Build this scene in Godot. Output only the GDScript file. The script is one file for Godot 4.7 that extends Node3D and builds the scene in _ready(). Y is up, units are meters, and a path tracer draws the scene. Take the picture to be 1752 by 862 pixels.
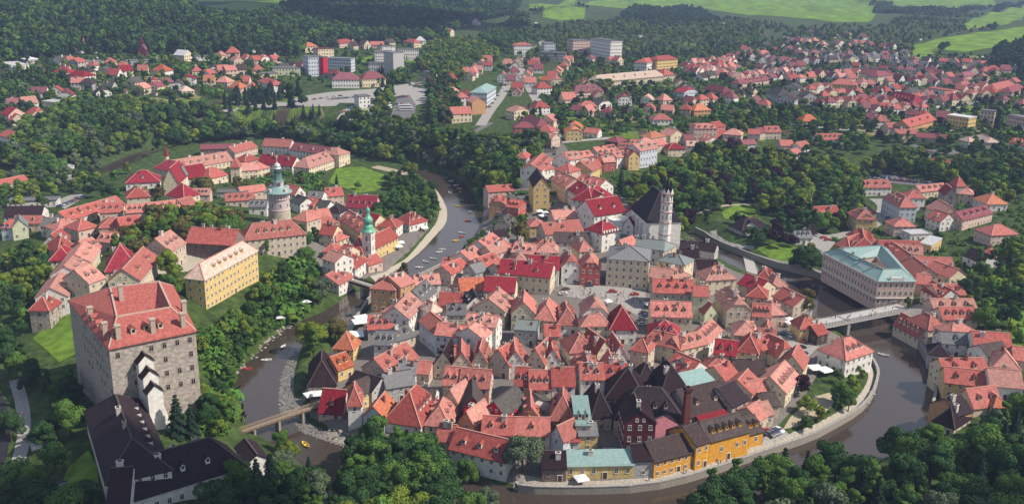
extends Node3D
# A walled river town seen from the air. Pixels of the 1752 x 862 photograph are turned into rays; each ray is
# stopped by the ground (or by the ground plus the height of an eave), which gives the place of a thing in metres.
const F := 1640.0
const CAM_Y := 155.0
const PITCH := 17.0
const ROLL := 1.2
var cb: Basis
var rng := RandomNumberGenerator.new()
var M := {}
var MESHES := {}
var TEX := {}

func ray(px: float, py: float) -> Vector3:
	return (cb * Vector3((px - 876.0) / F, (431.0 - py) / F, -1.0)).normalized()

func level(px: float, py: float, e: float) -> Vector3:
	var r := ray(px, py)
	var t := (CAM_Y - e) / maxf(-r.y, 0.004)
	return Vector3(r.x * t, e, r.z * t)

# where the ray meets the ground raised by off metres
func spot(px: float, py: float, off := 0.0) -> Vector3:
	var r := ray(px, py)
	var t := 120.0
	var pt := t
	while t < 7000.0:
		var y := CAM_Y + r.y * t
		if y < hgt(r.x * t, r.z * t) + off:
			var a := pt
			var b := t
			for i in 12:
				var m := (a + b) * 0.5
				if CAM_Y + r.y * m < hgt(r.x * m, r.z * m) + off: b = m
				else: a = m
			return Vector3(r.x * b, CAM_Y + r.y * b, r.z * b)
		pt = t
		t += 2.0 + t * 0.006
	return Vector3(r.x * 7000, 0, r.z * 7000)

func to_px(p: Vector3) -> Vector2:
	var q := cb.inverse() * (p - Vector3(0, CAM_Y, 0))
	if q.z > -1.0: return Vector2(-9999, -9999)
	return Vector2(876.0 + F * q.x / -q.z, 431.0 - F * q.y / -q.z)

# tile t of the 4 x 4 enlargements of the photograph that were read, x and y in that enlargement
func tile(t: int, x: float, y: float) -> Vector2:
	var ox: float = [0.0, 440.0, 880.0, 1312.0][t % 4]
	var oy: float = [0.0, 210.0, 420.0, 640.0][int(t / 4.0)]
	var s := 3.918 if t < 12 else 3.882
	return Vector2(ox + x / s, oy + y / s)

# ------------------------------------------------------------------ ground
var xs := PackedFloat32Array()
var zs := PackedFloat32Array()
var HH := PackedFloat32Array()
var NX := 0
var NZ := 0
const FX0 := -420.0
const FX1 := 420.0
const FZ0 := 180.0
const FZ1 := 760.0
const STEP := 2.5
var ifx := 0
var ifz := 0

func cell(a: PackedFloat32Array, v: float, i0: int, f0: float, f1: float) -> int:
	if v >= f0 and v < f1: return i0 + int((v - f0) / STEP)
	return clampi(a.bsearch(v, false) - 1, 0, a.size() - 2)

func hgt(x: float, z: float) -> float:
	var d := -z
	var i := cell(xs, x, ifx, FX0, FX1)
	var j := cell(zs, d, ifz, FZ0, FZ1)
	var u := clampf((x - xs[i]) / (xs[i + 1] - xs[i]), 0, 1)
	var v := clampf((d - zs[j]) / (zs[j + 1] - zs[j]), 0, 1)
	var k := j * NX + i
	var a := HH[k]
	var b := HH[k + 1]
	var c := HH[k + NX]
	var e := HH[k + NX + 1]
	if u + v <= 1.0: return a + (b - a) * u + (c - a) * v
	return e + (c - e) * (1.0 - u) + (b - e) * (1.0 - v)

func axis(lo: float, f0: float, f1: float, hi: float) -> PackedFloat32Array:
	var left := []
	var s := STEP
	var v := f0
	while v > lo:
		s = minf(s * 1.13, 90.0)
		v -= s
		left.append(v)
	left.reverse()
	var out := PackedFloat32Array(left)
	var n := int((f1 - f0) / STEP)
	for i in n: out.append(f0 + i * STEP)
	s = STEP
	v = f1
	out.append(v)
	while v < hi:
		s = minf(s * 1.13, 110.0)
		v += s
		out.append(v)
	return out

var river := PackedVector2Array()
var islands: Array = []

func px_poly(list: Array, e := -999.0, off := 0.0) -> PackedVector2Array:
	var out := PackedVector2Array()
	for i in range(0, list.size(), 2):
		var p := level(list[i], list[i + 1], e) if e > -900.0 else spot(list[i], list[i + 1], off)
		out.append(Vector2(p.x, p.z))
	return out

func smooth_poly(p: PackedVector2Array) -> PackedVector2Array:   # one round of corner cutting
	var out := PackedVector2Array()
	for i in p.size():
		var a := p[i]
		var b := p[(i + 1) % p.size()]
		out.append(a.lerp(b, 0.25))
		out.append(a.lerp(b, 0.75))
	return out

func make_ground() -> void:
	# heights known from what stands there: pixel x, pixel y, metres above the river
	var cp := CONTROL
	var pts := PackedVector2Array()
	var hs := PackedFloat64Array()
	for i in range(0, cp.size(), 3):
		var p := level(cp[i], cp[i + 1], cp[i + 2])
		pts.append(Vector2(p.x, -p.z))
		hs.append(cp[i + 2])
	for e in [[-3200, 900, 70], [3200, 900, 60], [-3200, 3500, 150], [0, 4200, 120], [3200, 3500, 140], [0, 6500, 220], [-4000, 6500, 230], [4000, 6500, 220], [-600, 100, 30], [600, 100, 16], [0, 60, 12]]:
		pts.append(Vector2(e[0], e[1]))
		hs.append(e[2])
	var n := pts.size()
	var A := []
	for i in n + 1:
		var row := PackedFloat64Array()
		row.resize(n + 2)
		for j in n + 1:
			if i < n and j < n: row[j] = pts[i].distance_to(pts[j]) - (3.0 if i == j else 0.0)
			else: row[j] = 0.0 if (i == n and j == n) else 1.0
		row[n + 1] = hs[i] if i < n else 0.0
		A.append(row)
	var N := n + 1
	for c in N:
		var best := c
		for r in range(c + 1, N):
			if absf(A[r][c]) > absf(A[best][c]): best = r
		var tmp = A[c]
		A[c] = A[best]
		A[best] = tmp
		var pr: PackedFloat64Array = A[c]
		for r in range(c + 1, N):
			var rr: PackedFloat64Array = A[r]
			var f := rr[c] / pr[c]
			if f != 0.0:
				for k in range(c, N + 1): rr[k] -= f * pr[k]
				A[r] = rr
	var w := PackedFloat64Array()
	w.resize(N)
	for c in range(N - 1, -1, -1):
		var rr: PackedFloat64Array = A[c]
		var s := rr[N]
		for k in range(c + 1, N): s -= rr[k] * w[k]
		w[c] = s / rr[c]
	xs = axis(-4200, FX0, FX1, 4200)
	zs = axis(60, FZ0, FZ1, 7000)
	NX = xs.size()
	NZ = zs.size()
	ifx = xs.bsearch(FX0)
	ifz = zs.bsearch(FZ0)
	HH.resize(NX * NZ)
	var fn := FastNoiseLite.new()
	fn.seed = 5
	fn.frequency = 0.004
	# solve every fourth line in the fine part, then fill between
	var ci := []
	for i in NX:
		if i < ifx or i > ifx + 336 or (i - ifx) % 4 == 0: ci.append(i)
	var cj := []
	for j in NZ:
		if j < ifz or j > ifz + 232 or (j - ifz) % 4 == 0: cj.append(j)
	for j in cj:
		for i in ci:
			var x := xs[i]
			var z := zs[j]
			var s := w[n]
			for k in n:
				var q := pts[k]
				s += w[k] * sqrt((x - q.x) * (x - q.x) + (z - q.y) * (z - q.y))
			var far := clampf((z - 1100.0) / 1500.0, 0.0, 1.0)
			s += fn.get_noise_2d(x, z) * 22.0 * far
			HH[j * NX + i] = maxf(s, 1.6)
	for a in ci.size() - 1:
		var i0: int = ci[a]
		var i1: int = ci[a + 1]
		for i in range(i0 + 1, i1):
			for j in cj: HH[j * NX + i] = lerpf(HH[j * NX + i0], HH[j * NX + i1], float(i - i0) / (i1 - i0))
	for a in cj.size() - 1:
		var j0: int = cj[a]
		var j1: int = cj[a + 1]
		for j in range(j0 + 1, j1):
			for i in NX: HH[j * NX + i] = lerpf(HH[j0 * NX + i], HH[j1 * NX + i], float(j - j0) / (j1 - j0))
	# river bed and banks
	river = smooth_poly(px_poly(RIVER, 0.0))
	for i in ISLANDS: islands.append(smooth_poly(px_poly(i, 0.0)))
	var sd := PackedFloat32Array()
	sd.resize(NX * NZ)
	sd.fill(99.0)
	for poly in [river] + islands:
		for s in poly.size():
			var a: Vector2 = poly[s]
			var b: Vector2 = poly[(s + 1) % poly.size()]
			var i0 := cell(xs, minf(a.x, b.x) - 14, ifx, FX0, FX1)
			var i1 := cell(xs, maxf(a.x, b.x) + 14, ifx, FX0, FX1) + 1
			var j0 := cell(zs, -maxf(a.y, b.y) - 14, ifz, FZ0, FZ1)
			var j1 := cell(zs, -minf(a.y, b.y) + 14, ifz, FZ0, FZ1) + 1
			for j in range(j0, j1 + 1):
				for i in range(i0, i1 + 1):
					var p := Vector2(xs[i], -zs[j])
					var q := Geometry2D.get_closest_point_to_segment(p, a, b)
					var dd := p.distance_to(q)
					if dd < sd[j * NX + i]: sd[j * NX + i] = dd
	var box := Rect2(river[0], Vector2.ZERO)
	for p in river: box = box.expand(p)
	box = box.grow(20)
	for j in NZ:
		for i in NX:
			var p := Vector2(xs[i], -zs[j])
			if not box.has_point(p): continue
			var k := j * NX + i
			var d := sd[k]
			var inside := Geometry2D.is_point_in_polygon(p, river)
			for q in islands:
				if Geometry2D.is_point_in_polygon(p, q): inside = false
			if inside: HH[k] = -minf(d * 0.75, 2.2)
			elif d < 14.0: HH[k] = minf(HH[k], d * 0.75) if d < 4.0 else lerpf(minf(HH[k], 3.0), HH[k], smoothstep(4.0, 14.0, d))

func ground_mesh() -> ArrayMesh:
	var v := PackedVector3Array()
	var nn := PackedVector3Array()
	var ix := PackedInt32Array()
	v.resize(NX * NZ)
	nn.resize(NX * NZ)
	for j in NZ:
		for i in NX:
			var k := j * NX + i
			v[k] = Vector3(xs[i], HH[k], -zs[j])
			var i0 := maxi(i - 1, 0)
			var i1 := mini(i + 1, NX - 1)
			var j0 := maxi(j - 1, 0)
			var j1 := mini(j + 1, NZ - 1)
			nn[k] = Vector3(-(HH[j * NX + i1] - HH[j * NX + i0]) / (xs[i1] - xs[i0]), 1, (HH[j1 * NX + i] - HH[j0 * NX + i]) / (zs[j1] - zs[j0])).normalized()
	for j in NZ - 1:
		for i in NX - 1:
			var k := j * NX + i
			ix.append_array(PackedInt32Array([k, k + NX, k + 1, k + 1, k + NX, k + NX + 1]))
	var arr := []
	arr.resize(Mesh.ARRAY_MAX)
	arr[Mesh.ARRAY_VERTEX] = v
	arr[Mesh.ARRAY_NORMAL] = nn
	arr[Mesh.ARRAY_INDEX] = ix
	var m := ArrayMesh.new()
	m.add_surface_from_arrays(Mesh.PRIMITIVE_TRIANGLES, arr)
	return m

# a sheet lying lift metres above the ground, cut along the ground's own triangles
func drape(poly: PackedVector2Array, lift: float) -> ArrayMesh:
	var box := Rect2(poly[0], Vector2.ZERO)
	for p in poly: box = box.expand(p)
	var i0 := cell(xs, box.position.x, ifx, FX0, FX1)
	var i1 := cell(xs, box.end.x, ifx, FX0, FX1)
	var j0 := cell(zs, -box.end.y, ifz, FZ0, FZ1)
	var j1 := cell(zs, -box.position.y, ifz, FZ0, FZ1)
	var b := Mb.new()
	for j in range(j0, j1 + 1):
		for i in range(i0, i1 + 1):
			var a := Vector2(xs[i], -zs[j])
			var c := Vector2(xs[i + 1], -zs[j])
			var d := Vector2(xs[i], -zs[j + 1])
			var e := Vector2(xs[i + 1], -zs[j + 1])
			for tri in [[a, c, d], [c, e, d]]:
				for piece in Geometry2D.intersect_polygons(PackedVector2Array(tri), poly):
					if piece.size() < 3: continue
					var ids := PackedInt32Array([0, 1, 2]) if piece.size() == 3 else Geometry2D.triangulate_polygon(piece)
					for t in range(0, ids.size(), 3):
						var q := []
						for s in 3:
							var p: Vector2 = piece[ids[t + s]]
							q.append(Vector3(p.x, hgt(p.x, p.y) + lift, p.y))
						var nrm: Vector3 = (q[1] - q[0]).cross(q[2] - q[0])
						if nrm.y < 0: q.reverse()
						b.face(q)
	return b.mesh()

# ------------------------------------------------------------------ mesh builder: flat faces, given anticlockwise as seen from outside
class Mb:
	var v := PackedVector3Array()
	var n := PackedVector3Array()
	var c := PackedColorArray()
	var use_c := false
	func tri(a: Vector3, b: Vector3, d: Vector3) -> void:
		var nn := (b - a).cross(d - a).normalized()
		v.append(a); v.append(d); v.append(b)
		n.append(nn); n.append(nn); n.append(nn)
	func face(p: Array) -> void:
		for i in range(1, p.size() - 1): tri(p[0], p[i], p[i + 1])
	func box(lo: Vector3, hi: Vector3) -> void:
		var p := []
		for k in 8: p.append(Vector3(hi.x if k & 1 else lo.x, hi.y if k & 2 else lo.y, hi.z if k & 4 else lo.z))
		for f in [[4, 5, 7, 6], [1, 0, 2, 3], [5, 1, 3, 7], [0, 4, 6, 2], [6, 7, 3, 2], [0, 1, 5, 4]]:
			face([p[f[0]], p[f[1]], p[f[2]], p[f[3]]])
	func obox(o: Vector3, ux: Vector3, uy: Vector3, uz: Vector3) -> void:   # centre and half axes
		var p := []
		for k in 8: p.append(o + (ux if k & 1 else -ux) + (uy if k & 2 else -uy) + (uz if k & 4 else -uz))
		for f in [[4, 5, 7, 6], [1, 0, 2, 3], [5, 1, 3, 7], [0, 4, 6, 2], [6, 7, 3, 2], [0, 1, 5, 4]]:
			face([p[f[0]], p[f[1]], p[f[2]], p[f[3]]])
	func slab(p: Array, t: float) -> void:   # a plate t thick below the polygon p
		face(p)
		var q := []
		for a in p: q.append(a - Vector3(0, t, 0))
		var r := q.duplicate()
		r.reverse()
		face(r)
		for i in p.size():
			var k := (i + 1) % p.size()
			face([p[k], p[i], q[i], q[k]])
	func lathe(prof: Array, seg: int, o := Vector3.ZERO, turn := 0.0) -> void:   # [radius, y] from the bottom up
		for i in prof.size() - 1:
			for s in seg:
				var a0 := TAU * s / seg + turn
				var a1 := TAU * (s + 1) / seg + turn
				var r0: float = prof[i][0]
				var r1: float = prof[i + 1][0]
				var p0 := o + Vector3(cos(a0) * r0, prof[i][1], sin(a0) * r0)
				var p1 := o + Vector3(cos(a1) * r0, prof[i][1], sin(a1) * r0)
				var p2 := o + Vector3(cos(a1) * r1, prof[i + 1][1], sin(a1) * r1)
				var p3 := o + Vector3(cos(a0) * r1, prof[i + 1][1], sin(a0) * r1)
				if r0 > 0.001: tri(p0, p2, p1)
				if r1 > 0.001: tri(p0, p3, p2)
	func tube(a: Vector3, b: Vector3, r0: float, r1: float, seg := 6) -> void:
		var d := (b - a).normalized()
		var x := d.cross(Vector3(0.31, 0.2, 0.93)).normalized()
		var y := d.cross(x)
		for s in seg:
			var a0 := TAU * s / seg
			var a1 := TAU * (s + 1) / seg
			var p := x * cos(a0) + y * sin(a0)
			var q := x * cos(a1) + y * sin(a1)
			face([a + p * r0, a + q * r0, b + q * r1, b + p * r1])
	func into(m: ArrayMesh, mat: Material = null) -> ArrayMesh:
		if v.is_empty(): return m
		var arr := []
		arr.resize(Mesh.ARRAY_MAX)
		arr[Mesh.ARRAY_VERTEX] = v
		arr[Mesh.ARRAY_NORMAL] = n
		if use_c: arr[Mesh.ARRAY_COLOR] = c
		m.add_surface_from_arrays(Mesh.PRIMITIVE_TRIANGLES, arr)
		if mat: m.surface_set_material(m.get_surface_count() - 1, mat)
		return m
	func mesh(mat: Material = null) -> ArrayMesh:
		return into(ArrayMesh.new(), mat)

# ------------------------------------------------------------------ nodes
func put(called: String, mesh: Mesh, mat: Material, parent: Node3D = self, at := Vector3.ZERO, turn := 0.0) -> MeshInstance3D:
	var o := MeshInstance3D.new()
	o.name = called
	o.mesh = mesh
	if mat: o.material_override = mat
	o.position = at
	o.rotation.y = turn
	parent.add_child(o, true)
	if parent == self: o.name = numbered(called)
	return o

var taken := {}
func numbered(called: String) -> String:
	var k: int = taken.get(called, 0)
	taken[called] = k + 1
	return called if k == 0 else "%s_%03d" % [called, k]

func thing(called: String, label: String, category: String, group := "") -> Node3D:
	var o := Node3D.new()
	add_child(o)
	o.name = numbered(called)
	tag(o, label, category, group)
	return o

func tag(o: Node, label: String, category: String, group := "", kind := "") -> Node:
	if label: o.set_meta("label", label)
	if category: o.set_meta("category", category)
	if group: o.set_meta("group", group)
	if kind: o.set_meta("kind", kind)
	return o

func copy_of(o: Node3D, called: String) -> Node3D:
	var c: Node3D = o.duplicate()
	add_child(c)
	c.name = numbered(called)
	return c

func struct(called: String, mesh: Mesh, mat: Material) -> MeshInstance3D:
	var o := put(called, mesh, mat)
	o.set_meta("kind", "structure")
	return o

# ------------------------------------------------------------------ materials
func noise_tex(key: String, freq: float, lo: float, hi: float, octaves := 4, sd := 1, gamma := 1.0) -> ImageTexture:
	if TEX.has(key): return TEX[key]
	var f := FastNoiseLite.new()
	f.noise_type = FastNoiseLite.TYPE_SIMPLEX_SMOOTH
	f.seed = sd
	f.frequency = freq
	f.fractal_octaves = octaves
	var im := f.get_seamless_image(512, 512)
	im.convert(Image.FORMAT_RGB8)
	var d := im.get_data()
	for i in d.size(): d[i] = int(255.0 * (lo + (hi - lo) * pow(d[i] / 255.0, gamma)))
	var t := ImageTexture.create_from_image(Image.create_from_data(512, 512, false, Image.FORMAT_RGB8, d))
	TEX[key] = t
	return t

func bump_tex(key: String, freq: float, strength: float, sd := 3) -> ImageTexture:
	if TEX.has(key): return TEX[key]
	var f := FastNoiseLite.new()
	f.seed = sd
	f.frequency = freq
	f.fractal_octaves = 4
	var im := f.get_seamless_image(512, 512)
	im.convert(Image.FORMAT_RGBA8)
	im.bump_map_to_normal_map(strength)
	TEX[key] = ImageTexture.create_from_image(im)
	return TEX[key]

# linear base colour -> material with a grain of the given size in metres
func mat(key: String, r: float, g: float, b: float, rough := 0.85, tex := "", size := 8.0, nrm := "", nsize := 2.0, nscale := 0.5) -> StandardMaterial3D:
	if M.has(key): return M[key]
	var m := StandardMaterial3D.new()
	m.resource_name = key
	m.albedo_color = Color(r, g, b).linear_to_srgb()
	m.roughness = rough
	m.metallic_specular = 0.22 if rough > 0.6 else 0.5
	if tex:
		m.albedo_texture = TEX[tex]
		m.uv1_triplanar = true
		m.uv1_world_triplanar = true
		m.uv1_scale = Vector3.ONE / size
	if nrm:
		m.normal_enabled = true
		m.normal_texture = TEX[nrm]
		m.normal_scale = nscale
		m.uv1_triplanar = true
		m.uv1_world_triplanar = true
		if not tex: m.uv1_scale = Vector3.ONE / nsize
	M[key] = m
	return m

# ------------------------------------------------------------------ houses
const WALLS := {
	"w": [0.76, 0.74, 0.69, "white"], "c": [0.70, 0.60, 0.43, "cream"], "y": [0.68, 0.50, 0.21, "yellow"], "o": [0.58, 0.33, 0.17, "ochre"],
	"p": [0.63, 0.465, 0.39, "pink"], "g": [0.45, 0.44, 0.43, "grey"], "b": [0.58, 0.49, 0.38, "beige"], "s": [0.52, 0.46, 0.40, "stone"],
	"l": [0.55, 0.60, 0.66, "pale blue"], "e": [0.60, 0.63, 0.43, "pale green"], "r": [0.48, 0.12, 0.10, "red"], "m": [0.12, 0.028, 0.036, "maroon"],
	"k": [0.09, 0.065, 0.055, "dark timber"], "x": [0.50, 0.02, 0.045, "crimson"], "a": [0.74, 0.37, 0.055, "amber"], "u": [0.24, 0.17, 0.155, "mauve"],
}
const ROOFS := {
	"r": [0.42, 0.122, 0.103, "red"], "d": [0.29, 0.030, 0.046, "dark red"], "k": [0.51, 0.205, 0.170, "salmon"], "q": [0.58, 0.36, 0.30, "pale pink"],
	"b": [0.034, 0.019, 0.023, "brown"], "g": [0.17, 0.17, 0.175, "grey"], "t": [0.22, 0.335, 0.315, "green copper"], "o": [0.50, 0.160, 0.088, "orange"],
	"n": [0.085, 0.068, 0.064, "grey brown"], "v": [0.20, 0.235, 0.22, "grey green"], "s": [0.028, 0.024, 0.032, "slate"], "u": [0.24, 0.078, 0.090, "plum"], "w": [0.60, 0.60, 0.60, "white sheet"],
}
const FORMS := {"g": "gabled", "p": "gable-fronted", "h": "hipped", "P": "steep hipped", "j": "half-hipped", "q": "half-hipped", "f": "flat-topped", "m": "mansard", "l": "lean-to"}

func wall_mat(c: String) -> Material:
	var w: Array = WALLS[c]
	if c == "s": return mat("wall_stone", w[0], w[1], w[2], 0.95, "blotch", 14.0, "rough_n", 2.0, 0.8)
	return mat("wall_" + w[3], w[0], w[1], w[2], 0.9, "stain", 11.0, "rough_n", 2.0, 0.25)

# a letter and, for tiles of another batch and age, a number: "r0" to "r4"
func roof_mat(c: String) -> Material:
	var w: Array = ROOFS[c[0]]
	var v := c.substr(1).to_int() if c.length() > 1 else 0
	var k: float = [1.0, 0.78, 1.16, 0.88, 1.06][v]
	var hue: float = [1.0, 0.82, 1.14, 1.22, 0.92][v]
	var key := "roof_%s_%d" % [w[3], v]
	if c[0] in "tgvw": return mat(key, w[0] * k, w[1] * k, w[2] * k, 0.5 if c[0] != "g" else 0.7, "stain", 9.0, "rough_n", 2.0, 0.25)
	return mat(key, w[0] * k, w[1] * k * hue, w[2] * k * hue, 0.8, ["tiles", "tiles_b"][v % 2], 9.0 + v, "rough_n", 2.0, 0.6)

func num(opts: String, k: String) -> int:
	var i := opts.find(k)
	if i < 0 or i + 1 >= opts.length(): return 0
	return opts.substr(i + 1, 1).to_int() if opts[i + 1].is_valid_int() else 1

# roof planes over a w x d plan with its ridge along x; each anticlockwise seen from above
func roof_faces(w: float, d: float, eh: float, hr: float, form: String) -> Array:
	var o := 0.45
	var rk := 0.3
	var hw := w * 0.5
	var hd := d * 0.5
	var s := hr / hd
	var ey := eh - o * s
	var top := eh + hr
	var out := []
	var X := hw + rk
	var Z := hd + o
	match form:
		"g":
			out.append([Vector3(-X, ey, Z), Vector3(X, ey, Z), Vector3(X, top, 0), Vector3(-X, top, 0)])
			out.append([Vector3(X, ey, -Z), Vector3(-X, ey, -Z), Vector3(-X, top, 0), Vector3(X, top, 0)])
		"h":
			X = hw + o
			var run := minf(hd, hw - 0.15)
			var rx := hw - run
			var s2 := hr / run
			ey = minf(eh - o * s, eh - o * s2)
			out.append([Vector3(-X, ey, Z), Vector3(X, ey, Z), Vector3(rx, top, 0), Vector3(-rx, top, 0)])
			out.append([Vector3(X, ey, -Z), Vector3(-X, ey, -Z), Vector3(-rx, top, 0), Vector3(rx, top, 0)])
			out.append([Vector3(X, ey, Z), Vector3(X, ey, -Z), Vector3(rx, top, 0)])
			out.append([Vector3(-X, ey, -Z), Vector3(-X, ey, Z), Vector3(-rx, top, 0)])
		"j":
			var f := 0.5
			var my := eh + hr * f
			var mz := hd * (1.0 - f)
			var c := minf(hd * (1.0 - f), hw * 0.6)
			out.append([Vector3(-X, ey, Z), Vector3(X, ey, Z), Vector3(X, my, mz), Vector3(X - c, top, 0), Vector3(-X + c, top, 0), Vector3(-X, my, mz)])
			out.append([Vector3(X, ey, -Z), Vector3(-X, ey, -Z), Vector3(-X, my, -mz), Vector3(-X + c, top, 0), Vector3(X - c, top, 0), Vector3(X, my, -mz)])
			out.append([Vector3(X, my, mz), Vector3(X, my, -mz), Vector3(X - c, top, 0)])
			out.append([Vector3(-X, my, -mz), Vector3(-X, my, mz), Vector3(-X + c, top, 0)])
		"m":
			X = hw + o
			var i := minf(hd, hw) * 0.28
			var my := eh + hr * 0.68
			var a := [Vector3(-X, eh - 0.2, Z), Vector3(X, eh - 0.2, Z), Vector3(X, eh - 0.2, -Z), Vector3(-X, eh - 0.2, -Z)]
			var b := [Vector3(-hw + i, my, hd - i), Vector3(hw - i, my, hd - i), Vector3(hw - i, my, -hd + i), Vector3(-hw + i, my, -hd + i)]
			var rx := maxf(hw - hd, 0.1)
			var c := [Vector3(-rx, top, 0), Vector3(rx, top, 0)]
			for k in 4: out.append([a[k], a[(k + 1) % 4], b[(k + 1) % 4], b[k]])
			out.append([b[0], b[1], c[1], c[0]])
			out.append([b[1], b[2], c[1]])
			out.append([b[2], b[3], c[0], c[1]])
			out.append([b[3], b[0], c[0]])
		"l":
			out.append([Vector3(-X, eh - 0.3, Z), Vector3(X, eh - 0.3, Z), Vector3(X, top + 0.3, -Z), Vector3(-X, top + 0.3, -Z)])
		"f":
			out.append([Vector3(-X, eh + 0.25, hd + rk), Vector3(X, eh + 0.25, hd + rk), Vector3(X, eh + 0.25, -hd - rk), Vector3(-X, eh + 0.25, -hd - rk)])
	return out

func turned(p: Vector3, perp: bool) -> Vector3:
	return Vector3(p.z, p.y, -p.x) if perp else p

func window_mesh(w: float, h: float, frame: Material) -> Mesh:
	var key := "win%.1f_%.1f_%s" % [w, h, frame.resource_name]
	if MESHES.has(key): return MESHES[key]
	var f := Mb.new()
	var t := 0.13
	f.box(Vector3(-w / 2 - t, -h / 2 - t, -0.05), Vector3(-w / 2, h / 2 + t, 0.09))
	f.box(Vector3(w / 2, -h / 2 - t, -0.05), Vector3(w / 2 + t, h / 2 + t, 0.09))
	f.box(Vector3(-w / 2, h / 2, -0.05), Vector3(w / 2, h / 2 + t, 0.09))
	f.box(Vector3(-w / 2 - t - 0.06, -h / 2 - t - 0.04, -0.05), Vector3(w / 2 + t + 0.06, -h / 2, 0.13))
	f.box(Vector3(-0.04, -h / 2, -0.05), Vector3(0.04, h / 2, 0.045))
	f.box(Vector3(-w / 2, h * 0.16, -0.05), Vector3(w / 2, h * 0.16 + 0.08, 0.04))
	var m := f.mesh(frame)
	var g := Mb.new()
	g.face([Vector3(-w / 2, -h / 2, 0.02), Vector3(w / 2, -h / 2, 0.02), Vector3(w / 2, h / 2, 0.02), Vector3(-w / 2, h / 2, 0.02)])
	g.into(m, M["glass"])
	MESHES[key] = m
	return m

func door_mesh() -> Mesh:
	if MESHES.has("door"): return MESHES["door"]
	var f := Mb.new()
	f.box(Vector3(-0.85, 0, -0.05), Vector3(-0.65, 2.5, 0.12))
	f.box(Vector3(0.65, 0, -0.05), Vector3(0.85, 2.5, 0.12))
	f.box(Vector3(-0.65, 2.3, -0.05), Vector3(0.65, 2.5, 0.12))
	var m := f.mesh(M["trim"])
	var g := Mb.new()
	g.box(Vector3(-0.65, 0, -0.05), Vector3(-0.02, 2.3, 0.05))
	g.box(Vector3(0.02, 0, -0.05), Vector3(0.65, 2.3, 0.05))
	g.into(m, M["door_wood"])
	MESHES["door"] = m
	return m

func dormer_mesh(rc: String, wc: String) -> Mesh:
	var key := "dormer" + rc + wc
	if MESHES.has(key): return MESHES[key]
	# a gabled dormer whose front stands at z = 0; it runs back 3 m into the roof
	var w := Mb.new()
	var hw := 0.75
	w.face([Vector3(-hw, -1.2, 0), Vector3(hw, -1.2, 0), Vector3(hw, 1.0, 0), Vector3(0, 1.65, 0), Vector3(-hw, 1.0, 0)])
	w.face([Vector3(hw, -1.2, 0), Vector3(hw, -1.2, -3), Vector3(hw, 1.0, -3), Vector3(hw, 1.0, 0)])
	w.face([Vector3(-hw, -1.2, -3), Vector3(-hw, -1.2, 0), Vector3(-hw, 1.0, 0), Vector3(-hw, 1.0, -3)])
	var m := w.mesh(wall_mat(wc))
	var r := Mb.new()
	r.slab([Vector3(0, 1.85, 0.25), Vector3(-1.0, 0.95, 0.25), Vector3(-1.0, 0.95, -3), Vector3(0, 1.85, -3)], 0.14)
	r.slab([Vector3(1.0, 0.95, 0.25), Vector3(0, 1.85, 0.25), Vector3(0, 1.85, -3), Vector3(1.0, 0.95, -3)], 0.14)
	r.into(m, roof_mat(rc))
	var g := Mb.new()
	g.box(Vector3(-0.45, -0.15, -0.1), Vector3(0.45, 0.9, 0.03))
	g.into(m, M["glass"])
	MESHES[key] = m
	return m

func chimney_mesh(v: int) -> Mesh:
	var key := "chimney%d" % v
	if MESHES.has(key): return MESHES[key]
	var b := Mb.new()
	var s: float = [0.45, 0.38, 0.6][v]
	b.box(Vector3(-s * 1.3, -2.0, -s), Vector3(s * 1.3, 1.75, s))
	b.box(Vector3(-s * 1.3 - 0.12, 1.75, -s - 0.12), Vector3(s * 1.3 + 0.12, 1.95, s + 0.12))
	var m := b.mesh([M["chimney_plaster"], M["chimney_brick"], M["chimney_white"]][v])
	var h := Mb.new()
	h.box(Vector3(-s * 0.9, 1.95, -s * 0.6), Vector3(s * 0.9, 2.05, s * 0.6))
	h.into(m, M["soot"])
	MESHES[key] = m
	return m

var blocks: Array = []          # [centre, half diagonal] of all that trees must keep clear of
var hash_cells := {}
func block(c: Vector2, r: float) -> void:
	blocks.append([c, r])
	var k := int(r / 20.0) + 1
	var cx := floori(c.x / 20.0)
	var cy := floori(c.y / 20.0)
	for i in range(cx - k, cx + k + 1):
		for j in range(cy - k, cy + k + 1):
			var q := Vector2i(i, j)
			if not hash_cells.has(q): hash_cells[q] = []
			hash_cells[q].append(blocks.size() - 1)

func is_free(p: Vector2, r: float) -> bool:
	for i in hash_cells.get(Vector2i(floori(p.x / 20.0), floori(p.y / 20.0)), []):
		if blocks[i][0].distance_to(p) < blocks[i][1] + r: return false
	return true

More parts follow.
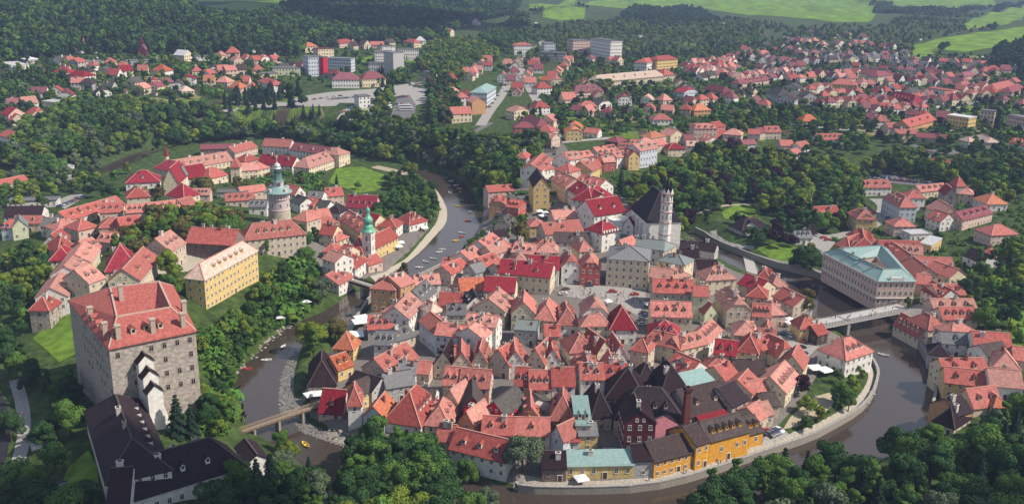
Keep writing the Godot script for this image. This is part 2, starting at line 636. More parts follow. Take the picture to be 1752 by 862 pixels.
# one wing: wall, roof, chimneys, dormers, windows under the thing o, in a frame of its own
func wing(o: Node3D, f: Transform3D, w: float, d: float, y0: float, eh: float, hr: float, form: String, wc: String, rc: String, opts: String, far: bool) -> void:
	if rc.length() == 1: rc += str(rng.randi() % 5)
	var perp: bool = form in ["p", "P", "q"]
	var kind: String = {"p": "g", "P": "h", "q": "j"}.get(form, form)
	var ww := d if perp else w
	var dd := w if perp else d
	if kind == "h" and ww < dd:
		perp = not perp
		var t := ww
		ww = dd
		dd = t
	var hw := ww * 0.5
	var hd := dd * 0.5
	var top := eh + hr
	var wb := Mb.new()
	var fl := func(a: Array) -> void:
		var q := []
		for p in a: q.append(f * turned(p, perp))
		wb.face(q)
	var ends: Array = []
	match kind:
		"g": ends = [Vector3(0, top - 0.12, 0)]
		"j": ends = [Vector3(0, eh + hr * 0.5 - 0.12, hd * 0.5 - 0.1), Vector3(0, eh + hr * 0.5 - 0.12, -hd * 0.5 + 0.1)]
	var et := eh - 0.05 if kind != "f" else eh
	fl.call([Vector3(-hw, y0, hd), Vector3(hw, y0, hd), Vector3(hw, et, hd), Vector3(-hw, et, hd)])
	var bt := et if kind != "l" else top
	fl.call([Vector3(hw, y0, -hd), Vector3(-hw, y0, -hd), Vector3(-hw, bt, -hd), Vector3(hw, bt, -hd)])
	for sx in [1.0, -1.0]:
		var q := [Vector3(sx * hw, y0, hd * sx), Vector3(sx * hw, y0, -hd * sx), Vector3(sx * hw, bt if sx > 0 else et, -hd * sx)]
		var mids := []
		for e in ends: mids.append(Vector3(sx * hw, e.y, e.z))
		if sx > 0: mids.reverse()
		q.append_array(mids)
		q.append(Vector3(sx * hw, et if sx > 0 else bt, hd * sx))
		fl.call(q)
	put("wall", wb.mesh(), wall_mat(wc), o)
	var rb := Mb.new()
	var cap := Mb.new()
	var faces := roof_faces(ww, dd, eh, hr, kind)
	for a in faces:
		var q := []
		for p in a: q.append(f * turned(p, perp))
		rb.slab(q, 0.28)
	if kind == "f":   # parapet
		for e in [[-hw - 0.3, -hw, -hd - 0.3, hd + 0.3], [hw, hw + 0.3, -hd - 0.3, hd + 0.3], [-hw, hw, -hd - 0.3, -hd], [-hw, hw, hd, hd + 0.3]]:
			var c := Vector3((e[0] + e[1]) / 2, eh + 0.45, (e[2] + e[3]) / 2)
			rb.obox(f * c, f.basis.x * (e[1] - e[0]) / 2, Vector3(0, 0.22, 0), f.basis.z * (e[3] - e[2]) / 2)
	if kind == "g" or kind == "j" or (kind == "h" and ww > dd + 1.0):   # ridge tiles
		var rl := hw + 0.3 if kind == "g" else (hw - minf(hd, hw - 0.15) if kind == "h" else hw + 0.3 - minf(hd * 0.5, hw * 0.6))
		if rl > 0.5: cap.obox(f * turned(Vector3(0, top + 0.02, 0), perp), f.basis * turned(Vector3(rl, 0, 0), perp), Vector3(0, 0.14, 0), f.basis * turned(Vector3(0, 0, 0.22), perp))
	if kind == "h":   # hip tiles
		for a in faces:
			if a.size() != 3: continue
			for e in [0, 1]:
				var h0: Vector3 = f * turned(a[e], perp)
				var h1: Vector3 = f * turned(a[2], perp)
				cap.obox((h0 + h1) * 0.5 + Vector3(0, 0.02, 0), (h1 - h0) * 0.5, Vector3(0, 0.13, 0), (h1 - h0).cross(Vector3.UP).normalized() * 0.18)
	var roof := put("roof", rb.mesh(), roof_mat(rc), o)
	if not cap.v.is_empty() and not far: put("ridge_tiles", cap.mesh(), M["ridge_red"] if rc[0] in "rkoqd" else M["ridge_dark"], roof)
	# chimneys stand astride or beside the ridge
	var nc := num(opts, "c")
	for i in nc:
		var x := lerpf(-0.7, 0.7, (i + 0.5 + rng.randf_range(-0.3, 0.3)) / nc) * hw
		var z := rng.randf_range(-0.45, 0.45) * hd
		if kind == "h" or kind == "m": x *= maxf(0.3, 1.0 - hd / hw * 0.6)
		var y := eh + hr * (1.0 - absf(z) / hd) if kind != "f" else eh - 0.6
		put("chimney", chimney_mesh([0, 0, 1, 2, 2][rng.randi() % 5]), null, roof, f * turned(Vector3(x, y, z), perp), f.basis.get_euler().y + (PI / 2 if perp else 0.0))
	# dormers on the slope at +z (d), on both (D)
	for side in [1, -1]:
		var nd := num(opts, "D") if side < 0 or opts.contains("D") else num(opts, "d")
		if side < 0 and not opts.contains("D"): nd = 0
		for i in nd:
			var x := lerpf(-0.86, 0.86, (i + 0.5) / nd) * hw
			if kind == "h": x *= 0.72
			var z: float = hd * (0.62 if nd < 7 else 0.55) * side
			var y := eh + hr * (1.0 - absf(z) / hd)
			if kind == "m":
				z = side * (hd - 0.15)
				y = eh + hr * 0.2
			var ang := f.basis.get_euler().y + (PI / 2 if perp else 0.0) + (0.0 if side > 0 else PI)
			put("dormer", dormer_mesh(rc, wc if wc != "s" else "b"), null, roof, f * turned(Vector3(x, y + 0.3, z + side * 0.45), perp), ang).scale = Vector3.ONE * 0.8
	# windows on the sides that face the camera
	if opts.contains("n"): return
	var fs := 3.4 if eh > 8.0 else 3.1
	var floors := maxi(1, int((eh - y0 - 1.2) / fs))
	if eh - maxf(y0, 0.0) < 2.3: return
	floors = mini(maxi(1, int((eh + 0.3) / fs)), 6)
	if opts.contains("F"): floors = num(opts, "F")
	var frame: Material = M["trim"] if not (wc in "sku") else M["trim_dark"]
	var joined := Mb.new()
	var jg := Mb.new()
	for side in [[0.0, 0.0, d * 0.5, w], [PI / 2, w * 0.5, 0.0, d], [-PI / 2, -w * 0.5, 0.0, d], [PI, 0.0, -d * 0.5, w]]:
		var fb := f * Transform3D(Basis(Vector3.UP, side[0]), Vector3(side[1], 0, side[2]))
		var nrm := (o.transform.basis * fb.basis.z).normalized()
		var at := o.transform * fb.origin
		if nrm.dot((Vector3(0, CAM_Y, 0) - at).normalized()) < 0.12: continue
		var span: float = side[3]
		var step := 2.9 if wc != "s" else 4.2
		if opts.contains("W"): step = 2.4
		if opts.contains("B"): step = w / num(opts, "B") * 0.96
		var k := maxi(1, int((span - 1.0) / step))
		var tall := 1.55 if eh / floors > 3.2 else 1.3
		for fi in floors:
			var y := (fi + 0.55) * (eh / floors)
			if y > eh - 1.0: continue
			for i in k:
				if wc == "s" and rng.randf() < 0.3: continue
				if rng.randf() < 0.04 and not opts.contains("W"): continue
				var x := (i + 0.5 - k * 0.5) * (span / k)
				if fi == 0 and i == k / 2 and side[0] == 0.0 and not far and k > 1:
					put("door", door_mesh(), null, o, fb * Vector3(x, 0.02, 0.01), fb.basis.get_euler().y)
					continue
				if far:
					jg.obox(fb * Vector3(x, y, 0.0), fb.basis.x * 0.55, Vector3(0, tall / 2, 0), fb.basis.z * 0.04)
				else:
					put("window", window_mesh(0.95, tall, frame), null, o, fb * Vector3(x, y, 0.004), fb.basis.get_euler().y)
		if (kind == "g" or kind == "j") and not far and absf(sin(side[0])) == (0.0 if perp else 1.0) and hr > 4.0 and wc != "s":
			for i in [-1, 1]: put("window", window_mesh(0.7, 0.9, frame), null, o, fb * Vector3(i * 1.1, eh + hr * 0.2, 0.004), fb.basis.get_euler().y)
	if far and not jg.v.is_empty():
		var o2 := put("windows", jg.mesh(), M["glass"], o)
		o2.set_meta("kind", "stuff")

var landmarks: Array = []
func zone(p: Vector3) -> String:
	var best := ""
	var bd := 1e9
	for l in landmarks:
		var q: Vector3 = l[1]
		var dd := Vector2(p.x - q.x, p.z - q.z).length() / float(l[2])
		if dd < bd:
			bd = dd
			best = l[0]
	return best

func house_label(wc: String, rc: String, form: String, opts: String, floors: int, at: Vector3) -> Array:
	var z := zone(at)
	var s := "%s %s house with %s roof" % [WALLS[wc][3], FORMS[form], ROOFS[rc[0]][3]]
	var nd := maxi(num(opts, "d"), num(opts, "D"))
	if nd > 0: s += ", %s dormer%s," % [["no", "one", "two", "three", "four", "five", "six", "seven", "eight", "nine"][nd], "" if nd == 1 else "s"]
	elif floors > 2: s += ", %s storeys," % ["", "", "", "three", "four", "five", "six"][mini(floors, 6)]
	elif num(opts, "c") > 0: s += ", %s chimney%s," % [["", "one", "two", "three", "four", "five"][num(opts, "c")], "" if num(opts, "c") == 1 else "s"]
	return [s + " " + z, "houses " + z]

# eave line a-b read from the photograph (left to right as seen from its front), stopped at ground + hw
func house(pa: Vector2, pb: Vector2, d: float, hw: float, hr: float, form: String, wc: String, rc: String, opts := "", called := "", label := "", category := "house", far := false) -> Node3D:
	var a := spot(pa.x, pa.y, hw)
	var b := spot(pb.x, pb.y, hw)
	var e := (a.y + b.y) * 0.5
	if opts.contains("<"): e = a.y
	if opts.contains(">"): e = b.y
	a = level(pa.x, pa.y, e)
	b = level(pb.x, pb.y, e)
	return house_at(a, b, d, e, hw, hr, form, wc, rc, opts, called, label, category, far)

func house_at(a: Vector3, b: Vector3, d: float, e: float, hw: float, hr: float, form: String, wc: String, rc: String, opts := "", called := "", label := "", category := "house", far := false) -> Node3D:
	var u := b - a
	u.y = 0
	var w := u.length()
	u = u.normalized()
	var n := Vector3.UP.cross(u)
	var c := (a + b) * 0.5 + n * d * 0.5
	var lo := 1e9
	for s in [[-0.5, -0.5], [0.5, -0.5], [0.5, 0.5], [-0.5, 0.5], [0, 0]]:
		var q: Vector3 = c + u * w * s[0] + n * d * s[1]
		lo = minf(lo, hgt(q.x, q.z))
	var base := e - hw
	var floors := mini(maxi(1, int((hw + 0.3) / (3.4 if hw > 8.0 else 3.1))), 6)
	var grp := ""
	if label == "":
		var l := house_label(wc, rc, form, opts, floors, c)
		label = l[0]
		grp = l[1]
	if called == "": called = {"g": "gabled_house", "p": "gabled_house", "h": "hipped_house", "P": "hipped_house", "j": "half_hipped_house", "q": "half_hipped_house", "f": "flat_roofed_building", "m": "mansard_house", "l": "lean_to"}[form]
	var o := thing(called, label, category, grp)
	o.transform = Transform3D(Basis(u, Vector3.UP, -n), Vector3(c.x, base, c.z))
	wing(o, Transform3D.IDENTITY, w, d, minf(lo - base, 0.0) - 0.6, hw, hr, form, wc, rc, opts, far)
	var k := int(maxf(w, d) / 12.0)
	var r := minf(w, d) * 0.5 + 0.3
	if w > d:
		for i in k + 2: block(Vector2(c.x, c.z) + Vector2(u.x, u.z) * lerpf(-w / 2 + r, w / 2 - r, i / float(k + 1)), r)
	else:
		for i in k + 2: block(Vector2(c.x, c.z) + Vector2(n.x, n.z) * lerpf(-d / 2 + r, d / 2 - r, i / float(k + 1)), r)
	return o

# ------------------------------------------------------------------ trees
const LEAF := [
	[0.076, 0.146, 0.030, "green leafy"], [0.036, 0.080, 0.026, "dark green leafy"], [0.140, 0.190, 0.028, "yellow-green leafy"], [0.115, 0.105, 0.036, "olive brown leafy"],
	[0.098, 0.132, 0.074, "grey-green willowy"], [0.032, 0.016, 0.024, "dark purple copper"], [0.020, 0.046, 0.027, "dark conifer"], [0.070, 0.145, 0.028, "fresh green shrubby"],
]

func leaf_mat(kind: int) -> StandardMaterial3D:
	var key := "leaf%d" % kind
	if M.has(key): return M[key]
	var m := StandardMaterial3D.new()
	m.resource_name = key
	m.albedo_color = Color(LEAF[kind][0], LEAF[kind][1], LEAF[kind][2]).linear_to_srgb()
	m.vertex_color_use_as_albedo = true
	m.roughness = 0.8
	m.metallic_specular = 0.15
	m.cull_mode = BaseMaterial3D.CULL_DISABLED
	m.backlight_enabled = true
	m.backlight = Color(0.35, 0.38, 0.2)
	M[key] = m
	return m

func leaf(b: Mb, r: RandomNumberGenerator, p: Vector3, out: Vector3, s: float, tone: float) -> void:
	var rv := Vector3(r.randfn(), r.randfn(), r.randfn()).normalized()
	var ax := (out + rv * 0.9).normalized()
	var t := ax.cross(Vector3(r.randfn(), r.randfn(), r.randfn())).normalized() * s
	var q := ax.cross(t.normalized()) * s * 0.62
	var nn := (out * 0.8 + ax * 0.7).normalized()
	var a := p + t
	var c := p - t
	var d := p + q
	var e := p - q
	for v in [a, e, d, c, d, e]:
		b.v.append(v)
		b.n.append(nn)
		b.c.append(Color(tone, tone, tone))

# a broad crown of overlapping lobes about a 12 m tall tree
func broad_crown(seed_: int, leaves: int, size: float, tall := 1.0, spread := 1.0) -> Mb:
	var r := RandomNumberGenerator.new()
	r.seed = seed_
	var lobes := []
	var nl := 15
	for i in nl:
		var a := r.randf() * TAU
		var u := r.randf()
		var y := 4.2 + 6.0 * pow(u, 0.8) * tall
		var rad := (3.6 * sqrt(maxf(0.05, 1.0 - pow((y - 5.2) / (6.2 * tall), 2.0)))) * spread * r.randf_range(0.55, 1.0)
		lobes.append([Vector3(cos(a) * rad, y, sin(a) * rad), r.randf_range(1.3, 2.3) * spread, r.randf_range(0.8, 1.15)])
	lobes.append([Vector3(0, 7.5 * tall, 0), 2.8 * spread, 1.0])
	lobes.append([Vector3(0.4, 10.0 * tall, -0.3), 1.7 * spread, 1.05])
	var b := Mb.new()
	b.use_c = true
	for i in leaves:
		var l: Array = lobes[r.randi() % lobes.size()]
		var dir := Vector3(r.randfn(), r.randfn() * 0.8 + 0.25, r.randfn()).normalized()
		var rr: float = l[1] * pow(r.randf_range(0.35, 1.0), 0.4)
		var p: Vector3 = l[0] + dir * rr * Vector3(1, 0.82, 1)
		leaf(b, r, p, dir, size * r.randf_range(0.7, 1.25), clampf(l[2] * r.randf_range(0.84, 1.16), 0.4, 1.4))
	return b

func conifer_crown(seed_: int, leaves: int, size: float) -> Mb:
	var r := RandomNumberGenerator.new()
	r.seed = seed_
	var b := Mb.new()
	b.use_c = true
	for i in leaves:
		var u := pow(r.randf(), 1.5)
		var tier := floorf(u * 11.0) / 11.0
		var y := 1.4 + 10.6 * (tier * 0.7 + u * 0.3)
		var rad := 2.7 * (1.0 - (y - 1.2) / 11.2) + 0.08
		var a := r.randf() * TAU
		var k := sqrt(r.randf_range(0.2, 1.0)) * (0.85 + 0.3 * sin(a * 5.0 + tier * 40.0))
		var p := Vector3(cos(a) * rad * k, y - rad * k * 0.45, sin(a) * rad * k)
		leaf(b, r, p, Vector3(cos(a), 0.7, sin(a)).normalized(), size * r.randf_range(0.7, 1.2), r.randf_range(0.65, 1.25))
	return b

func bush_crown(seed_: int, leaves: int, size: float) -> Mb:
	var r := RandomNumberGenerator.new()
	r.seed = seed_
	var b := Mb.new()
	b.use_c = true
	for i in leaves:
		var dir := Vector3(r.randfn(), absf(r.randfn()) + 0.1, r.randfn()).normalized()
		var l := Vector3(r.randi() % 3 - 1, 0, r.randi() % 3 - 1) * 0.7
		leaf(b, r, l + dir * r.randf_range(0.6, 1.0) * Vector3(1.2, 1.5, 1.2), dir, size * r.randf_range(0.7, 1.2), r.randf_range(0.7, 1.25))
	return b

func trunk_mesh(seed_: int, conifer: bool) -> Mb:
	var r := RandomNumberGenerator.new()
	r.seed = seed_ + 100
	var b := Mb.new()
	if conifer:
		b.tube(Vector3(0, -0.8, 0), Vector3(0, 11.0, 0), 0.24, 0.04)
		return b
	b.tube(Vector3(0, -0.8, 0), Vector3(0.1, 3.0, 0.05), 0.36, 0.27)
	b.tube(Vector3(0.1, 3.0, 0.05), Vector3(0.2, 8.5, 0), 0.27, 0.08)
	for i in 5:
		var a := TAU * i / 5.0 + r.randf()
		b.tube(Vector3(0.1, 2.8 + 0.4 * i, 0.05), Vector3(cos(a) * 2.4, 5.2 + 0.6 * i, sin(a) * 2.4), 0.15, 0.04, 5)
	return b

# detail 0: close, 1: middle distance, 2: far
func crown_mesh(shape: String, v: int, detail: int) -> Mesh:
	var key := "crown_%s%d_%d" % [shape, v, detail]
	if MESHES.has(key): return MESHES[key]
	var m: Mb
	var nl: int = [8000, 2000, 520][detail]
	var s: float = [0.29, 0.54, 0.95][detail]
	match shape:
		"broad": m = broad_crown(v * 7 + 1, nl, s, [1.0, 1.08, 0.92, 1.0, 1.15][v], [1.0, 0.92, 1.12, 1.05, 0.85][v])
		"column": m = broad_crown(v * 7 + 3, int(nl * 0.7), s * 0.9, 1.25, 0.5)
		"conifer": m = conifer_crown(v * 3 + 2, int(nl * 0.8), s * 0.85)
		_: m = bush_crown(v * 5 + 4, [420, 200, 90][detail], [0.3, 0.42, 0.62][detail])
	MESHES[key] = m.mesh()
	return MESHES[key]

var trees: Array = []   # [position, height, kind, variant, spread]
func add_tree(p: Vector3, h: float, kind: int) -> void:
	trees.append([p, h, kind, rng.randi() % 5, rng.randf_range(0.9, 1.15)])

func tree_px(px: float, py: float, h: float, kind: int) -> void:   # px, py: the middle of the crown
	var p := spot(px, py, h * 0.62)
	p.y = hgt(p.x, p.z)
	add_tree(p, h, kind)
	block(Vector2(p.x, p.z), 1.5)

func pick(w: Array) -> int:
	return w[rng.randi() % w.size()]

# scatter trees over an area given by its outline (pixels of the canopy, off metres above the ground)
func wood(list: Array, off: float, gap: float, h0: float, h1: float, kinds: Array, clear := 1.5, chance := 1.0) -> void:
	var poly := px_poly(list, -999.0, off)
	var box := Rect2(poly[0], Vector2.ZERO)
	for p in poly: box = box.expand(p)
	var y := box.position.y
	while y < box.end.y:
		var x := box.position.x
		while x < box.end.x:
			var p := Vector2(x + rng.randf_range(-0.45, 0.45) * gap, y + rng.randf_range(-0.45, 0.45) * gap)
			x += gap
			if rng.randf() > chance: continue
			if not Geometry2D.is_point_in_polygon(p, poly): continue
			var h := hgt(p.x, p.y)
			if h < 0.5: continue
			if clear >= 0.0 and (not is_free(p, clear) or on_paving(p)): continue
			add_tree(Vector3(p.x, h, p.y), rng.randf_range(h0, h1), pick(kinds))
		y += gap

var pavings: Array = []
func on_paving(p: Vector2) -> bool:
	for q in pavings:
		if q[0].has_point(p) and Geometry2D.is_point_in_polygon(p, q[1]): return true
	return false

func shape_of(kind: int, v: int) -> String:
	if kind == 6: return "conifer"
	if kind == 7: return "bush"
	return "column" if v == 4 and kind in [0, 1] else "broad"

func tree_xf(t: Array) -> Transform3D:
	var nominal := 2.6 if t[2] == 7 else 12.0
	var s: float = t[1] / nominal
	var ang: float = fposmod(t[0].x * 12.9898 + t[0].z * 78.233, TAU)
	return Transform3D(Basis(Vector3.UP, ang).scaled(Vector3(s * t[4], s, s * t[4])), t[0])

func plant_all() -> void:
	# the trees that show largest stand alone; the rest are woodland
	var rank := []
	for i in trees.size():
		var t: Array = trees[i]
		if t[2] == 7: continue
		var q := to_px(t[0] + Vector3(0, t[1] * 0.6, 0))
		if q.x < -10 or q.x > 1762 or q.y < -10 or q.y > 880: continue
		var dist: float = (t[0] - Vector3(0, CAM_Y, 0)).length()
		rank.append([t[1] / dist, i])
	rank.sort_custom(func(a, b): return a[0] > b[0])
	var alone := {}
	for i in mini(280, rank.size()): alone[rank[i][1]] = true
	for i in alone:
		var t: Array = trees[i]
		var sh := shape_of(t[2], t[3])
		var z := zone(t[0])
		var size: String = "very tall" if t[1] > 14.5 else ("tall" if t[1] > 12.5 else ("mid-sized" if t[1] > 10.0 else ("low" if t[1] > 7.5 else "small")))
		var form: String = ["round", "high", "spreading", "domed", "narrow"][t[3]]
		if sh == "conifer": form = "slim" if t[4] < 1.0 else "broad"
		elif t[4] > 1.09: form = "wide " + form
		var o := thing({"conifer": "conifer_tree", "column": "upright_tree", "broad": "leafy_tree"}[sh], "%s %s tree with %s crown %s" % [size, LEAF[t[2]][3].replace(" leafy", ""), form, z], "tree", "trees " + z)
		o.transform = tree_xf(t)
		var key := "trunk%d%s" % [t[3], sh == "conifer"]
		if not MESHES.has(key): MESHES[key] = trunk_mesh(t[3], sh == "conifer").mesh()
		put("trunk", MESHES[key], M["bark"], o)
		put("crown", crown_mesh(sh, t[3], 0), leaf_mat(t[2]), o)
	var sets := {}
	for i in trees.size():
		if alone.has(i): continue
		var t: Array = trees[i]
		var dist: float = (t[0] - Vector3(0, CAM_Y, 0)).length()
		var det := 1 if dist < 900 else 2
		var key := "%s|%d|%d|%d" % [shape_of(t[2], t[3]), t[3] % 3 if t[2] != 7 else t[3] % 2, det, t[2]]
		if not sets.has(key): sets[key] = []
		sets[key].append(i)
	for key in sets:
		var k: PackedStringArray = key.split("|")
		var mm := MultiMesh.new()
		mm.transform_format = MultiMesh.TRANSFORM_3D
		mm.use_colors = true
		mm.mesh = crown_mesh(k[0], k[1].to_int(), k[2].to_int())
		var list: Array = sets[key]
		mm.instance_count = list.size()
		for j in list.size():
			mm.set_instance_transform(j, tree_xf(trees[list[j]]))
			var tone := rng.randf_range(0.72, 1.25)
			mm.set_instance_color(j, Color(tone * rng.randf_range(0.9, 1.12), tone, tone * rng.randf_range(0.85, 1.1)))
		var o := MultiMeshInstance3D.new()
		o.multimesh = mm
		o.material_override = leaf_mat(k[3].to_int())
		add_child(o)
		o.name = numbered("shrubbery" if k[0] == "bush" else "woodland")
		tag(o, "%s %s among the houses and on the hills" % [LEAF[k[3].to_int()][3], "undergrowth" if k[0] == "bush" else "woodland"], "shrubbery" if k[0] == "bush" else "woodland", "woods and gardens", "stuff")

# ------------------------------------------------------------------ what was read from the photograph
const CONTROL := [
	620, 700, 3, 760, 760, 4, 900, 815, 3, 1100, 800, 3, 1300, 740, 4, 1440, 660, 4, 1420, 600, 5, 1340, 560, 6, 1250, 640, 7, 1000, 500, 9, 1080, 480, 10,
	900, 600, 8, 760, 560, 6, 700, 500, 5, 800, 480, 7, 1140, 410, 14, 1050, 400, 13, 960, 330, 17, 930, 270, 21, 880, 420, 9, 850, 400, 6, 1230, 470, 5, 840, 330, 8, 1000, 680, 6,
	1270, 350, 5, 1330, 440, 4, 1300, 395, 4, 1480, 480, 5, 1600, 520, 5, 1600, 600, 4, 1640, 680, 5, 1700, 560, 10, 1740, 450, 13, 1640, 380, 9, 1700, 300, 14, 1480, 350, 6,
	1560, 300, 10, 1400, 300, 7, 1200, 300, 7, 1100, 270, 19, 1200, 230, 22, 1320, 240, 20, 1450, 240, 18, 1600, 240, 20, 1740, 230, 20,
	1000, 180, 23, 1300, 180, 23, 1600, 180, 24, 1740, 180, 25, 1000, 120, 29, 1300, 110, 31, 1600, 110, 34, 1740, 110, 38, 850, 130, 27, 700, 190, 24, 560, 190, 24, 600, 110, 33,
	450, 130, 34, 300, 140, 35, 150, 140, 37, 50, 180, 30, 250, 200, 19, 100, 220, 20, 450, 220, 11, 650, 230, 13, 780, 240, 16, 880, 200, 22,
	1000, 50, 36, 1300, 40, 40, 1740, 80, 45, 1740, 40, 55, 1000, 5, 40, 1500, 5, 50, 1740, 0, 62, 700, 50, 42, 500, 70, 48, 300, 75, 50, 100, 80, 50, 100, 20, 80, 300, 30, 74,
	480, 45, 58, 600, 5, 58, 800, 5, 52, 1500, 60, 42,
	60, 560, 10, 100, 620, 13, 240, 690, 18, 250, 500, 24, 200, 450, 25, 300, 450, 26, 380, 400, 25, 340, 350, 21, 480, 385, 21, 250, 370, 21, 150, 380, 15, 100, 420, 13,
	300, 310, 11, 400, 290, 8, 550, 290, 6, 300, 270, 5, 170, 310, 3, 80, 330, 6, 60, 370, 8, 60, 470, 8, 440, 480, 13, 480, 460, 12, 420, 560, 6, 360, 600, 10, 400, 640, 4,
	520, 470, 8, 540, 500, 5, 600, 450, 4, 640, 400, 4, 700, 380, 4, 600, 310, 5, 650, 330, 5, 560, 380, 7,
	300, 800, 20, 200, 740, 21, 420, 800, 7, 60, 760, 13, 20, 660, 10, 20, 800, 12, 480, 820, 3, 100, 850, 15, 330, 720, 18, 350, 680, 15, 375, 700, 9,
	300, 950, 12, 700, 900, 3, 1000, 920, 4, 1300, 880, 5, 1500, 850, 6, 1700, 800, 8, 1750, 900, 10, 0, 900, 14,
]
const RIVER := [
	100, 304, 150, 292, 190, 278, 225, 262, 285, 250, 350, 240, 450, 230, 540, 243, 598, 259, 657, 273, 708, 289, 772, 297, 802, 318, 818, 351, 828, 363, 823, 384, 807, 409, 790, 435, 772, 452, 735, 470, 700, 488, 660, 502, 634, 514,
	618, 540, 606, 556, 594, 580, 570, 612, 535, 645, 523, 690, 520, 722, 560, 738, 605, 748, 628, 756, 622, 772, 640, 800, 700, 815, 800, 815, 880, 834, 890, 844, 991, 846, 1104, 842, 1194, 821, 1318, 778, 1389, 754, 1423, 736, 1467, 711, 1492, 685, 1503, 652, 1501, 636,
	1491, 620, 1475, 604, 1455, 588, 1440, 570, 1415, 553, 1390, 545, 1365, 520, 1350, 495, 1320, 480, 1285, 471, 1250, 455, 1219, 432, 1185, 412, 1140, 400,
	1160, 388, 1200, 402, 1225, 420, 1270, 438, 1320, 456, 1363, 468, 1406, 477, 1455, 500, 1506, 527, 1529, 546, 1547, 564, 1567, 589, 1583, 612, 1594, 640, 1602, 676, 1593, 715, 1573, 746, 1531, 780, 1464, 797, 1400, 820, 1200, 872, 1050, 892, 900, 892, 750, 902, 600, 905,
	552, 862, 542, 822, 515, 792, 470, 762, 430, 738, 405, 705, 397, 680, 398, 652, 410, 630, 440, 605, 455, 585, 481, 565, 511, 550, 542, 537, 560, 529, 583, 514, 603, 498, 640, 488, 660, 473, 695, 450, 721, 429, 746, 401, 762, 384, 767, 363, 754, 334, 736, 314, 713, 297, 682, 292, 657, 285, 600, 271, 540, 256, 450, 241, 350, 250, 285, 261, 235, 276, 195, 294, 150, 306, 105, 316,
]
const ISLANDS := [[508, 690, 500, 660, 505, 625, 516, 590, 530, 566, 555, 555, 580, 560, 588, 582, 572, 598, 545, 612, 525, 640, 517, 690],
	[585, 860, 592, 812, 630, 790, 690, 800, 750, 818, 778, 840, 770, 880, 730, 900, 640, 905, 600, 895]]

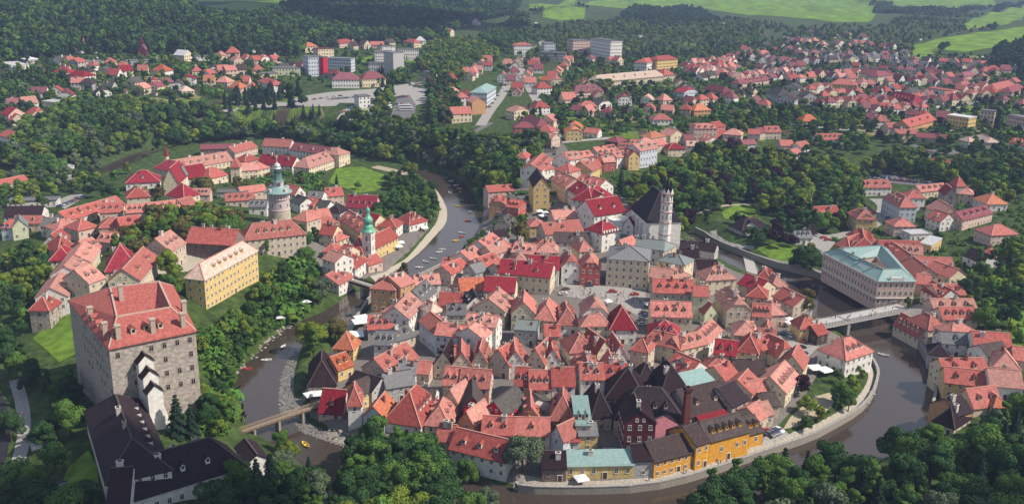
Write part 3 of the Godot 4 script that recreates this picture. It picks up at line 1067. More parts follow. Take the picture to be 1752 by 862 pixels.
# tile, eave a, eave b, depth, wall height, roof height, roof form, wall, roof, chimneys c / dormers d D / W many windows / n none
const HOUSES := [
	# round the square
	[10, 318, 140, 440, 140, 13, 9, 4.9, "q", "w", "k", "c2"], [10, 440, 145, 580, 150, 13, 9, 4.9, "q", "r", "k", "c2"],
	[10, -110, 180, 240, 215, 14, 9, 4.6, "g", "c", "d", "c3d2"], [10, 92, 150, 300, 160, 12, 9, 4.6, "g", "w", "d", "c2"],
	[10, -20, 450, 140, 455, 15, 8, 4.9, "p", "c", "k", "c2"], [10, 137, 490, 275, 500, 17, 6, 5.1, "P", "c", "k", "c1"], [10, 290, 525, 430, 525, 17, 5, 5.5, "P", "w", "r", "c1D3"],
	[10, 450, 537, 650, 533, 8, 7, 3.4, "h", "c", "k", "c1"], [10, 462, 455, 630, 455, 12, 10, 4.9, "q", "w", "k", "c1"], [10, 645, 555, 820, 555, 14, 7, 7.4, "P", "w", "d", "d1"],
	[10, 935, 310, 1205, 320, 13, 9, 4.2, "g", "b", "r", "c3d4"], [10, 920, 470, 1195, 480, 13, 9, 4.2, "g", "c", "k", "c2d4"], [10, 905, 600, 1115, 612, 12, 7, 4.6, "h", "w", "d", "c2d3"],
	[10, 905, 645, 1110, 692, 9, 7, 3.4, "g", "c", "k", "c1d2"], [10, 1112, 695, 1300, 652, 9, 7, 3.4, "g", "c", "k", "c1d3"], [10, 1302, 648, 1395, 560, 9, 7, 3.4, "g", "w", "k", "c1d4"],
	[10, 1205, 335, 1305, 340, 10, 12, 3.0, "g", "e", "r", "c1"], [10, 1280, 452, 1368, 442, 10, 6, 4.0, "p", "e", "k", ""], [10, 1430, 430, 1590, 430, 20, 9, 4.6, "q", "b", "k", "c3D2"],
	[10, 1290, 230, 1490, 218, 12, 8, 4.6, "h", "c", "k", "c2d3"], [10, 1500, 250, 1640, 300, 12, 6, 3.8, "g", "c", "d", "c1"], [10, 1620, 218, 1724, 232, 12, 6, 3.8, "h", "c", "r", "c1d2"],
	[10, 1130, 72, 1240, 78, 10, 6, 3.0, "g", "w", "b", "c1"], [10, 1230, 150, 1370, 152, 9, 6, 3.0, "g", "g", "b", "c1"], [10, 905, 205, 1050, 225, 11, 8, 3.0, "g", "b", "k", "c1"], [10, 1052, 225, 1190, 200, 11, 8, 3.0, "h", "p", "k", "c2d2"],
	[10, 1600, 470, 1724, 480, 11, 6, 3.8, "g", "p", "k", "c1d4"], [10, 1370, 352, 1432, 362, 10, 6, 3.0, "g", "c", "k", "c1"], [10, 1270, 838, 1450, 858, 11, 6, 3.8, "h", "c", "r", "c2"], [10, 1340, 718, 1490, 738, 11, 7, 3.8, "g", "c", "d", "c1d2"],
	[10, 1480, 592, 1640, 602, 12, 7, 3.8, "h", "p", "k", "c2d2"], [10, 1500, 702, 1640, 722, 13, 6, 5.1, "P", "b", "r", "c1"], [10, 1500, 858, 1690, 860, 11, 6, 3.4, "g", "b", "n", "c1"], [10, 1640, 640, 1760, 650, 11, 7, 3.4, "g", "w", "r", "c1"],
	[10, 80, 770, 200, 792, 13, 6, 5.3, "p", "c", "r", "c1D3"], [10, 205, 765, 308, 765, 13, 6, 4.6, "p", "w", "r", "c1D2"], [10, -62, 792, 75, 792, 13, 6, 5.3, "p", "w", "r", "c1D3"],
	[10, 375, 715, 555, 700, 13, 6, 4.6, "h", "c", "r", "c1d3"], [10, 556, 722, 655, 705, 13, 7, 4.9, "p", "c", "r", "c1D2"], [10, 660, 750, 756, 746, 13, 6, 5.3, "p", "w", "r", "c1D2"], [10, 780, 690, 900, 712, 9, 9, 3.8, "h", "b", "r", "c1d2"],
	[10, 1020, 795, 1175, 862, 11, 7, 3.8, "g", "w", "r", "c1d2"], [10, 400, 862, 590, 862, 13, 6, 4.6, "q", "b", "r", "c1D2"], [10, 205, 602, 310, 602, 8, 6, 3.0, "g", "c", "r", "c1"], [10, 0, 572, 150, 582, 12, 6, 1, "f", "g", "v", "c1"],
	[10, 600, 862, 720, 862, 12, 6, 4.9, "p", "p", "r", "c1"], [10, -10, 120, 90, 118, 12, 7, 3.8, "h", "p", "k", "c2"], [10, 150, 40, 290, 45, 12, 8, 3.8, "h", "c", "k", "c2d2"], [10, -20, 40, 130, 60, 12, 7, 3.8, "g", "p", "k", "c1d3"],
	[10, 960, 95, 1140, 130, 12, 10, 3.0, "h", "c", "v", "c1"], [10, 1560, 335, 1700, 350, 11, 6, 3.4, "h", "p", "r", "c1"], [10, 1180, 840, 1270, 800, 10, 7, 3.0, "g", "g", "n", ""],
	# north bank of the old town, by the barber's bridge
	[9, 760, 285, 925, 296, 14, 11, 3.0, "h", "o", "k", "c3d1"], [9, 960, 277, 1055, 242, 14, 11, 3.4, "g", "o", "k", "c2"], [9, 1110, 375, 1200, 300, 10, 7, 4.6, "g", "w", "g", "c1d3"], [9, 1015, 490, 1112, 385, 12, 8, 4.6, "g", "w", "k", "c2d3"],
	[9, 835, 440, 1000, 470, 12, 7, 3.8, "h", "p", "k", "c2d1"], [9, 740, 560, 905, 556, 12, 5, 3.8, "g", "g", "r", "c1d3"], [9, 780, 660, 920, 666, 11, 7, 3.8, "g", "w", "g", "d3"], [9, 925, 640, 1060, 600, 11, 7, 3.0, "g", "b", "g", "c1d2"],
	[9, 870, 858, 1080, 742, 12, 5, 4.6, "g", "p", "k", "c2d3"], [9, 1190, 592, 1510, 626, 10, 9, 3.0, "g", "l", "k", "c2d1W"], [9, 1085, 500, 1190, 590, 10, 9, 3.0, "g", "l", "k", "c1"], [9, 1512, 622, 1640, 520, 12, 9, 3.4, "g", "w", "k", "c2d1"],
	[9, 1180, 792, 1310, 802, 13, 6, 5.3, "p", "c", "b", "D2"], [9, 1302, 802, 1440, 802, 13, 6, 5.3, "p", "c", "r", "D4"], [9, 1440, 775, 1540, 780, 13, 7, 4.9, "p", "c", "r", "D4"], [9, 1545, 765, 1690, 802, 13, 6, 5.3, "p", "b", "r", "c1D3"],
	[9, 1215, 395, 1370, 400, 11, 7, 3.8, "g", "p", "r", "c2"], [9, 1365, 300, 1530, 290, 11, 7, 3.8, "g", "b", "o", "c1"], [9, 1520, 300, 1724, 312, 13, 8, 4.6, "g", "c", "d", "c2"], [9, 1400, 400, 1540, 392, 10, 8, 4.1, "p", "w", "s", "D2"], [9, 1270, 462, 1400, 462, 10, 7, 3.0, "g", "b", "g", "d2c1"],
	[9, 1225, 140, 1310, 150, 10, 6, 3.0, "g", "r", "r", "c1"], [9, 1300, 190, 1420, 132, 10, 6, 3.0, "g", "p", "r", "c1d1"], [9, 1060, 262, 1228, 252, 10, 8, 3.0, "g", "w", "k", "c2d2"], [9, 1430, 102, 1520, 60, 12, 6, 3.8, "g", "w", "k", "c2"], [9, 1530, 142, 1640, 102, 11, 7, 3.4, "g", "p", "r", "d2"], [9, 1465, 182, 1545, 160, 9, 7, 3.0, "g", "g", "g", "c1"],
	[9, 1290, 272, 1370, 290, 10, 7, 3.0, "h", "p", "k", "c1"], [9, 1660, 440, 1730, 365, 14, 8, 4.6, "g", "c", "k", "c2d2"], [9, 1560, 400, 1655, 430, 10, 7, 3.0, "g", "r", "r", "c1"], [9, 1390, 520, 1600, 545, 9, 11, 3.0, "g", "w", "k", "c1d3"], [9, 1580, 60, 1700, 20, 10, 7, 3.4, "g", "p", "k", "c1"], [9, 1640, 180, 1740, 150, 10, 7, 3.4, "g", "b", "k", "c1"],
	[9, 1160, 450, 1250, 430, 9, 8, 3.0, "h", "w", "q", "c1"],
	# the castle side of the bridge
	[9, 435, 82, 520, 112, 11, 10, 3.0, "g", "w", "k", "c1"], [9, 655, 152, 738, 92, 14, 7, 5.3, "h", "w", "r", "c2d1"], [9, 545, 262, 642, 206, 14, 6, 3.8, "g", "w", "k", "c1d2"], [9, 745, 130, 840, 100, 9, 5, 2.7, "g", "p", "r", "c1"], [9, 540, 40, 600, 55, 9, 8, 3.0, "g", "c", "r", "c1"],
	# the mill spit
	[9, 510, 680, 640, 692, 9, 6, 5.1, "P", "y", "o", "d1"], [9, 540, 832, 642, 795, 9, 5, 3.8, "g", "y", "o", "d2"], [13, 335, 72, 522, 62, 20, 4, 7.4, "P", "b", "b", ""],
	[13, 405, 250, 560, 262, 12, 3, 6.1, "g", "p", "d", "d1"], [13, 600, 195, 690, 192, 9, 9.5, 5.1, "P", "w", "r", "d1"], [13, 702, 272, 842, 288, 12, 7, 3.6, "p", "l", "o", "c1"], [13, 840, 302, 1085, 342, 19, 4.5, 8.4, "h", "w", "r", "d4c1"],
	[13, 1110, 328, 1278, 342, 15, 4, 5.0, "P", "c", "k", "D2"], [13, 1275, 490, 1652, 582, 11, 6, 4.6, "g", "w", "r", "d3"], [13, 1180, 430, 1290, 452, 9, 5, 3.8, "g", "c", "r", "c2"], [13, 1340, 305, 1440, 335, 11, 6, 4.0, "p", "o", "k", "c1"],
	[13, 1370, 222, 1495, 222, 15, 6, 4.1, "p", "x", "n", ""], [13, 1500, 232, 1642, 272, 15, 6, 4.1, "p", "x", "n", ""], [13, 1490, 390, 1702, 402, 10, 6, 3.8, "g", "c", "r", "d2c1"], [13, 860, 92, 1050, 62, 12, 6, 3.0, "g", "g", "g", "c2"], [13, 590, 62, 760, 112, 11, 6, 3.0, "g", "g", "b", "d1"],
	[13, 1050, 172, 1170, 182, 9, 6, 3.0, "g", "w", "n", "c1"], [13, 1235, 160, 1330, 185, 10, 6, 4.0, "p", "c", "k", "c1"], [13, 690, 130, 790, 90, 9, 6, 3.0, "g", "y", "n", ""], [9, 940, 858, 1060, 862, 10, 6, 3.0, "g", "w", "g", "c2"], [9, 1065, 850, 1150, 858, 9, 5, 3.0, "g", "p", "r", ""],
	# the row behind the brewery
	[14, 0, 70, 100, 76, 11, 7, 4.6, "g", "c", "r", "d2c1"], [14, 102, 96, 250, 96, 11, 7, 4.6, "g", "c", "r", "d3c1"], [14, 252, 76, 405, 76, 11, 8, 4.6, "g", "w", "r", "c1"], [14, 445, 32, 600, 32, 11, 8, 3.8, "g", "w", "r", "c2d2"], [14, 602, 28, 752, 34, 11, 8, 3.8, "g", "w", "r", "c2d2"], [13, 1230, 66, 1340, 76, 11, 7, 4.6, "g", "c", "r", "d2"], [13, 1342, 78, 1540, 92, 11, 7, 4.6, "g", "p", "r", "d3c1"],
	[14, 45, 300, 180, 302, 14, 4, 4.5, "p", "y", "r", "D2"], [14, 237, 292, 400, 300, 14, 6, 6.8, "P", "k", "r", "D2"], [14, 410, 332, 515, 332, 14, 9, 3, "l", "b", "t", "d2"], [14, 517, 276, 650, 266, 14, 6, 7.4, "P", "s", "b", "c1"],
	[14, 430, 405, 555, 402, 9, 6, 2.5, "g", "y", "g", "c1"], [14, 237, 400, 326, 442, 9, 6, 4.1, "p", "l", "r", ""], [14, 328, 446, 434, 442, 9, 4.5, 2.7, "g", "l", "r", ""], [14, 0, 402, 236, 406, 10, 6, 3.8, "g", "c", "r", "c1d1"],
	[14, 340, 606, 795, 597, 5.5, 5, 1.8, "l", "y", "t", "c1"], [14, 185, 622, 345, 622, 9, 5, 3.4, "g", "u", "b", "c1"], [14, 797, 572, 925, 566, 10, 6, 3.0, "g", "g", "b", ""], [14, 735, 322, 942, 322, 13, 12, 4.1, "p", "m", "b", "c1"], [14, 930, 428, 1100, 348, 10, 6, 2.7, "g", "p", "u", ""],
	[14, 1500, 100, 1560, 140, 12, 5, 4.0, "p", "b", "k", ""], [14, 1582, 130, 1648, 52, 11, 6, 3.8, "g", "c", "k", "d1"], [14, 1632, 306, 1712, 256, 10, 5, 3.0, "g", "b", "k", ""], [14, 1400, 40, 1500, 5, 11, 6, 3.4, "g", "b", "r", "c1"],
	[14, 0, 210, 40, 250, 14, 4, 3.8, "g", "w", "n", ""],
	# the south-west bank and the bend
	[15, 130, 122, 222, 10, 12, 6, 4.6, "g", "c", "k", "d5"], [15, 0, 210, 90, 205, 10, 5, 2.7, "g", "b", "n", ""], [15, 0, 270, 52, 262, 9, 5, 2.7, "g", "b", "k", ""],
	[15, 1190, 50, 1472, 82, 11, 6, 3.8, "g", "y", "r", "d2"], [15, 1250, 142, 1382, 222, 12, 5, 4.9, "p", "b", "r", "D2"], [15, 1112, 300, 1252, 352, 12, 4, 4.9, "h", "b", "b", "c2"], [15, 1270, 272, 1372, 242, 11, 5, 3.8, "g", "o", "b", "c1"], [15, 1490, 72, 1712, 92, 12, 5.5, 4.2, "g", "w", "k", "c1"], [15, 1515, 216, 1612, 211, 9, 4, 2.7, "h", "c", "o", ""],
	[11, 230, 552, 340, 547, 9, 6.5, 3.8, "P", "y", "r", "c2d2"], [11, 345, 600, 415, 580, 8, 5, 3.0, "g", "k", "r", "c1"], [11, 350, 692, 535, 766, 17, 7, 5.0, "P", "w", "k", "D3"], [11, 40, 272, 140, 266, 11, 6, 3.8, "h", "c", "k", "c1"], [11, 45, 338, 182, 406, 11, 6, 3.8, "g", "b", "r", "c1"], [11, 0, 462, 130, 456, 11, 6, 3.8, "h", "p", "k", "c1d2"],
	[11, 82, 740, 190, 712, 12, 6, 4.9, "q", "b", "r", "D2"], [11, 85, 802, 247, 832, 13, 6, 4.9, "p", "c", "k", ""], [11, -40, 590, 38, 600, 11, 6, 3.4, "h", "c", "k", "c1"], [11, -30, 700, 40, 690, 11, 6, 3.4, "g", "b", "r", "c1"],
	[11, 1042, 292, 1170, 352, 11, 6, 3.8, "g", "w", "r", "d6c1"], [11, 1152, 332, 1342, 326, 11, 6, 3.4, "g", "p", "k", "d3"], [11, 1130, 432, 1422, 432, 11, 6, 3.4, "g", "p", "k", "c1d3"], [11, 1190, 492, 1422, 492, 11, 6, 3.4, "g", "c", "r", "d4"], [11, 1090, 562, 1215, 545, 13, 6, 4.2, "P", "c", "k", "c1"], [11, 1022, 612, 1110, 602, 16, 4, 4.9, "p", "c", "r", "D5"],
	[11, 1395, 662, 1652, 682, 11, 6, 3.8, "g", "w", "r", "c2"], [11, 1182, 652, 1388, 662, 10, 6, 3.0, "g", "w", "g", "d1"], [11, 1090, 722, 1232, 742, 10, 5, 3.0, "h", "g", "b", ""], [11, 1532, 802, 1702, 822, 13, 5, 4.2, "P", "c", "k", "c1"], [11, 1200, 858, 1500, 852, 11, 6, 3.8, "g", "c", "r", "c2d2"], [11, 1240, 600, 1420, 580, 10, 7, 3.0, "h", "b", "k", "c1"],
	[11, 862, 82, 1002, 192, 11, 7, 3.8, "g", "p", "r", "c2"], [11, 770, 20, 860, 82, 11, 7, 3.8, "g", "p", "r", "d2"], [11, 1005, 250, 1100, 262, 10, 6, 3.4, "g", "p", "r", ""], [11, 1070, 152, 1232, 212, 11, 5, 3.4, "g", "c", "r", "c1"], [11, 985, 122, 1260, 132, 9, 5, 2.7, "g", "b", "k", ""], [11, 1320, 62, 1440, 112, 11, 4.5, 3.4, "g", "w", "b", ""], [11, 1440, 60, 1540, 75, 10, 5, 3.0, "h", "o", "r", "c1"], [11, 850, 42, 1050, 62, 11, 6, 3.4, "g", "w", "k", "d4"], [11, 570, 10, 720, 30, 11, 6, 3.4, "g", "w", "r", "d3"],
	[11, 1660, 760, 1740, 770, 11, 5, 3.4, "g", "p", "r", ""], [11, 1490, 745, 1640, 720, 10, 5, 3.0, "g", "w", "n", ""],
	# the quarter behind the school
	[7, 340, 622, 500, 612, 11, 6, 4.2, "g", "c", "r", "d1c1"], [7, 290, 640, 350, 655, 10, 6, 4.1, "p", "c", "r", ""], [7, 610, 642, 726, 646, 14, 8, 3.8, "h", "y", "r", "d3c1"], [7, 545, 600, 612, 645, 12, 8, 3.0, "g", "y", "r", ""], [7, 640, 602, 740, 602, 11, 5, 3.8, "h", "b", "b", ""], [7, 900, 562, 1012, 562, 24, 10, 5.1, "P", "l", "r", "D3c1"],
	[7, 655, 432, 842, 432, 12, 6, 3.8, "g", "w", "k", "c1d3"], [7, 950, 502, 1068, 502, 12, 9, 3.4, "h", "w", "r", "d2"], [7, 1040, 462, 1222, 442, 10, 5, 3.0, "g", "c", "k", "d4"], [7, 1200, 482, 1282, 486, 14, 8, 4.6, "p", "s", "d", ""], [7, 1280, 420, 1340, 418, 8, 12, 5.1, "P", "s", "r", ""], [7, 1480, 542, 1622, 542, 16, 5, 4.6, "h", "w", "o", "c1"], [7, 1290, 470, 1390, 480, 12, 7, 3.0, "h", "b", "k", "c1"],
	[7, 1072, 560, 1165, 612, 14, 8, 4.6, "g", "b", "k", ""], [7, 1170, 662, 1272, 652, 11, 6, 4.5, "p", "w", "r", "D1"], [7, 1320, 652, 1520, 602, 11, 6, 3.8, "g", "p", "u", "d4"], [7, 1512, 752, 1692, 742, 13, 6, 3.8, "h", "p", "r", "c1"], [7, 860, 692, 1002, 692, 12, 6, 3.8, "h", "p", "k", "c1"], [7, 570, 842, 742, 858, 32, 6, 5.1, "P", "p", "r", "D5"], [7, 458, 815, 560, 840, 28, 6, 4.2, "P", "o", "r", "D4"],
	[7, 770, 852, 1050, 860, 12, 6, 3.8, "g", "p", "r", "d4"], [7, 970, 752, 1110, 746, 9, 4, 1, "f", "w", "w", ""], [7, 1030, 800, 1110, 820, 10, 5, 2, "l", "y", "w", ""], [7, 350, 112, 526, 112, 12, 5, 3.8, "g", "w", "r", "d5"], [7, 880, 72, 1032, 72, 12, 7, 2.7, "g", "p", "r", "c2"], [7, 1002, 92, 1240, 112, 11, 5, 3.0, "g", "b", "u", "c1"], [7, 1090, 272, 1222, 288, 11, 5, 3.4, "g", "w", "o", ""], [7, 1070, 225, 1120, 225, 9, 5, 4.0, "p", "w", "k", ""],
	[7, 100, 152, 186, 152, 11, 5, 3.4, "g", "p", "r", ""], [7, 0, 62, 100, 60, 11, 6, 3.8, "g", "b", "k", "d2"], [7, 200, 770, 310, 768, 8, 4, 3.0, "g", "w", "g", "d3"], [7, 230, 165, 300, 150, 10, 5, 3.0, "g", "w", "k", ""], [7, 190, 210, 240, 200, 9, 4, 3.0, "g", "w", "r", ""], [7, 820, 30, 880, 30, 11, 6, 3.0, "g", "p", "r", ""],
	[7, 1370, 90, 1480, 130, 11, 5, 3.0, "h", "b", "q", ""], [7, 1630, 130, 1740, 150, 11, 6, 3.4, "g", "w", "o", "d4"], [7, 1290, 110, 1360, 125, 9, 6, 3.0, "h", "e", "q", ""],
	# the high street and the neck
	[6, 0, 232, 82, 238, 14, 9, 3.4, "h", "w", "r", "c2"], [6, 182, 322, 258, 242, 14, 9, 3.8, "g", "w", "k", "d5"], [6, 70, 300, 182, 322, 14, 9, 4.1, "p", "w", "k", "d2"], [6, 305, 232, 366, 248, 12, 8, 4.1, "p", "w", "k", "D2"], [6, 366, 250, 440, 232, 12, 8, 3.8, "g", "w", "k", "d2"],
	[6, 440, 235, 535, 218, 10, 6, 3.0, "g", "p", "k", "d2"], [6, 537, 222, 590, 240, 10, 6, 3.0, "g", "r", "k", "d1c1"], [6, 590, 240, 690, 232, 10, 6, 3.0, "g", "p", "k", "d1c1"], [6, 560, 200, 640, 188, 10, 6, 3.0, "g", "p", "k", "c1"], [6, 642, 188, 700, 178, 10, 6, 3.0, "g", "w", "k", "d2"], [6, 700, 168, 778, 172, 10, 6, 3.0, "g", "w", "k", "d3"], [6, 690, 232, 770, 218, 10, 8, 3.0, "g", "w", "k", "d2"], [6, 770, 226, 842, 222, 12, 10, 4.0, "p", "y", "r", "D1"], [6, 846, 188, 962, 168, 14, 13, 3.8, "g", "l", "k", "d2c1"], [6, 775, 145, 850, 150, 11, 8, 3.0, "g", "w", "k", "d2"], [6, 850, 140, 960, 130, 11, 8, 3.0, "h", "b", "k", "c1"],
	[6, 920, 102, 1022, 86, 12, 9, 3.0, "h", "b", "o", "c1"], [6, 1050, 86, 1142, 78, 13, 8, 4.0, "p", "c", "k", ""], [6, 1210, 36, 1362, 36, 14, 10, 3.0, "m", "p", "k", "d3"], [6, 1400, 72, 1522, 82, 13, 7, 3.8, "h", "p", "k", ""], [6, 1362, 30, 1420, 20, 13, 9, 3.0, "g", "r", "r", ""], [6, 1570, 72, 1650, 76, 11, 6, 3.0, "g", "p", "r", ""], [6, 1652, 66, 1724, 56, 11, 6, 3.0, "g", "b", "u", ""], [6, 1035, 176, 1152, 172, 12, 6, 3.4, "h", "c", "d", ""], [6, 1160, 152, 1302, 156, 11, 6, 3.0, "g", "w", "q", "d3"], [6, 1370, 152, 1470, 146, 11, 6, 3.0, "g", "c", "r", "d3"], [6, 1472, 145, 1540, 142, 10, 6, 3.0, "g", "g", "b", ""], [6, 1540, 145, 1630, 140, 10, 6, 3.0, "g", "l", "u", ""],
	[6, 610, 215, 690, 205, 9, 6, 3, "g", "p", "k", "d2"], [6, 500, 262, 580, 268, 9, 6, 3, "g", "c", "r", "c1"], [6, 600, 262, 680, 258, 9, 7, 3, "g", "r", "k", "c1"], [6, 960, 150, 1030, 140, 10, 6, 3, "g", "b", "k", ""], [6, 1150, 110, 1210, 108, 10, 6, 3, "g", "p", "u", ""],
	[6, 380, 302, 522, 322, 12, 7, 4.5, "p", "y", "r", "c1"], [6, 245, 376, 345, 426, 13, 10, 4.6, "g", "p", "k", "d2c1"], [6, 345, 432, 512, 532, 14, 10, 4.6, "g", "w", "d", "d2c2"], [6, 470, 300, 590, 290, 12, 6, 3.4, "g", "o", "r", "c1"], [6, 270, 310, 370, 330, 12, 9, 3.8, "h", "p", "r", "c1"], [6, 400, 400, 560, 440, 14, 9, 4.6, "g", "w", "r", "d3c1"],
	[6, 210, 746, 465, 722, 12, 5, 4.6, "g", "p", "k", "c3d1"], [6, 270, 646, 452, 634, 11, 6, 3.8, "g", "p", "k", "c3"], [6, 105, 692, 206, 690, 11, 6, 2.5, "h", "y", "r", ""], [6, 270, 797, 502, 802, 13, 6, 3.4, "g", "w", "n", "c1d1"], [6, 20, 858, 120, 850, 11, 6, 3.8, "h", "p", "k", "c2"], [6, 120, 850, 265, 852, 11, 6, 3.8, "h", "p", "k", "c2"], [6, 440, 858, 530, 850, 12, 7, 4.2, "P", "c", "k", "c1"], [6, 290, 600, 400, 590, 10, 6, 4.0, "p", "g", "n", ""], [6, 745, 832, 1002, 852, 14, 8, 3.0, "g", "w", "v", "c3"], [6, 1110, 842, 1220, 852, 10, 6, 3.0, "g", "w", "b", "c2"], [6, 1225, 845, 1345, 862, 9, 5, 3.0, "g", "g", "b", "c1"], [6, 660, 830, 745, 850, 12, 8, 4.1, "p", "c", "k", ""], [6, 1000, 862, 1090, 820, 11, 8, 3.0, "h", "b", "v", ""],
	[6, 1530, 722, 1724, 702, 13, 4, 4.6, "h", "g", "b", "c2"], [6, 1480, 650, 1530, 700, 10, 4, 3.4, "g", "w", "b", ""], [6, 350, 62, 460, 62, 13, 7, 4.1, "q", "y", "o", "c1"], [6, 150, 50, 250, 60, 12, 8, 3.8, "h", "p", "r", ""], [6, 0, 30, 140, 30, 12, 7, 3.8, "h", "r", "u", ""], [6, 465, 60, 560, 70, 9, 4, 3.0, "g", "w", "r", ""], [6, 690, 130, 760, 115, 11, 5, 3.0, "h", "k", "u", ""],
	[6, 1240, 100, 1300, 120, 10, 6, 3.0, "g", "w", "k", "d2"], [6, 155, 90, 250, 105, 11, 8, 3.0, "g", "p", "k", "d2"],
	# the castle quarter below the tower
	[5, 790, 838, 945, 762, 10, 7, 4.6, "g", "y", "r", "c1"], [5, 610, 858, 705, 862, 13, 7, 5.3, "h", "c", "r", ""], [5, 550, 642, 690, 732, 11, 7, 4.6, "g", "y", "r", "d3c1"], [5, 592, 562, 790, 572, 13, 4, 6.1, "g", "p", "d", "c3d4"], [5, 460, 592, 552, 602, 11, 5, 3.8, "h", "g", "b", ""], [5, 330, 652, 500, 632, 12, 5, 3.8, "g", "p", "k", "c1"], [5, 400, 682, 540, 662, 9, 4, 3.0, "h", "p", "k", ""],
	[5, 410, 742, 506, 752, 11, 7, 3.8, "g", "c", "r", "c2"], [5, 530, 792, 612, 762, 10, 7, 3.4, "h", "c", "r", "d2c1"], [5, 440, 858, 530, 862, 10, 6, 3.0, "h", "c", "r", "c1"], [5, 250, 482, 322, 462, 10, 6, 4.5, "p", "w", "k", ""], [5, 285, 540, 370, 550, 10, 6, 3.0, "g", "r", "r", "d3"], [5, 470, 492, 580, 482, 12, 6, 3.8, "g", "p", "r", "c2d1"], [5, 330, 500, 430, 505, 11, 6, 3.0, "g", "w", "g", "d1"], [5, 1020, 682, 1140, 652, 13, 5, 5.1, "P", "w", "r", "c2d2"], [5, 800, 692, 930, 702, 12, 6, 4.2, "P", "w", "r", "c2"], [5, 380, 560, 460, 570, 10, 6, 3.0, "g", "w", "n", ""], [5, 220, 520, 285, 545, 10, 6, 3.0, "g", "w", "n", "c1"], [5, 230, 640, 330, 660, 11, 5, 3.8, "h", "b", "k", ""], [5, 690, 640, 790, 660, 9, 5, 3.0, "g", "c", "d", ""],
	[5, -60, 560, 60, 560, 9, 5, 2.7, "g", "w", "g", "d3"], [5, -110, 470, 60, 450, 9, 5, 2.7, "g", "p", "k", ""],
	[5, 1550, 462, 1722, 452, 11, 6, 2.7, "g", "p", "r", "c1"], [5, 1555, 546, 1666, 551, 14, 7, 4.1, "q", "o", "k", "D2"], [5, 1668, 560, 1750, 570, 14, 8, 3.0, "g", "r", "r", "d3"], [5, 1592, 682, 1692, 692, 14, 5, 4.1, "q", "b", "n", "D2"], [5, 1600, 775, 1690, 762, 11, 5, 3.0, "g", "g", "b", ""], [5, 1562, 852, 1652, 792, 13, 6, 3.8, "g", "w", "k", "c2d2"], [5, 1650, 858, 1740, 840, 12, 6, 3.8, "h", "p", "r", "c2"], [5, 1480, 858, 1560, 850, 10, 5, 3.4, "h", "p", "k", "c1"],
	# the castle's outer courts
	[4, 1242, 798, 1560, 817, 13, 9, 5.3, "g", "u", "r", "c4"], [4, 1140, 862, 1240, 800, 13, 9, 5.3, "g", "b", "q", "c2d3"], [4, 285, 802, 402, 802, 12, 7, 4.1, "p", "w", "r", "c1"], [4, 380, 862, 520, 830, 13, 5, 5.3, "h", "p", "r", "c2d2"], [4, 380, 720, 520, 690, 12, 5, 3.8, "h", "c", "k", "c2d2"], [4, 520, 720, 650, 690, 12, 5, 3.8, "h", "p", "r", "c1"],
	[4, 450, 652, 832, 542, 12, 4.5, 3.8, "g", "c", "r", "d6c2"], [4, 845, 502, 1000, 490, 14, 6, 4.6, "h", "b", "r", "c2d2"], [4, 838, 402, 1066, 392, 16, 5, 6.1, "h", "w", "d", "c2d1"], [4, 1400, 372, 1532, 342, 14, 5, 5.3, "h", "c", "r", ""], [4, 1190, 312, 1560, 250, 15, 5, 5.3, "g", "c", "k", "c3d6"], [4, 1024, 300, 1185, 330, 14, 5, 5.3, "h", "c", "d", "c1"],
	[4, 1600, 322, 1730, 312, 13, 6, 3.8, "g", "c", "k", ""], [4, 1640, 260, 1740, 240, 12, 6, 3.8, "h", "c", "r", "c1"], [4, 1570, 200, 1724, 160, 11, 6, 3.8, "g", "p", "k", "c4"], [4, 1260, 482, 1402, 480, 9, 4.5, 2.7, "g", "p", "k", "d5"], [4, 1450, 472, 1652, 470, 10, 4, 1, "f", "g", "g", ""], [4, 1510, 522, 1702, 512, 9, 4, 3.0, "g", "b", "k", "d4"], [4, 842, 602, 1000, 592, 11, 4, 3.0, "g", "p", "k", "d4"], [4, 1002, 588, 1242, 560, 11, 4, 3.0, "g", "p", "k", "d4"],
	[4, 662, 602, 820, 592, 12, 5, 3.8, "g", "p", "r", "d3c1"], [4, 660, 702, 822, 692, 12, 5, 3.8, "h", "p", "r", "c1"], [4, 802, 690, 950, 670, 11, 5, 3.0, "g", "r", "r", "d1"], [4, 1110, 480, 1230, 500, 12, 5, 6.1, "h", "c", "d", ""], [4, 1230, 560, 1320, 540, 11, 4, 3.0, "g", "p", "r", ""], [4, 640, 790, 740, 800, 11, 5, 3.4, "g", "p", "k", "c1d2"], [4, 590, 858, 680, 830, 12, 5, 3.8, "g", "p", "k", "d3"],
	[4, 20, 628, 270, 622, 14, 7, 3.8, "g", "w", "b", ""], [4, 75, 672, 262, 672, 10, 5, 2.7, "g", "p", "r", "d2"], [4, 0, 702, 72, 702, 11, 7, 2.7, "m", "l", "r", "d2"], [4, 75, 700, 180, 690, 11, 7, 4.0, "p", "e", "v", ""], [4, 265, 690, 370, 690, 11, 6, 3.0, "g", "g", "g", "c1"], [4, 40, 532, 372, 522, 10, 4, 1, "f", "w", "g", ""], [4, 0, 422, 190, 382, 10, 4, 2.7, "g", "c", "r", ""], [4, 335, 312, 492, 290, 10, 4, 1, "f", "w", "w", ""], [4, -10, 80, 60, 100, 12, 6, 3.4, "g", "w", "r", ""],
	[4, 1340, 175, 1570, 170, 9, 5, 3.0, "g", "u", "u", ""],
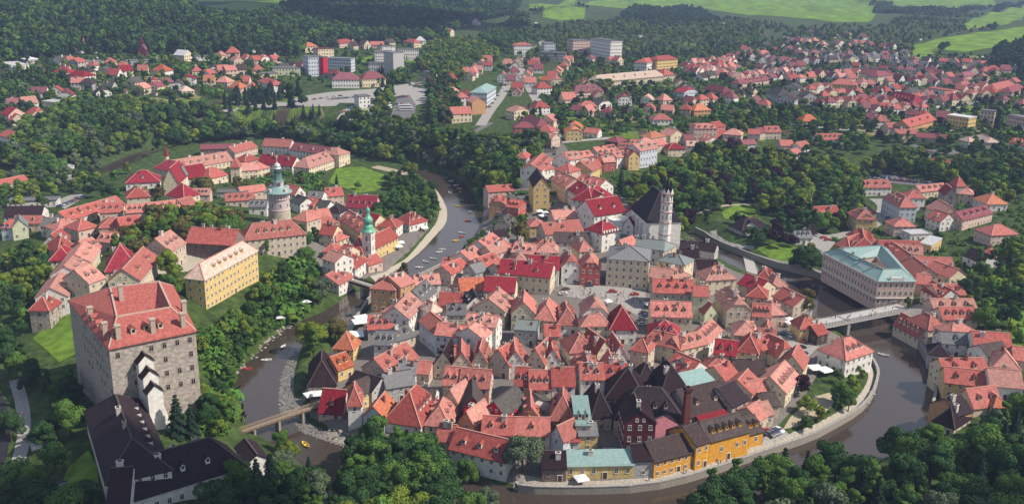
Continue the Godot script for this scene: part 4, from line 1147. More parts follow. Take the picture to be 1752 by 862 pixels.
	[5, 0, 268, 232, 290, 14, 6, 5.3, "g", "w", "d", "c3"], [5, 0, 312, 80, 296, 12, 6, 3.8, "h", "c", "k", ""], [5, 30, 152, 215, 162, 12, 6, 4.6, "g", "w", "r", "c1"], [5, 217, 176, 500, 216, 12, 6, 4.6, "g", "w", "u", "d3"], [5, 345, 302, 545, 235, 15, 6, 5.3, "h", "c", "k", "d3c2"], [5, 546, 216, 620, 196, 16, 9, 3.8, "h", "c", "k", "c2"],
	[8, 700, 168, 920, 150, 15, 5, 9.1, "h", "c", "d", "d2c1"], [8, 190, 427, 322, 430, 10, 9, 4.2, "P", "s", "r", "c1d1"], [8, 325, 340, 448, 338, 12, 6, 3.8, "h", "c", "k", "c1"], [8, 448, 336, 532, 200, 12, 6, 3.8, "g", "w", "k", "d2"], [8, 535, 190, 605, 110, 12, 6, 3.8, "g", "w", "k", "d2"], [8, 605, 110, 660, 20, 12, 6, 3.8, "g", "c", "k", "d2"], [8, 325, 97, 470, 90, 13, 7, 4.6, "h", "c", "d", "c1"], [8, 755, 215, 912, 205, 8, 6, 1, "f", "g", "t", "n"], [8, 930, 230, 1062, 75, 12, 8, 4.6, "g", "c", "k", "d2"], [8, 590, 250, 700, 210, 14, 9, 4.6, "g", "b", "k", "d2"],
	# farther roofs
	[1, 340, 385, 440, 381, 16, 20, 1, "f", "l", "g", "W"], [1, 440, 386, 468, 382, 16, 20, 1, "f", "x", "g", "n"], [1, 469, 390, 626, 396, 14, 14, 1, "f", "l", "v", "W"], [1, 790, 350, 910, 350, 22, 17, 1, "f", "w", "g", "W"], [1, 910, 356, 982, 351, 16, 24, 1, "f", "g", "g", "n"], [1, 745, 422, 905, 426, 12, 9, 1, "f", "w", "g", "W"], [1, 935, 330, 1082, 331, 14, 13, 1, "f", "w", "g", "W"], [1, 835, 312, 925, 310, 12, 20, 1, "f", "w", "g", ""],
	[1, 500, 530, 682, 530, 15, 9, 6, "h", "w", "u", "W"], [1, 705, 526, 860, 520, 15, 9, 6, "h", "c", "u", "W"], [1, 1540, 622, 1602, 580, 16, 12, 4, "h", "l", "t", "W"], [1, 1440, 686, 1532, 682, 14, 11, 4.1, "p", "o", "k", "n"], [1, 1305, 762, 1440, 757, 12, 8, 5, "g", "c", "r", ""], [1, 1340, 652, 1420, 650, 12, 10, 4, "h", "w", "r", ""], [1, 1280, 522, 1340, 520, 12, 9, 5, "h", "p", "r", ""], [1, 680, 650, 756, 646, 12, 10, 1, "f", "w", "g", ""], [1, 20, 496, 130, 492, 14, 6, 1, "f", "c", "g", ""], [1, 100, 456, 286, 456, 14, 8, 1, "f", "e", "g", ""], [1, 320, 310, 400, 306, 12, 8, 4, "h", "c", "o", ""], [1, 405, 330, 512, 326, 14, 12, 1, "f", "c", "u", ""], [1, 550, 290, 660, 280, 16, 6, 4, "h", "p", "r", ""],
	[1, 440, 490, 535, 500, 14, 6, 4, "h", "g", "u", ""], [1, 0, 540, 90, 570, 14, 6, 4, "h", "w", "r", ""], [1, 1100, 480, 1200, 490, 12, 5, 1, "f", "b", "g", ""], [1, 980, 275, 1050, 285, 12, 6, 4, "h", "c", "r", ""], [1, 1060, 270, 1130, 270, 12, 6, 5, "h", "w", "w", ""], [1, 760, 300, 850, 300, 12, 5, 4, "g", "p", "r", ""], [1, 850, 235, 900, 235, 11, 7, 4, "h", "p", "r", ""],
	[2, 395, 272, 510, 270, 18, 22, 1, "f", "p", "g", "W"], [2, 512, 256, 648, 276, 18, 26, 1, "f", "w", "g", "W"], [2, 203, 290, 277, 290, 16, 18, 1, "f", "l", "g", "W"], [2, 175, 352, 346, 357, 16, 10, 1, "f", "g", "g", "W"], [2, 0, 302, 122, 302, 16, 13, 3, "h", "w", "r", "W"], [2, 552, 548, 1010, 506, 15, 8, 6, "h", "b", "q", "d4W"], [2, 1004, 502, 1078, 497, 18, 8, 6, "h", "b", "r", "W"], [2, 960, 402, 1098, 392, 16, 14, 4, "h", "y", "r", "W"], [2, 890, 420, 960, 405, 16, 12, 4, "h", "w", "r", "W"],
	[2, 1260, 590, 1400, 620, 14, 7, 5, "h", "c", "u", ""], [2, 405, 620, 600, 605, 12, 6, 6, "h", "p", "u", "d3"], [2, 330, 665, 418, 662, 11, 6, 6, "g", "c", "k", ""], [2, 440, 710, 560, 710, 11, 5, 4, "h", "w", "r", ""], [2, 570, 700, 655, 690, 11, 6, 4.9, "q", "w", "n", ""], [2, 700, 660, 790, 660, 12, 7, 4.6, "q", "w", "u", ""], [2, 850, 660, 920, 665, 11, 6, 4.1, "q", "w", "q", ""], [2, 1000, 670, 1060, 665, 10, 6, 5, "h", "p", "k", ""], [2, 1210, 740, 1320, 735, 13, 6, 5, "h", "o", "o", ""], [2, 930, 800, 1065, 800, 13, 5, 4, "h", "w", "r", ""], [2, 155, 590, 255, 585, 12, 7, 5, "h", "w", "r", ""], [2, 250, 540, 340, 540, 12, 8, 4.1, "q", "c", "k", ""], [2, 140, 720, 240, 715, 12, 6, 5, "h", "w", "r", ""], [2, 165, 800, 265, 810, 12, 8, 4.1, "p", "c", "k", ""], [2, 0, 750, 100, 740, 12, 7, 4.1, "q", "c", "q", ""], [2, 345, 850, 450, 855, 12, 6, 4.1, "q", "y", "o", ""], [2, 1140, 620, 1230, 610, 13, 7, 4.6, "q", "l", "d", ""], [2, 1510, 560, 1724, 530, 10, 6, 4, "h", "p", "u", "d5"], [2, 40, 800, 150, 845, 12, 7, 5, "h", "r", "u", ""],
	[3, 1215, 772, 1360, 792, 14, 11, 1, "f", "y", "w", "W"], [3, 1440, 742, 1536, 750, 13, 11, 1, "f", "b", "g", "W"], [3, 1620, 772, 1740, 795, 14, 11, 1, "f", "p", "g", "W"], [3, 620, 480, 750, 500, 14, 12, 4, "h", "p", "u", ""], [3, 750, 510, 850, 500, 14, 12, 4, "h", "b", "u", ""], [3, 435, 560, 610, 570, 14, 9, 5, "h", "y", "r", ""], [3, 70, 660, 190, 670, 16, 9, 4.9, "p", "g", "n", ""], [3, 0, 610, 75, 640, 16, 9, 6, "h", "g", "n", ""], [3, 245, 650, 350, 650, 14, 8, 4.9, "p", "g", "n", ""], [3, 240, 810, 355, 810, 12, 6, 5, "h", "w", "o", ""], [3, 110, 580, 215, 590, 13, 7, 4.1, "p", "g", "n", ""], [3, 800, 650, 985, 690, 14, 6, 7, "h", "p", "d", "d5"], [3, 1080, 590, 1240, 610, 14, 7, 4, "f", "w", "r", ""], [3, 1310, 575, 1400, 570, 12, 6, 4, "h", "w", "r", ""], [3, 1330, 510, 1420, 500, 12, 6, 4, "h", "p", "u", ""], [3, 1475, 460, 1575, 465, 12, 7, 4, "h", "o", "r", ""], [3, 1540, 600, 1680, 570, 14, 7, 5, "h", "o", "k", ""], [3, 1440, 610, 1540, 620, 14, 6, 5, "h", "y", "r", ""], [3, 1650, 620, 1740, 590, 13, 6, 5, "h", "p", "u", ""], [3, 640, 780, 740, 790, 14, 6, 5, "h", "p", "u", "d3"], [3, 740, 810, 830, 810, 13, 6, 5, "h", "w", "r", "d3"], [3, 960, 850, 1140, 800, 14, 7, 5, "g", "o", "r", "d3"],
	[0, 350, 480, 440, 485, 14, 7, 4, "h", "w", "d", ""], [0, 440, 500, 560, 510, 14, 7, 4, "h", "w", "d", ""], [0, 640, 620, 745, 615, 14, 4, 4.6, "q", "w", "n", ""], [0, 810, 475, 890, 470, 12, 6, 5, "g", "w", "d", ""], [0, 1010, 470, 1100, 475, 14, 6, 6, "h", "w", "o", ""], [0, 1210, 530, 1300, 530, 12, 6, 4.6, "q", "w", "d", ""], [0, 1140, 570, 1225, 570, 12, 6, 4.9, "q", "w", "n", ""], [0, 885, 585, 960, 590, 12, 6, 4.1, "q", "b", "k", ""], [0, 970, 575, 1050, 580, 12, 6, 4.1, "q", "c", "u", ""], [0, 835, 545, 900, 550, 11, 6, 4.1, "p", "c", "n", ""], [0, 1160, 365, 1230, 370, 14, 7, 5, "g", "c", "w", ""], [0, 1235, 385, 1420, 380, 12, 4, 1, "f", "w", "g", ""], [0, 1510, 350, 1600, 350, 13, 7, 6, "h", "p", "r", ""], [0, 1440, 545, 1520, 550, 13, 6, 5, "h", "b", "k", ""], [0, 1520, 580, 1600, 590, 12, 5, 5, "h", "p", "o", ""], [0, 1645, 590, 1720, 590, 12, 6, 4.9, "q", "w", "r", ""], [0, 690, 415, 765, 415, 12, 6, 4, "h", "p", "r", ""], [0, 840, 410, 1010, 405, 12, 5, 1, "f", "g", "g", ""], [0, 275, 680, 370, 690, 13, 6, 4, "f", "w", "w", ""], [0, 30, 680, 100, 680, 12, 6, 4.0, "p", "w", "n", ""], [0, 145, 610, 240, 610, 12, 5, 4, "h", "g", "n", ""], [0, 0, 760, 50, 770, 14, 7, 5, "g", "p", "d", ""], [0, 0, 420, 70, 440, 16, 5, 1, "f", "w", "w", ""], [0, 170, 400, 265, 395, 16, 5, 2, "h", "g", "w", ""], [0, 1215, 610, 1300, 605, 12, 4, 4, "h", "b", "q", ""], [0, 1340, 490, 1400, 495, 11, 6, 4.1, "q", "w", "r", ""], [0, 500, 335, 670, 330, 8, 4, 3, "g", "w", "n", ""], [0, 490, 420, 690, 410, 10, 5, 1, "f", "c", "g", ""],
]
# rows of small far houses: pixel ends of the row, how many, walls, roofs
const ROWS := [
	[1175, 120, 1272, 101, 9, "wpc", "ukr"], [1262, 97, 1372, 130, 11, "wbg", "unr"], [1330, 72, 1452, 84, 9, "wcg", "unk"], [1325, 88, 1432, 102, 8, "wcg", "nnu"], [1372, 112, 1560, 97, 11, "wgc", "nug"], [1350, 142, 1480, 133, 8, "wcp", "ukr"], [1440, 121, 1582, 127, 9, "wcg", "unr"],
	[1500, 152, 1622, 133, 7, "wcb", "unr"], [1382, 162, 1500, 152, 8, "wcp", "ruk"], [1402, 186, 1520, 177, 8, "wcp", "rur"], [1480, 197, 1592, 192, 7, "wcp", "rur"], [1602, 112, 1742, 118, 7, "wcb", "unr"], [1582, 132, 1702, 142, 7, "wcb", "unr"], [1642, 163, 1752, 147, 6, "wcp", "ruk"], [1268, 140, 1318, 132, 6, "wpc", "ukq"],
	[1440, 96, 1590, 110, 8, "wgc", "nug"], [1300, 102, 1350, 118, 5, "wgc", "nuk"], [1330, 175, 1400, 172, 5, "wgc", "nur"], [1560, 170, 1640, 160, 5, "wcp", "unk"], [1660, 130, 1750, 128, 5, "wcb", "unr"],
	[1200, 140, 1262, 128, 5, "wcb", "unk"], [1290, 120, 1420, 138, 8, "wgb", "unu"], [1420, 142, 1500, 140, 5, "wcp", "ruk"], [1500, 168, 1560, 160, 4, "wcp", "rur"], [1520, 112, 1600, 122, 5, "wgb", "nug"], [1600, 152, 1660, 148, 4, "wcb", "unr"], [1390, 172, 1480, 168, 6, "wcp", "rur"], [1450, 186, 1560, 182, 6, "wcp", "rur"],
	[1620, 175, 1740, 165, 6, "wcb", "rur"], [1240, 175, 1330, 190, 5, "wcb", "unr"], [1060, 170, 1150, 180, 5, "wcp", "unk"], [1550, 205, 1640, 215, 5, "wcp", "rur"], [120, 150, 210, 158, 5, "wgb", "nuk"], [20, 215, 100, 205, 4, "wgb", "nur"], [240, 150, 330, 148, 5, "wcb", "nur"], [600, 85, 680, 80, 4, "wcb", "urn"], [1370, 60, 1480, 70, 5, "wgb", "nun"],
	[803, 135, 842, 106, 8, "wpc", "rkr"], [1180, 128, 1262, 112, 10, "wpc", "ukr", 1], [1190, 134, 1270, 120, 9, "wpc", "ukq", 1], [1262, 90, 1375, 122, 14, "wbp", "uku", 1], [1272, 140, 1360, 128, 12, "wpc", "ukq", 1], [1280, 148, 1365, 138, 10, "wpc", "uku", 1],
	[1340, 78, 1440, 90, 9, "wcg", "nun"], [1300, 80, 1340, 92, 4, "wcg", "nun"], [1440, 78, 1540, 88, 8, "wcg", "nur"], [1360, 95, 1480, 104, 9, "wcg", "unu"], [1420, 108, 1540, 104, 8, "wcg", "nug"], [1480, 134, 1600, 142, 8, "wcp", "rur"], [1500, 186, 1600, 172, 7, "wcp", "rur"], [1560, 148, 1640, 138, 5, "wcb", "unr"], [1640, 120, 1750, 108, 6, "wcb", "unr"], [1700, 175, 1752, 185, 3, "wcp", "ruk"], [1580, 182, 1660, 178, 5, "wcp", "rur"],
	[1000, 105, 1060, 112, 4, "wcp", "run"], [1100, 195, 1180, 200, 5, "wcp", "ruk"], [985, 150, 1020, 175, 4, "wcp", "rku"], [100, 130, 200, 138, 6, "wgb", "nur"], [350, 145, 440, 150, 6, "wcp", "rou"], [400, 112, 480, 108, 5, "wcp", "rok"], [40, 165, 120, 172, 5, "wgb", "nur"], [470, 128, 530, 122, 4, "wgb", "nuu"],
	[890, 166, 924, 108, 9, "wpc", "rku"], [937, 152, 985, 106, 8, "wpc", "rko"], [808, 140, 846, 108, 6, "wpc", "ruk"], [866, 150, 880, 108, 7, "wpc", "ruk"], [975, 195, 1060, 205, 5, "wcp", "ruk"], [1150, 150, 1185, 165, 4, "wcb", "unk"], [1180, 185, 1300, 165, 7, "wcb", "unr"], [1230, 130, 1290, 155, 5, "wcb", "ukr"],
	[20, 190, 90, 185, 5, "wgb", "nuk"], [90, 110, 160, 120, 5, "wgb", "nur"], [200, 125, 300, 130, 6, "wcb", "nur"], [300, 105, 420, 100, 8, "wcp", "rok"], [330, 130, 450, 128, 8, "wcp", "rkn"], [430, 90, 540, 88, 6, "wcp", "run"], [690, 70, 780, 60, 6, "wcp", "rur"], [720, 55, 830, 40, 5, "wcp", "rnu"], [760, 165, 800, 175, 3, "wcp", "rku"],
]

func sheet(called: String, list: Array, lift: float, m: Material, off := 0.0, keep_clear := true) -> MeshInstance3D:
	var poly := px_poly(list)
	if keep_clear:
		var box := Rect2(poly[0], Vector2.ZERO)
		for p in poly: box = box.expand(p)
		pavings.append([box, poly])
	return struct(called, drape(poly, lift), m)

# a band of the given width along a line of pixels
func band(called: String, list: Array, width: float, lift: float, m: Material) -> MeshInstance3D:
	var line := px_poly(list)
	var fine := PackedVector2Array()
	for i in line.size() - 1:
		for k in 6:
			var t := k / 6.0
			fine.append(line[i].cubic_interpolate(line[i + 1], line[maxi(i - 1, 0)], line[mini(i + 2, line.size() - 1)], t))
	fine.append(line[line.size() - 1])
	var l := PackedVector2Array()
	var r := PackedVector2Array()
	for i in fine.size():
		var d := (fine[mini(i + 1, fine.size() - 1)] - fine[maxi(i - 1, 0)]).normalized()
		l.append(fine[i] + d.orthogonal() * width * 0.5)
		r.append(fine[i] - d.orthogonal() * width * 0.5)
	r.reverse()
	l.append_array(r)
	var box := Rect2(l[0], Vector2.ZERO)
	for p in l: box = box.expand(p)
	pavings.append([box, l])
	return struct(called, drape(l, lift), m)

# clay tiles: each tile its own tone, patches of newer and older clay, lichen and soot stains
func tile_tex(key: String, sd: int) -> void:
	var f := FastNoiseLite.new()
	f.seed = sd
	f.frequency = 0.012
	f.fractal_octaves = 4
	var big := f.get_seamless_image(512, 512).get_data()
	f.frequency = 0.05
	f.seed = sd + 1
	var mid := f.get_seamless_image(512, 512).get_data()
	var r := RandomNumberGenerator.new()
	r.seed = sd
	var tone := PackedFloat32Array()
	for i in 64 * 64: tone.append(r.randf())
	var d := PackedByteArray()
	d.resize(512 * 512 * 3)
	for y in 512:
		for x in 512:
			var k := y * 512 + x
			var a := big[k] / 255.0 - 0.5
			var b := mid[k] / 255.0 - 0.5
			var t := tone[(y / 8) * 64 + x / 8] - 0.5
			var l := 0.86 + a * 0.46 + b * 0.24 + t * 0.12
			var lichen := clampf((b + a * 0.6 - 0.16) * 4.0, 0.0, 1.0)
			d[k * 3] = int(clampf(l * (1.0 - 0.12 * lichen), 0.0, 1.0) * 255)
			d[k * 3 + 1] = int(clampf((l - a * 0.10) * (1.0 + 0.02 * lichen), 0.0, 1.0) * 255)
			d[k * 3 + 2] = int(clampf((l - a * 0.06) * (1.0 - 0.02 * lichen), 0.0, 1.0) * 255)
	TEX[key] = ImageTexture.create_from_image(Image.create_from_data(512, 512, false, Image.FORMAT_RGB8, d))

func materials() -> void:
	noise_tex("stain", 0.012, 0.80, 1.0, 5, 1)
	noise_tex("blotch", 0.02, 0.60, 1.0, 5, 2)
	tile_tex("tiles", 3)
	tile_tex("tiles_b", 13)
	noise_tex("earth", 0.014, 0.5, 1.0, 6, 4)
	noise_tex("field", 0.008, 0.62, 1.0, 6, 6)
	noise_tex("paving", 0.02, 0.72, 1.0, 5, 7)
	bump_tex("rough_n", 0.06, 3.0, 3)
	bump_tex("ripple_n", 0.02, 4.0, 8)
	var g := mat("glass", 0.018, 0.02, 0.024, 0.12)
	g.metallic_specular = 0.6
	mat("trim", 0.60, 0.57, 0.52)
	mat("trim_dark", 0.30, 0.25, 0.21)
	mat("door_wood", 0.075, 0.04, 0.022, 0.6)
	mat("chimney_plaster", 0.45, 0.36, 0.29, 0.9, "stain", 3.0)
	mat("chimney_brick", 0.28, 0.11, 0.075, 0.9, "stain", 3.0)
	mat("chimney_white", 0.60, 0.55, 0.50, 0.9, "stain", 3.0)
	mat("ridge_red", 0.55, 0.27, 0.22, 0.9, "stain", 3.0)
	mat("ridge_dark", 0.10, 0.08, 0.08, 0.9, "stain", 3.0)
	mat("asphalt_dark", 0.03, 0.03, 0.036, 0.85, "paving", 14.0)
	mat("soot", 0.015, 0.014, 0.014)
	mat("bark", 0.085, 0.062, 0.045, 0.95)
	mat("grass", 0.072, 0.118, 0.030, 0.95, "earth", 40.0, "rough_n", 4.0, 0.7)
	mat("lawn", 0.150, 0.255, 0.030, 0.95, "field", 24.0)
	mat("field_green", 0.165, 0.290, 0.022, 0.95, "field", 160.0)
	mat("cobbles", 0.20, 0.18, 0.165, 0.9, "paving", 10.0, "rough_n", 2.0, 0.5)
	mat("path", 0.42, 0.38, 0.31, 0.95, "paving", 12.0)
	mat("asphalt", 0.17, 0.165, 0.165, 0.9, "paving", 14.0)
	mat("concrete", 0.36, 0.345, 0.32, 0.9, "paving", 14.0)
	mat("sand", 0.42, 0.36, 0.25, 0.95, "paving", 6.0)
	mat("white_cloth", 0.75, 0.74, 0.72, 0.8)
	mat("timber", 0.12, 0.075, 0.045, 0.8, "blotch", 3.0)
	mat("iron", 0.04, 0.04, 0.042, 0.5)
	mat("rubble", 0.42, 0.385, 0.33, 0.95, "blotch", 6.0, "rough_n", 2.0, 1.0)
	mat("foam", 0.55, 0.53, 0.48, 0.6, "blotch", 5.0)
	var w := mat("water", 0.046, 0.035, 0.027, 0.07, "", 8.0, "ripple_n", 17.0, 0.13)
	w.metallic_specular = 0.5

func _ready() -> void:
	rng.seed = 20240
	cb = Basis(Vector3.RIGHT, deg_to_rad(-PITCH)) * Basis(Vector3.BACK, deg_to_rad(ROLL))
	var cam := Camera3D.new()
	cam.name = "camera"
	cam.transform = Transform3D(cb, Vector3(0, CAM_Y, 0))
	cam.fov = rad_to_deg(2.0 * atan(431.0 / F))
	cam.near = 1.0
	cam.far = 14000.0
	add_child(cam)
	cam.current = true
	var env := Environment.new()
	env.background_mode = Environment.BG_SKY
	var sky := Sky.new()
	var sm := ProceduralSkyMaterial.new()
	sm.sky_top_color = Color(0.60, 0.67, 0.78)
	sm.sky_horizon_color = Color(0.88, 0.89, 0.90)
	sm.ground_horizon_color = Color(0.6, 0.65, 0.65)
	sm.ground_bottom_color = Color(0.3, 0.3, 0.3)
	sm.sky_curve = 0.2
	sky.sky_material = sm
	env.sky = sky
	env.background_energy_multiplier = 0.8
	env.tonemap_mode = Environment.TONE_MAPPER_LINEAR
	env.tonemap_exposure = 1.42
	env.sdfgi_enabled = true
	env.ssao_enabled = true
	env.ssil_enabled = true
	env.fog_enabled = true
	env.fog_density = 0.0001
	env.fog_light_color = Color(0.66, 0.74, 0.92)
	var we := WorldEnvironment.new()
	we.name = "environment"
	we.environment = env
	add_child(we)
	var sun := DirectionalLight3D.new()
	sun.name = "sun"
	sun.light_energy = 1.6
	sun.light_color = Color(1.0, 0.955, 0.90)
	sun.light_angular_distance = 0.6
	sun.shadow_enabled = true
	var to_sun := Vector3(0.76, 0.80, 0.16).normalized()
	sun.transform = Transform3D(Basis.looking_at(-to_sun, Vector3.UP), Vector3(0, 300, -400))
	add_child(sun)

	materials()
	make_ground()
	for c in [[-95.0, -215.0, 42.0], [-330.0, -1750.0, 330.0], [-900.0, -1900.0, 380.0], [150.0, -225.0, 34.0]]: cloud(Vector3(c[0], hgt(c[0], c[1]), c[1]), c[2], to_sun)
	print("ground ", NX, " x ", NZ)
	struct("terrain", ground_mesh(), M["grass"])
	var wb := Mb.new()
	wb.face([Vector3(-560, 0, -160), Vector3(560, 0, -160), Vector3(560, 0, -800), Vector3(-560, 0, -800)])
	struct("river", wb.mesh(), M["water"])
	for l in LANDMARKS:
		landmarks.append([l[0], spot(l[1], l[2]), l[3]])
	grounds()
	print("grounds")
	special()
	print("special")
	for h in HOUSES:
		var far: bool = h[0] < 4
		house(tile(h[0], h[1], h[2]), tile(h[0], h[3], h[4]), h[5], h[6], h[7], h[8], h[9], h[10], h[11], "", "", "house", far)
	rows()
	print("houses")
	greens()
	print("trees ", trees.size())
	small_things()
	plant_all()
	print("done")

const LANDMARKS := [
	["beside the town square", 1000, 500, 1.0], ["by the covered barbers bridge", 640, 500, 1.0], ["along the tree-lined embankment", 740, 400, 1.0], ["below the round castle tower", 500, 400, 1.0], ["near the slender green church spire", 640, 430, 0.7],
	["on the mill spit by the footbridge", 590, 690, 0.9], ["in front of the old brewery", 1050, 760, 0.9], ["behind the old brewery", 1090, 640, 0.8], ["in the row of steep gables", 900, 620, 0.8], ["by the twin-spired church", 1140, 400, 0.9], ["on the high street toward the hill", 950, 320, 1.0],
	["by the flat concrete bridge", 1430, 560, 0.9], ["opposite the green-roofed school", 1300, 500, 0.8], ["behind the green-roofed school", 1620, 430, 1.0], ["along the outer river wall", 1640, 620, 1.0], ["by the river bend gardens", 1420, 680, 0.9], ["in the wooded park", 1270, 350, 1.0], ["on the terraces above the park", 1180, 240, 1.2], ["by the old monastery", 420, 270, 1.0], ["below the castle ramparts", 120, 400, 1.1],
	["on the castle hill", 260, 480, 0.9], ["in the castle gardens", 450, 520, 0.7], ["beside the covered castle passage", 250, 740, 0.9], ["on the slope under the hospital", 620, 180, 1.6], ["around the hospital blocks", 620, 100, 1.8], ["near the cemetery chapel", 230, 110, 1.8], ["in the hillside suburb", 1420, 130, 2.0], ["in the suburb under the bright fields", 1650, 120, 1.8], ["along the straight uphill street", 920, 130, 1.5], ["around the long barracks", 1090, 140, 1.4], ["by the car park under the trees", 1520, 300, 1.0], ["on the far wooded ridge", 300, 40, 3.0], ["beside the far fields", 1300, 20, 4.0], ["across the river on the near bank", 1500, 830, 1.0], ["on the near bank below the footbridge", 560, 840, 1.0], ["by the garden path on the hillside", 60, 700, 0.9], ["in the mid-town lanes", 820, 520, 0.8], ["on the wooded bluff over the river", 720, 240, 1.0],
]

# a cumulus outside the picture, between the sun and the ground that the photograph shows in its shadow
func cloud(ground: Vector3, r: float, to_sun: Vector3) -> void:
	var o := thing("cloud", "white cumulus cloud drifting above the frame", "cloud", "clouds over the valley")
	o.position = ground + to_sun * ((900.0 - ground.y) / to_sun.y)
	var b := Mb.new()
	var rr := RandomNumberGenerator.new()
	rr.seed = int(r)
	for i in 16:
		var a := rr.randf() * TAU
		var d := sqrt(rr.randf()) * r * 0.75
		var q := r * rr.randf_range(0.22, 0.42)
		var prof := []
		for k in 7: prof.append([maxf(0.001, sin(PI * k / 6.0)) * q, -cos(PI * k / 6.0) * q * 0.5])
		b.lathe(prof, 12, Vector3(cos(a) * d, rr.randf_range(-0.1, 0.15) * r, sin(a) * d))
	put("puff", b.mesh(), mat("vapour", 0.85, 0.85, 0.87, 1.0), o)

func rows() -> void:
	for r in ROWS:
		var n: int = r[4]
		for i in n:
			var t := (i + 0.5) / n
			var c := spot(lerpf(r[0], r[2], t) + rng.randf_range(-2, 2), lerpf(r[1], r[3], t) + rng.randf_range(-2.0, 2.0))
			if not is_free(Vector2(c.x, c.z), 5.0 if r.size() < 8 else 1.0): continue
			var e := spot(r[2], r[3]) - spot(r[0], r[1])
			e.y = 0
			var u := e.normalized().rotated(Vector3.UP, rng.randf_range(-0.15, 0.15))
			if u.x < 0: u = -u
			var w := rng.randf_range(9, 13)
			var d := rng.randf_range(9, 12)
			if r.size() > 7:
				w = e.length() / n * 0.97
				u = e.normalized() * signf(e.x)
			var hw := rng.randf_range(4.5, 7.0)
			var form: String = ["g", "g", "h", "p", "q"][rng.randi() % 5]
			var wl: String = r[5]
			var rl: String = r[6]
			var a := c - u * w * 0.5
			house_at(a, a + u * w, d, hgt(c.x, c.z) + hw, hw, rng.randf_range(3.5, 5.5), form, wl[rng.randi() % wl.length()], rl[rng.randi() % rl.length()], "c1" if rng.randf() < 0.6 else "", "suburban_house" if r.size() < 8 else "terraced_house", "", "house", true)

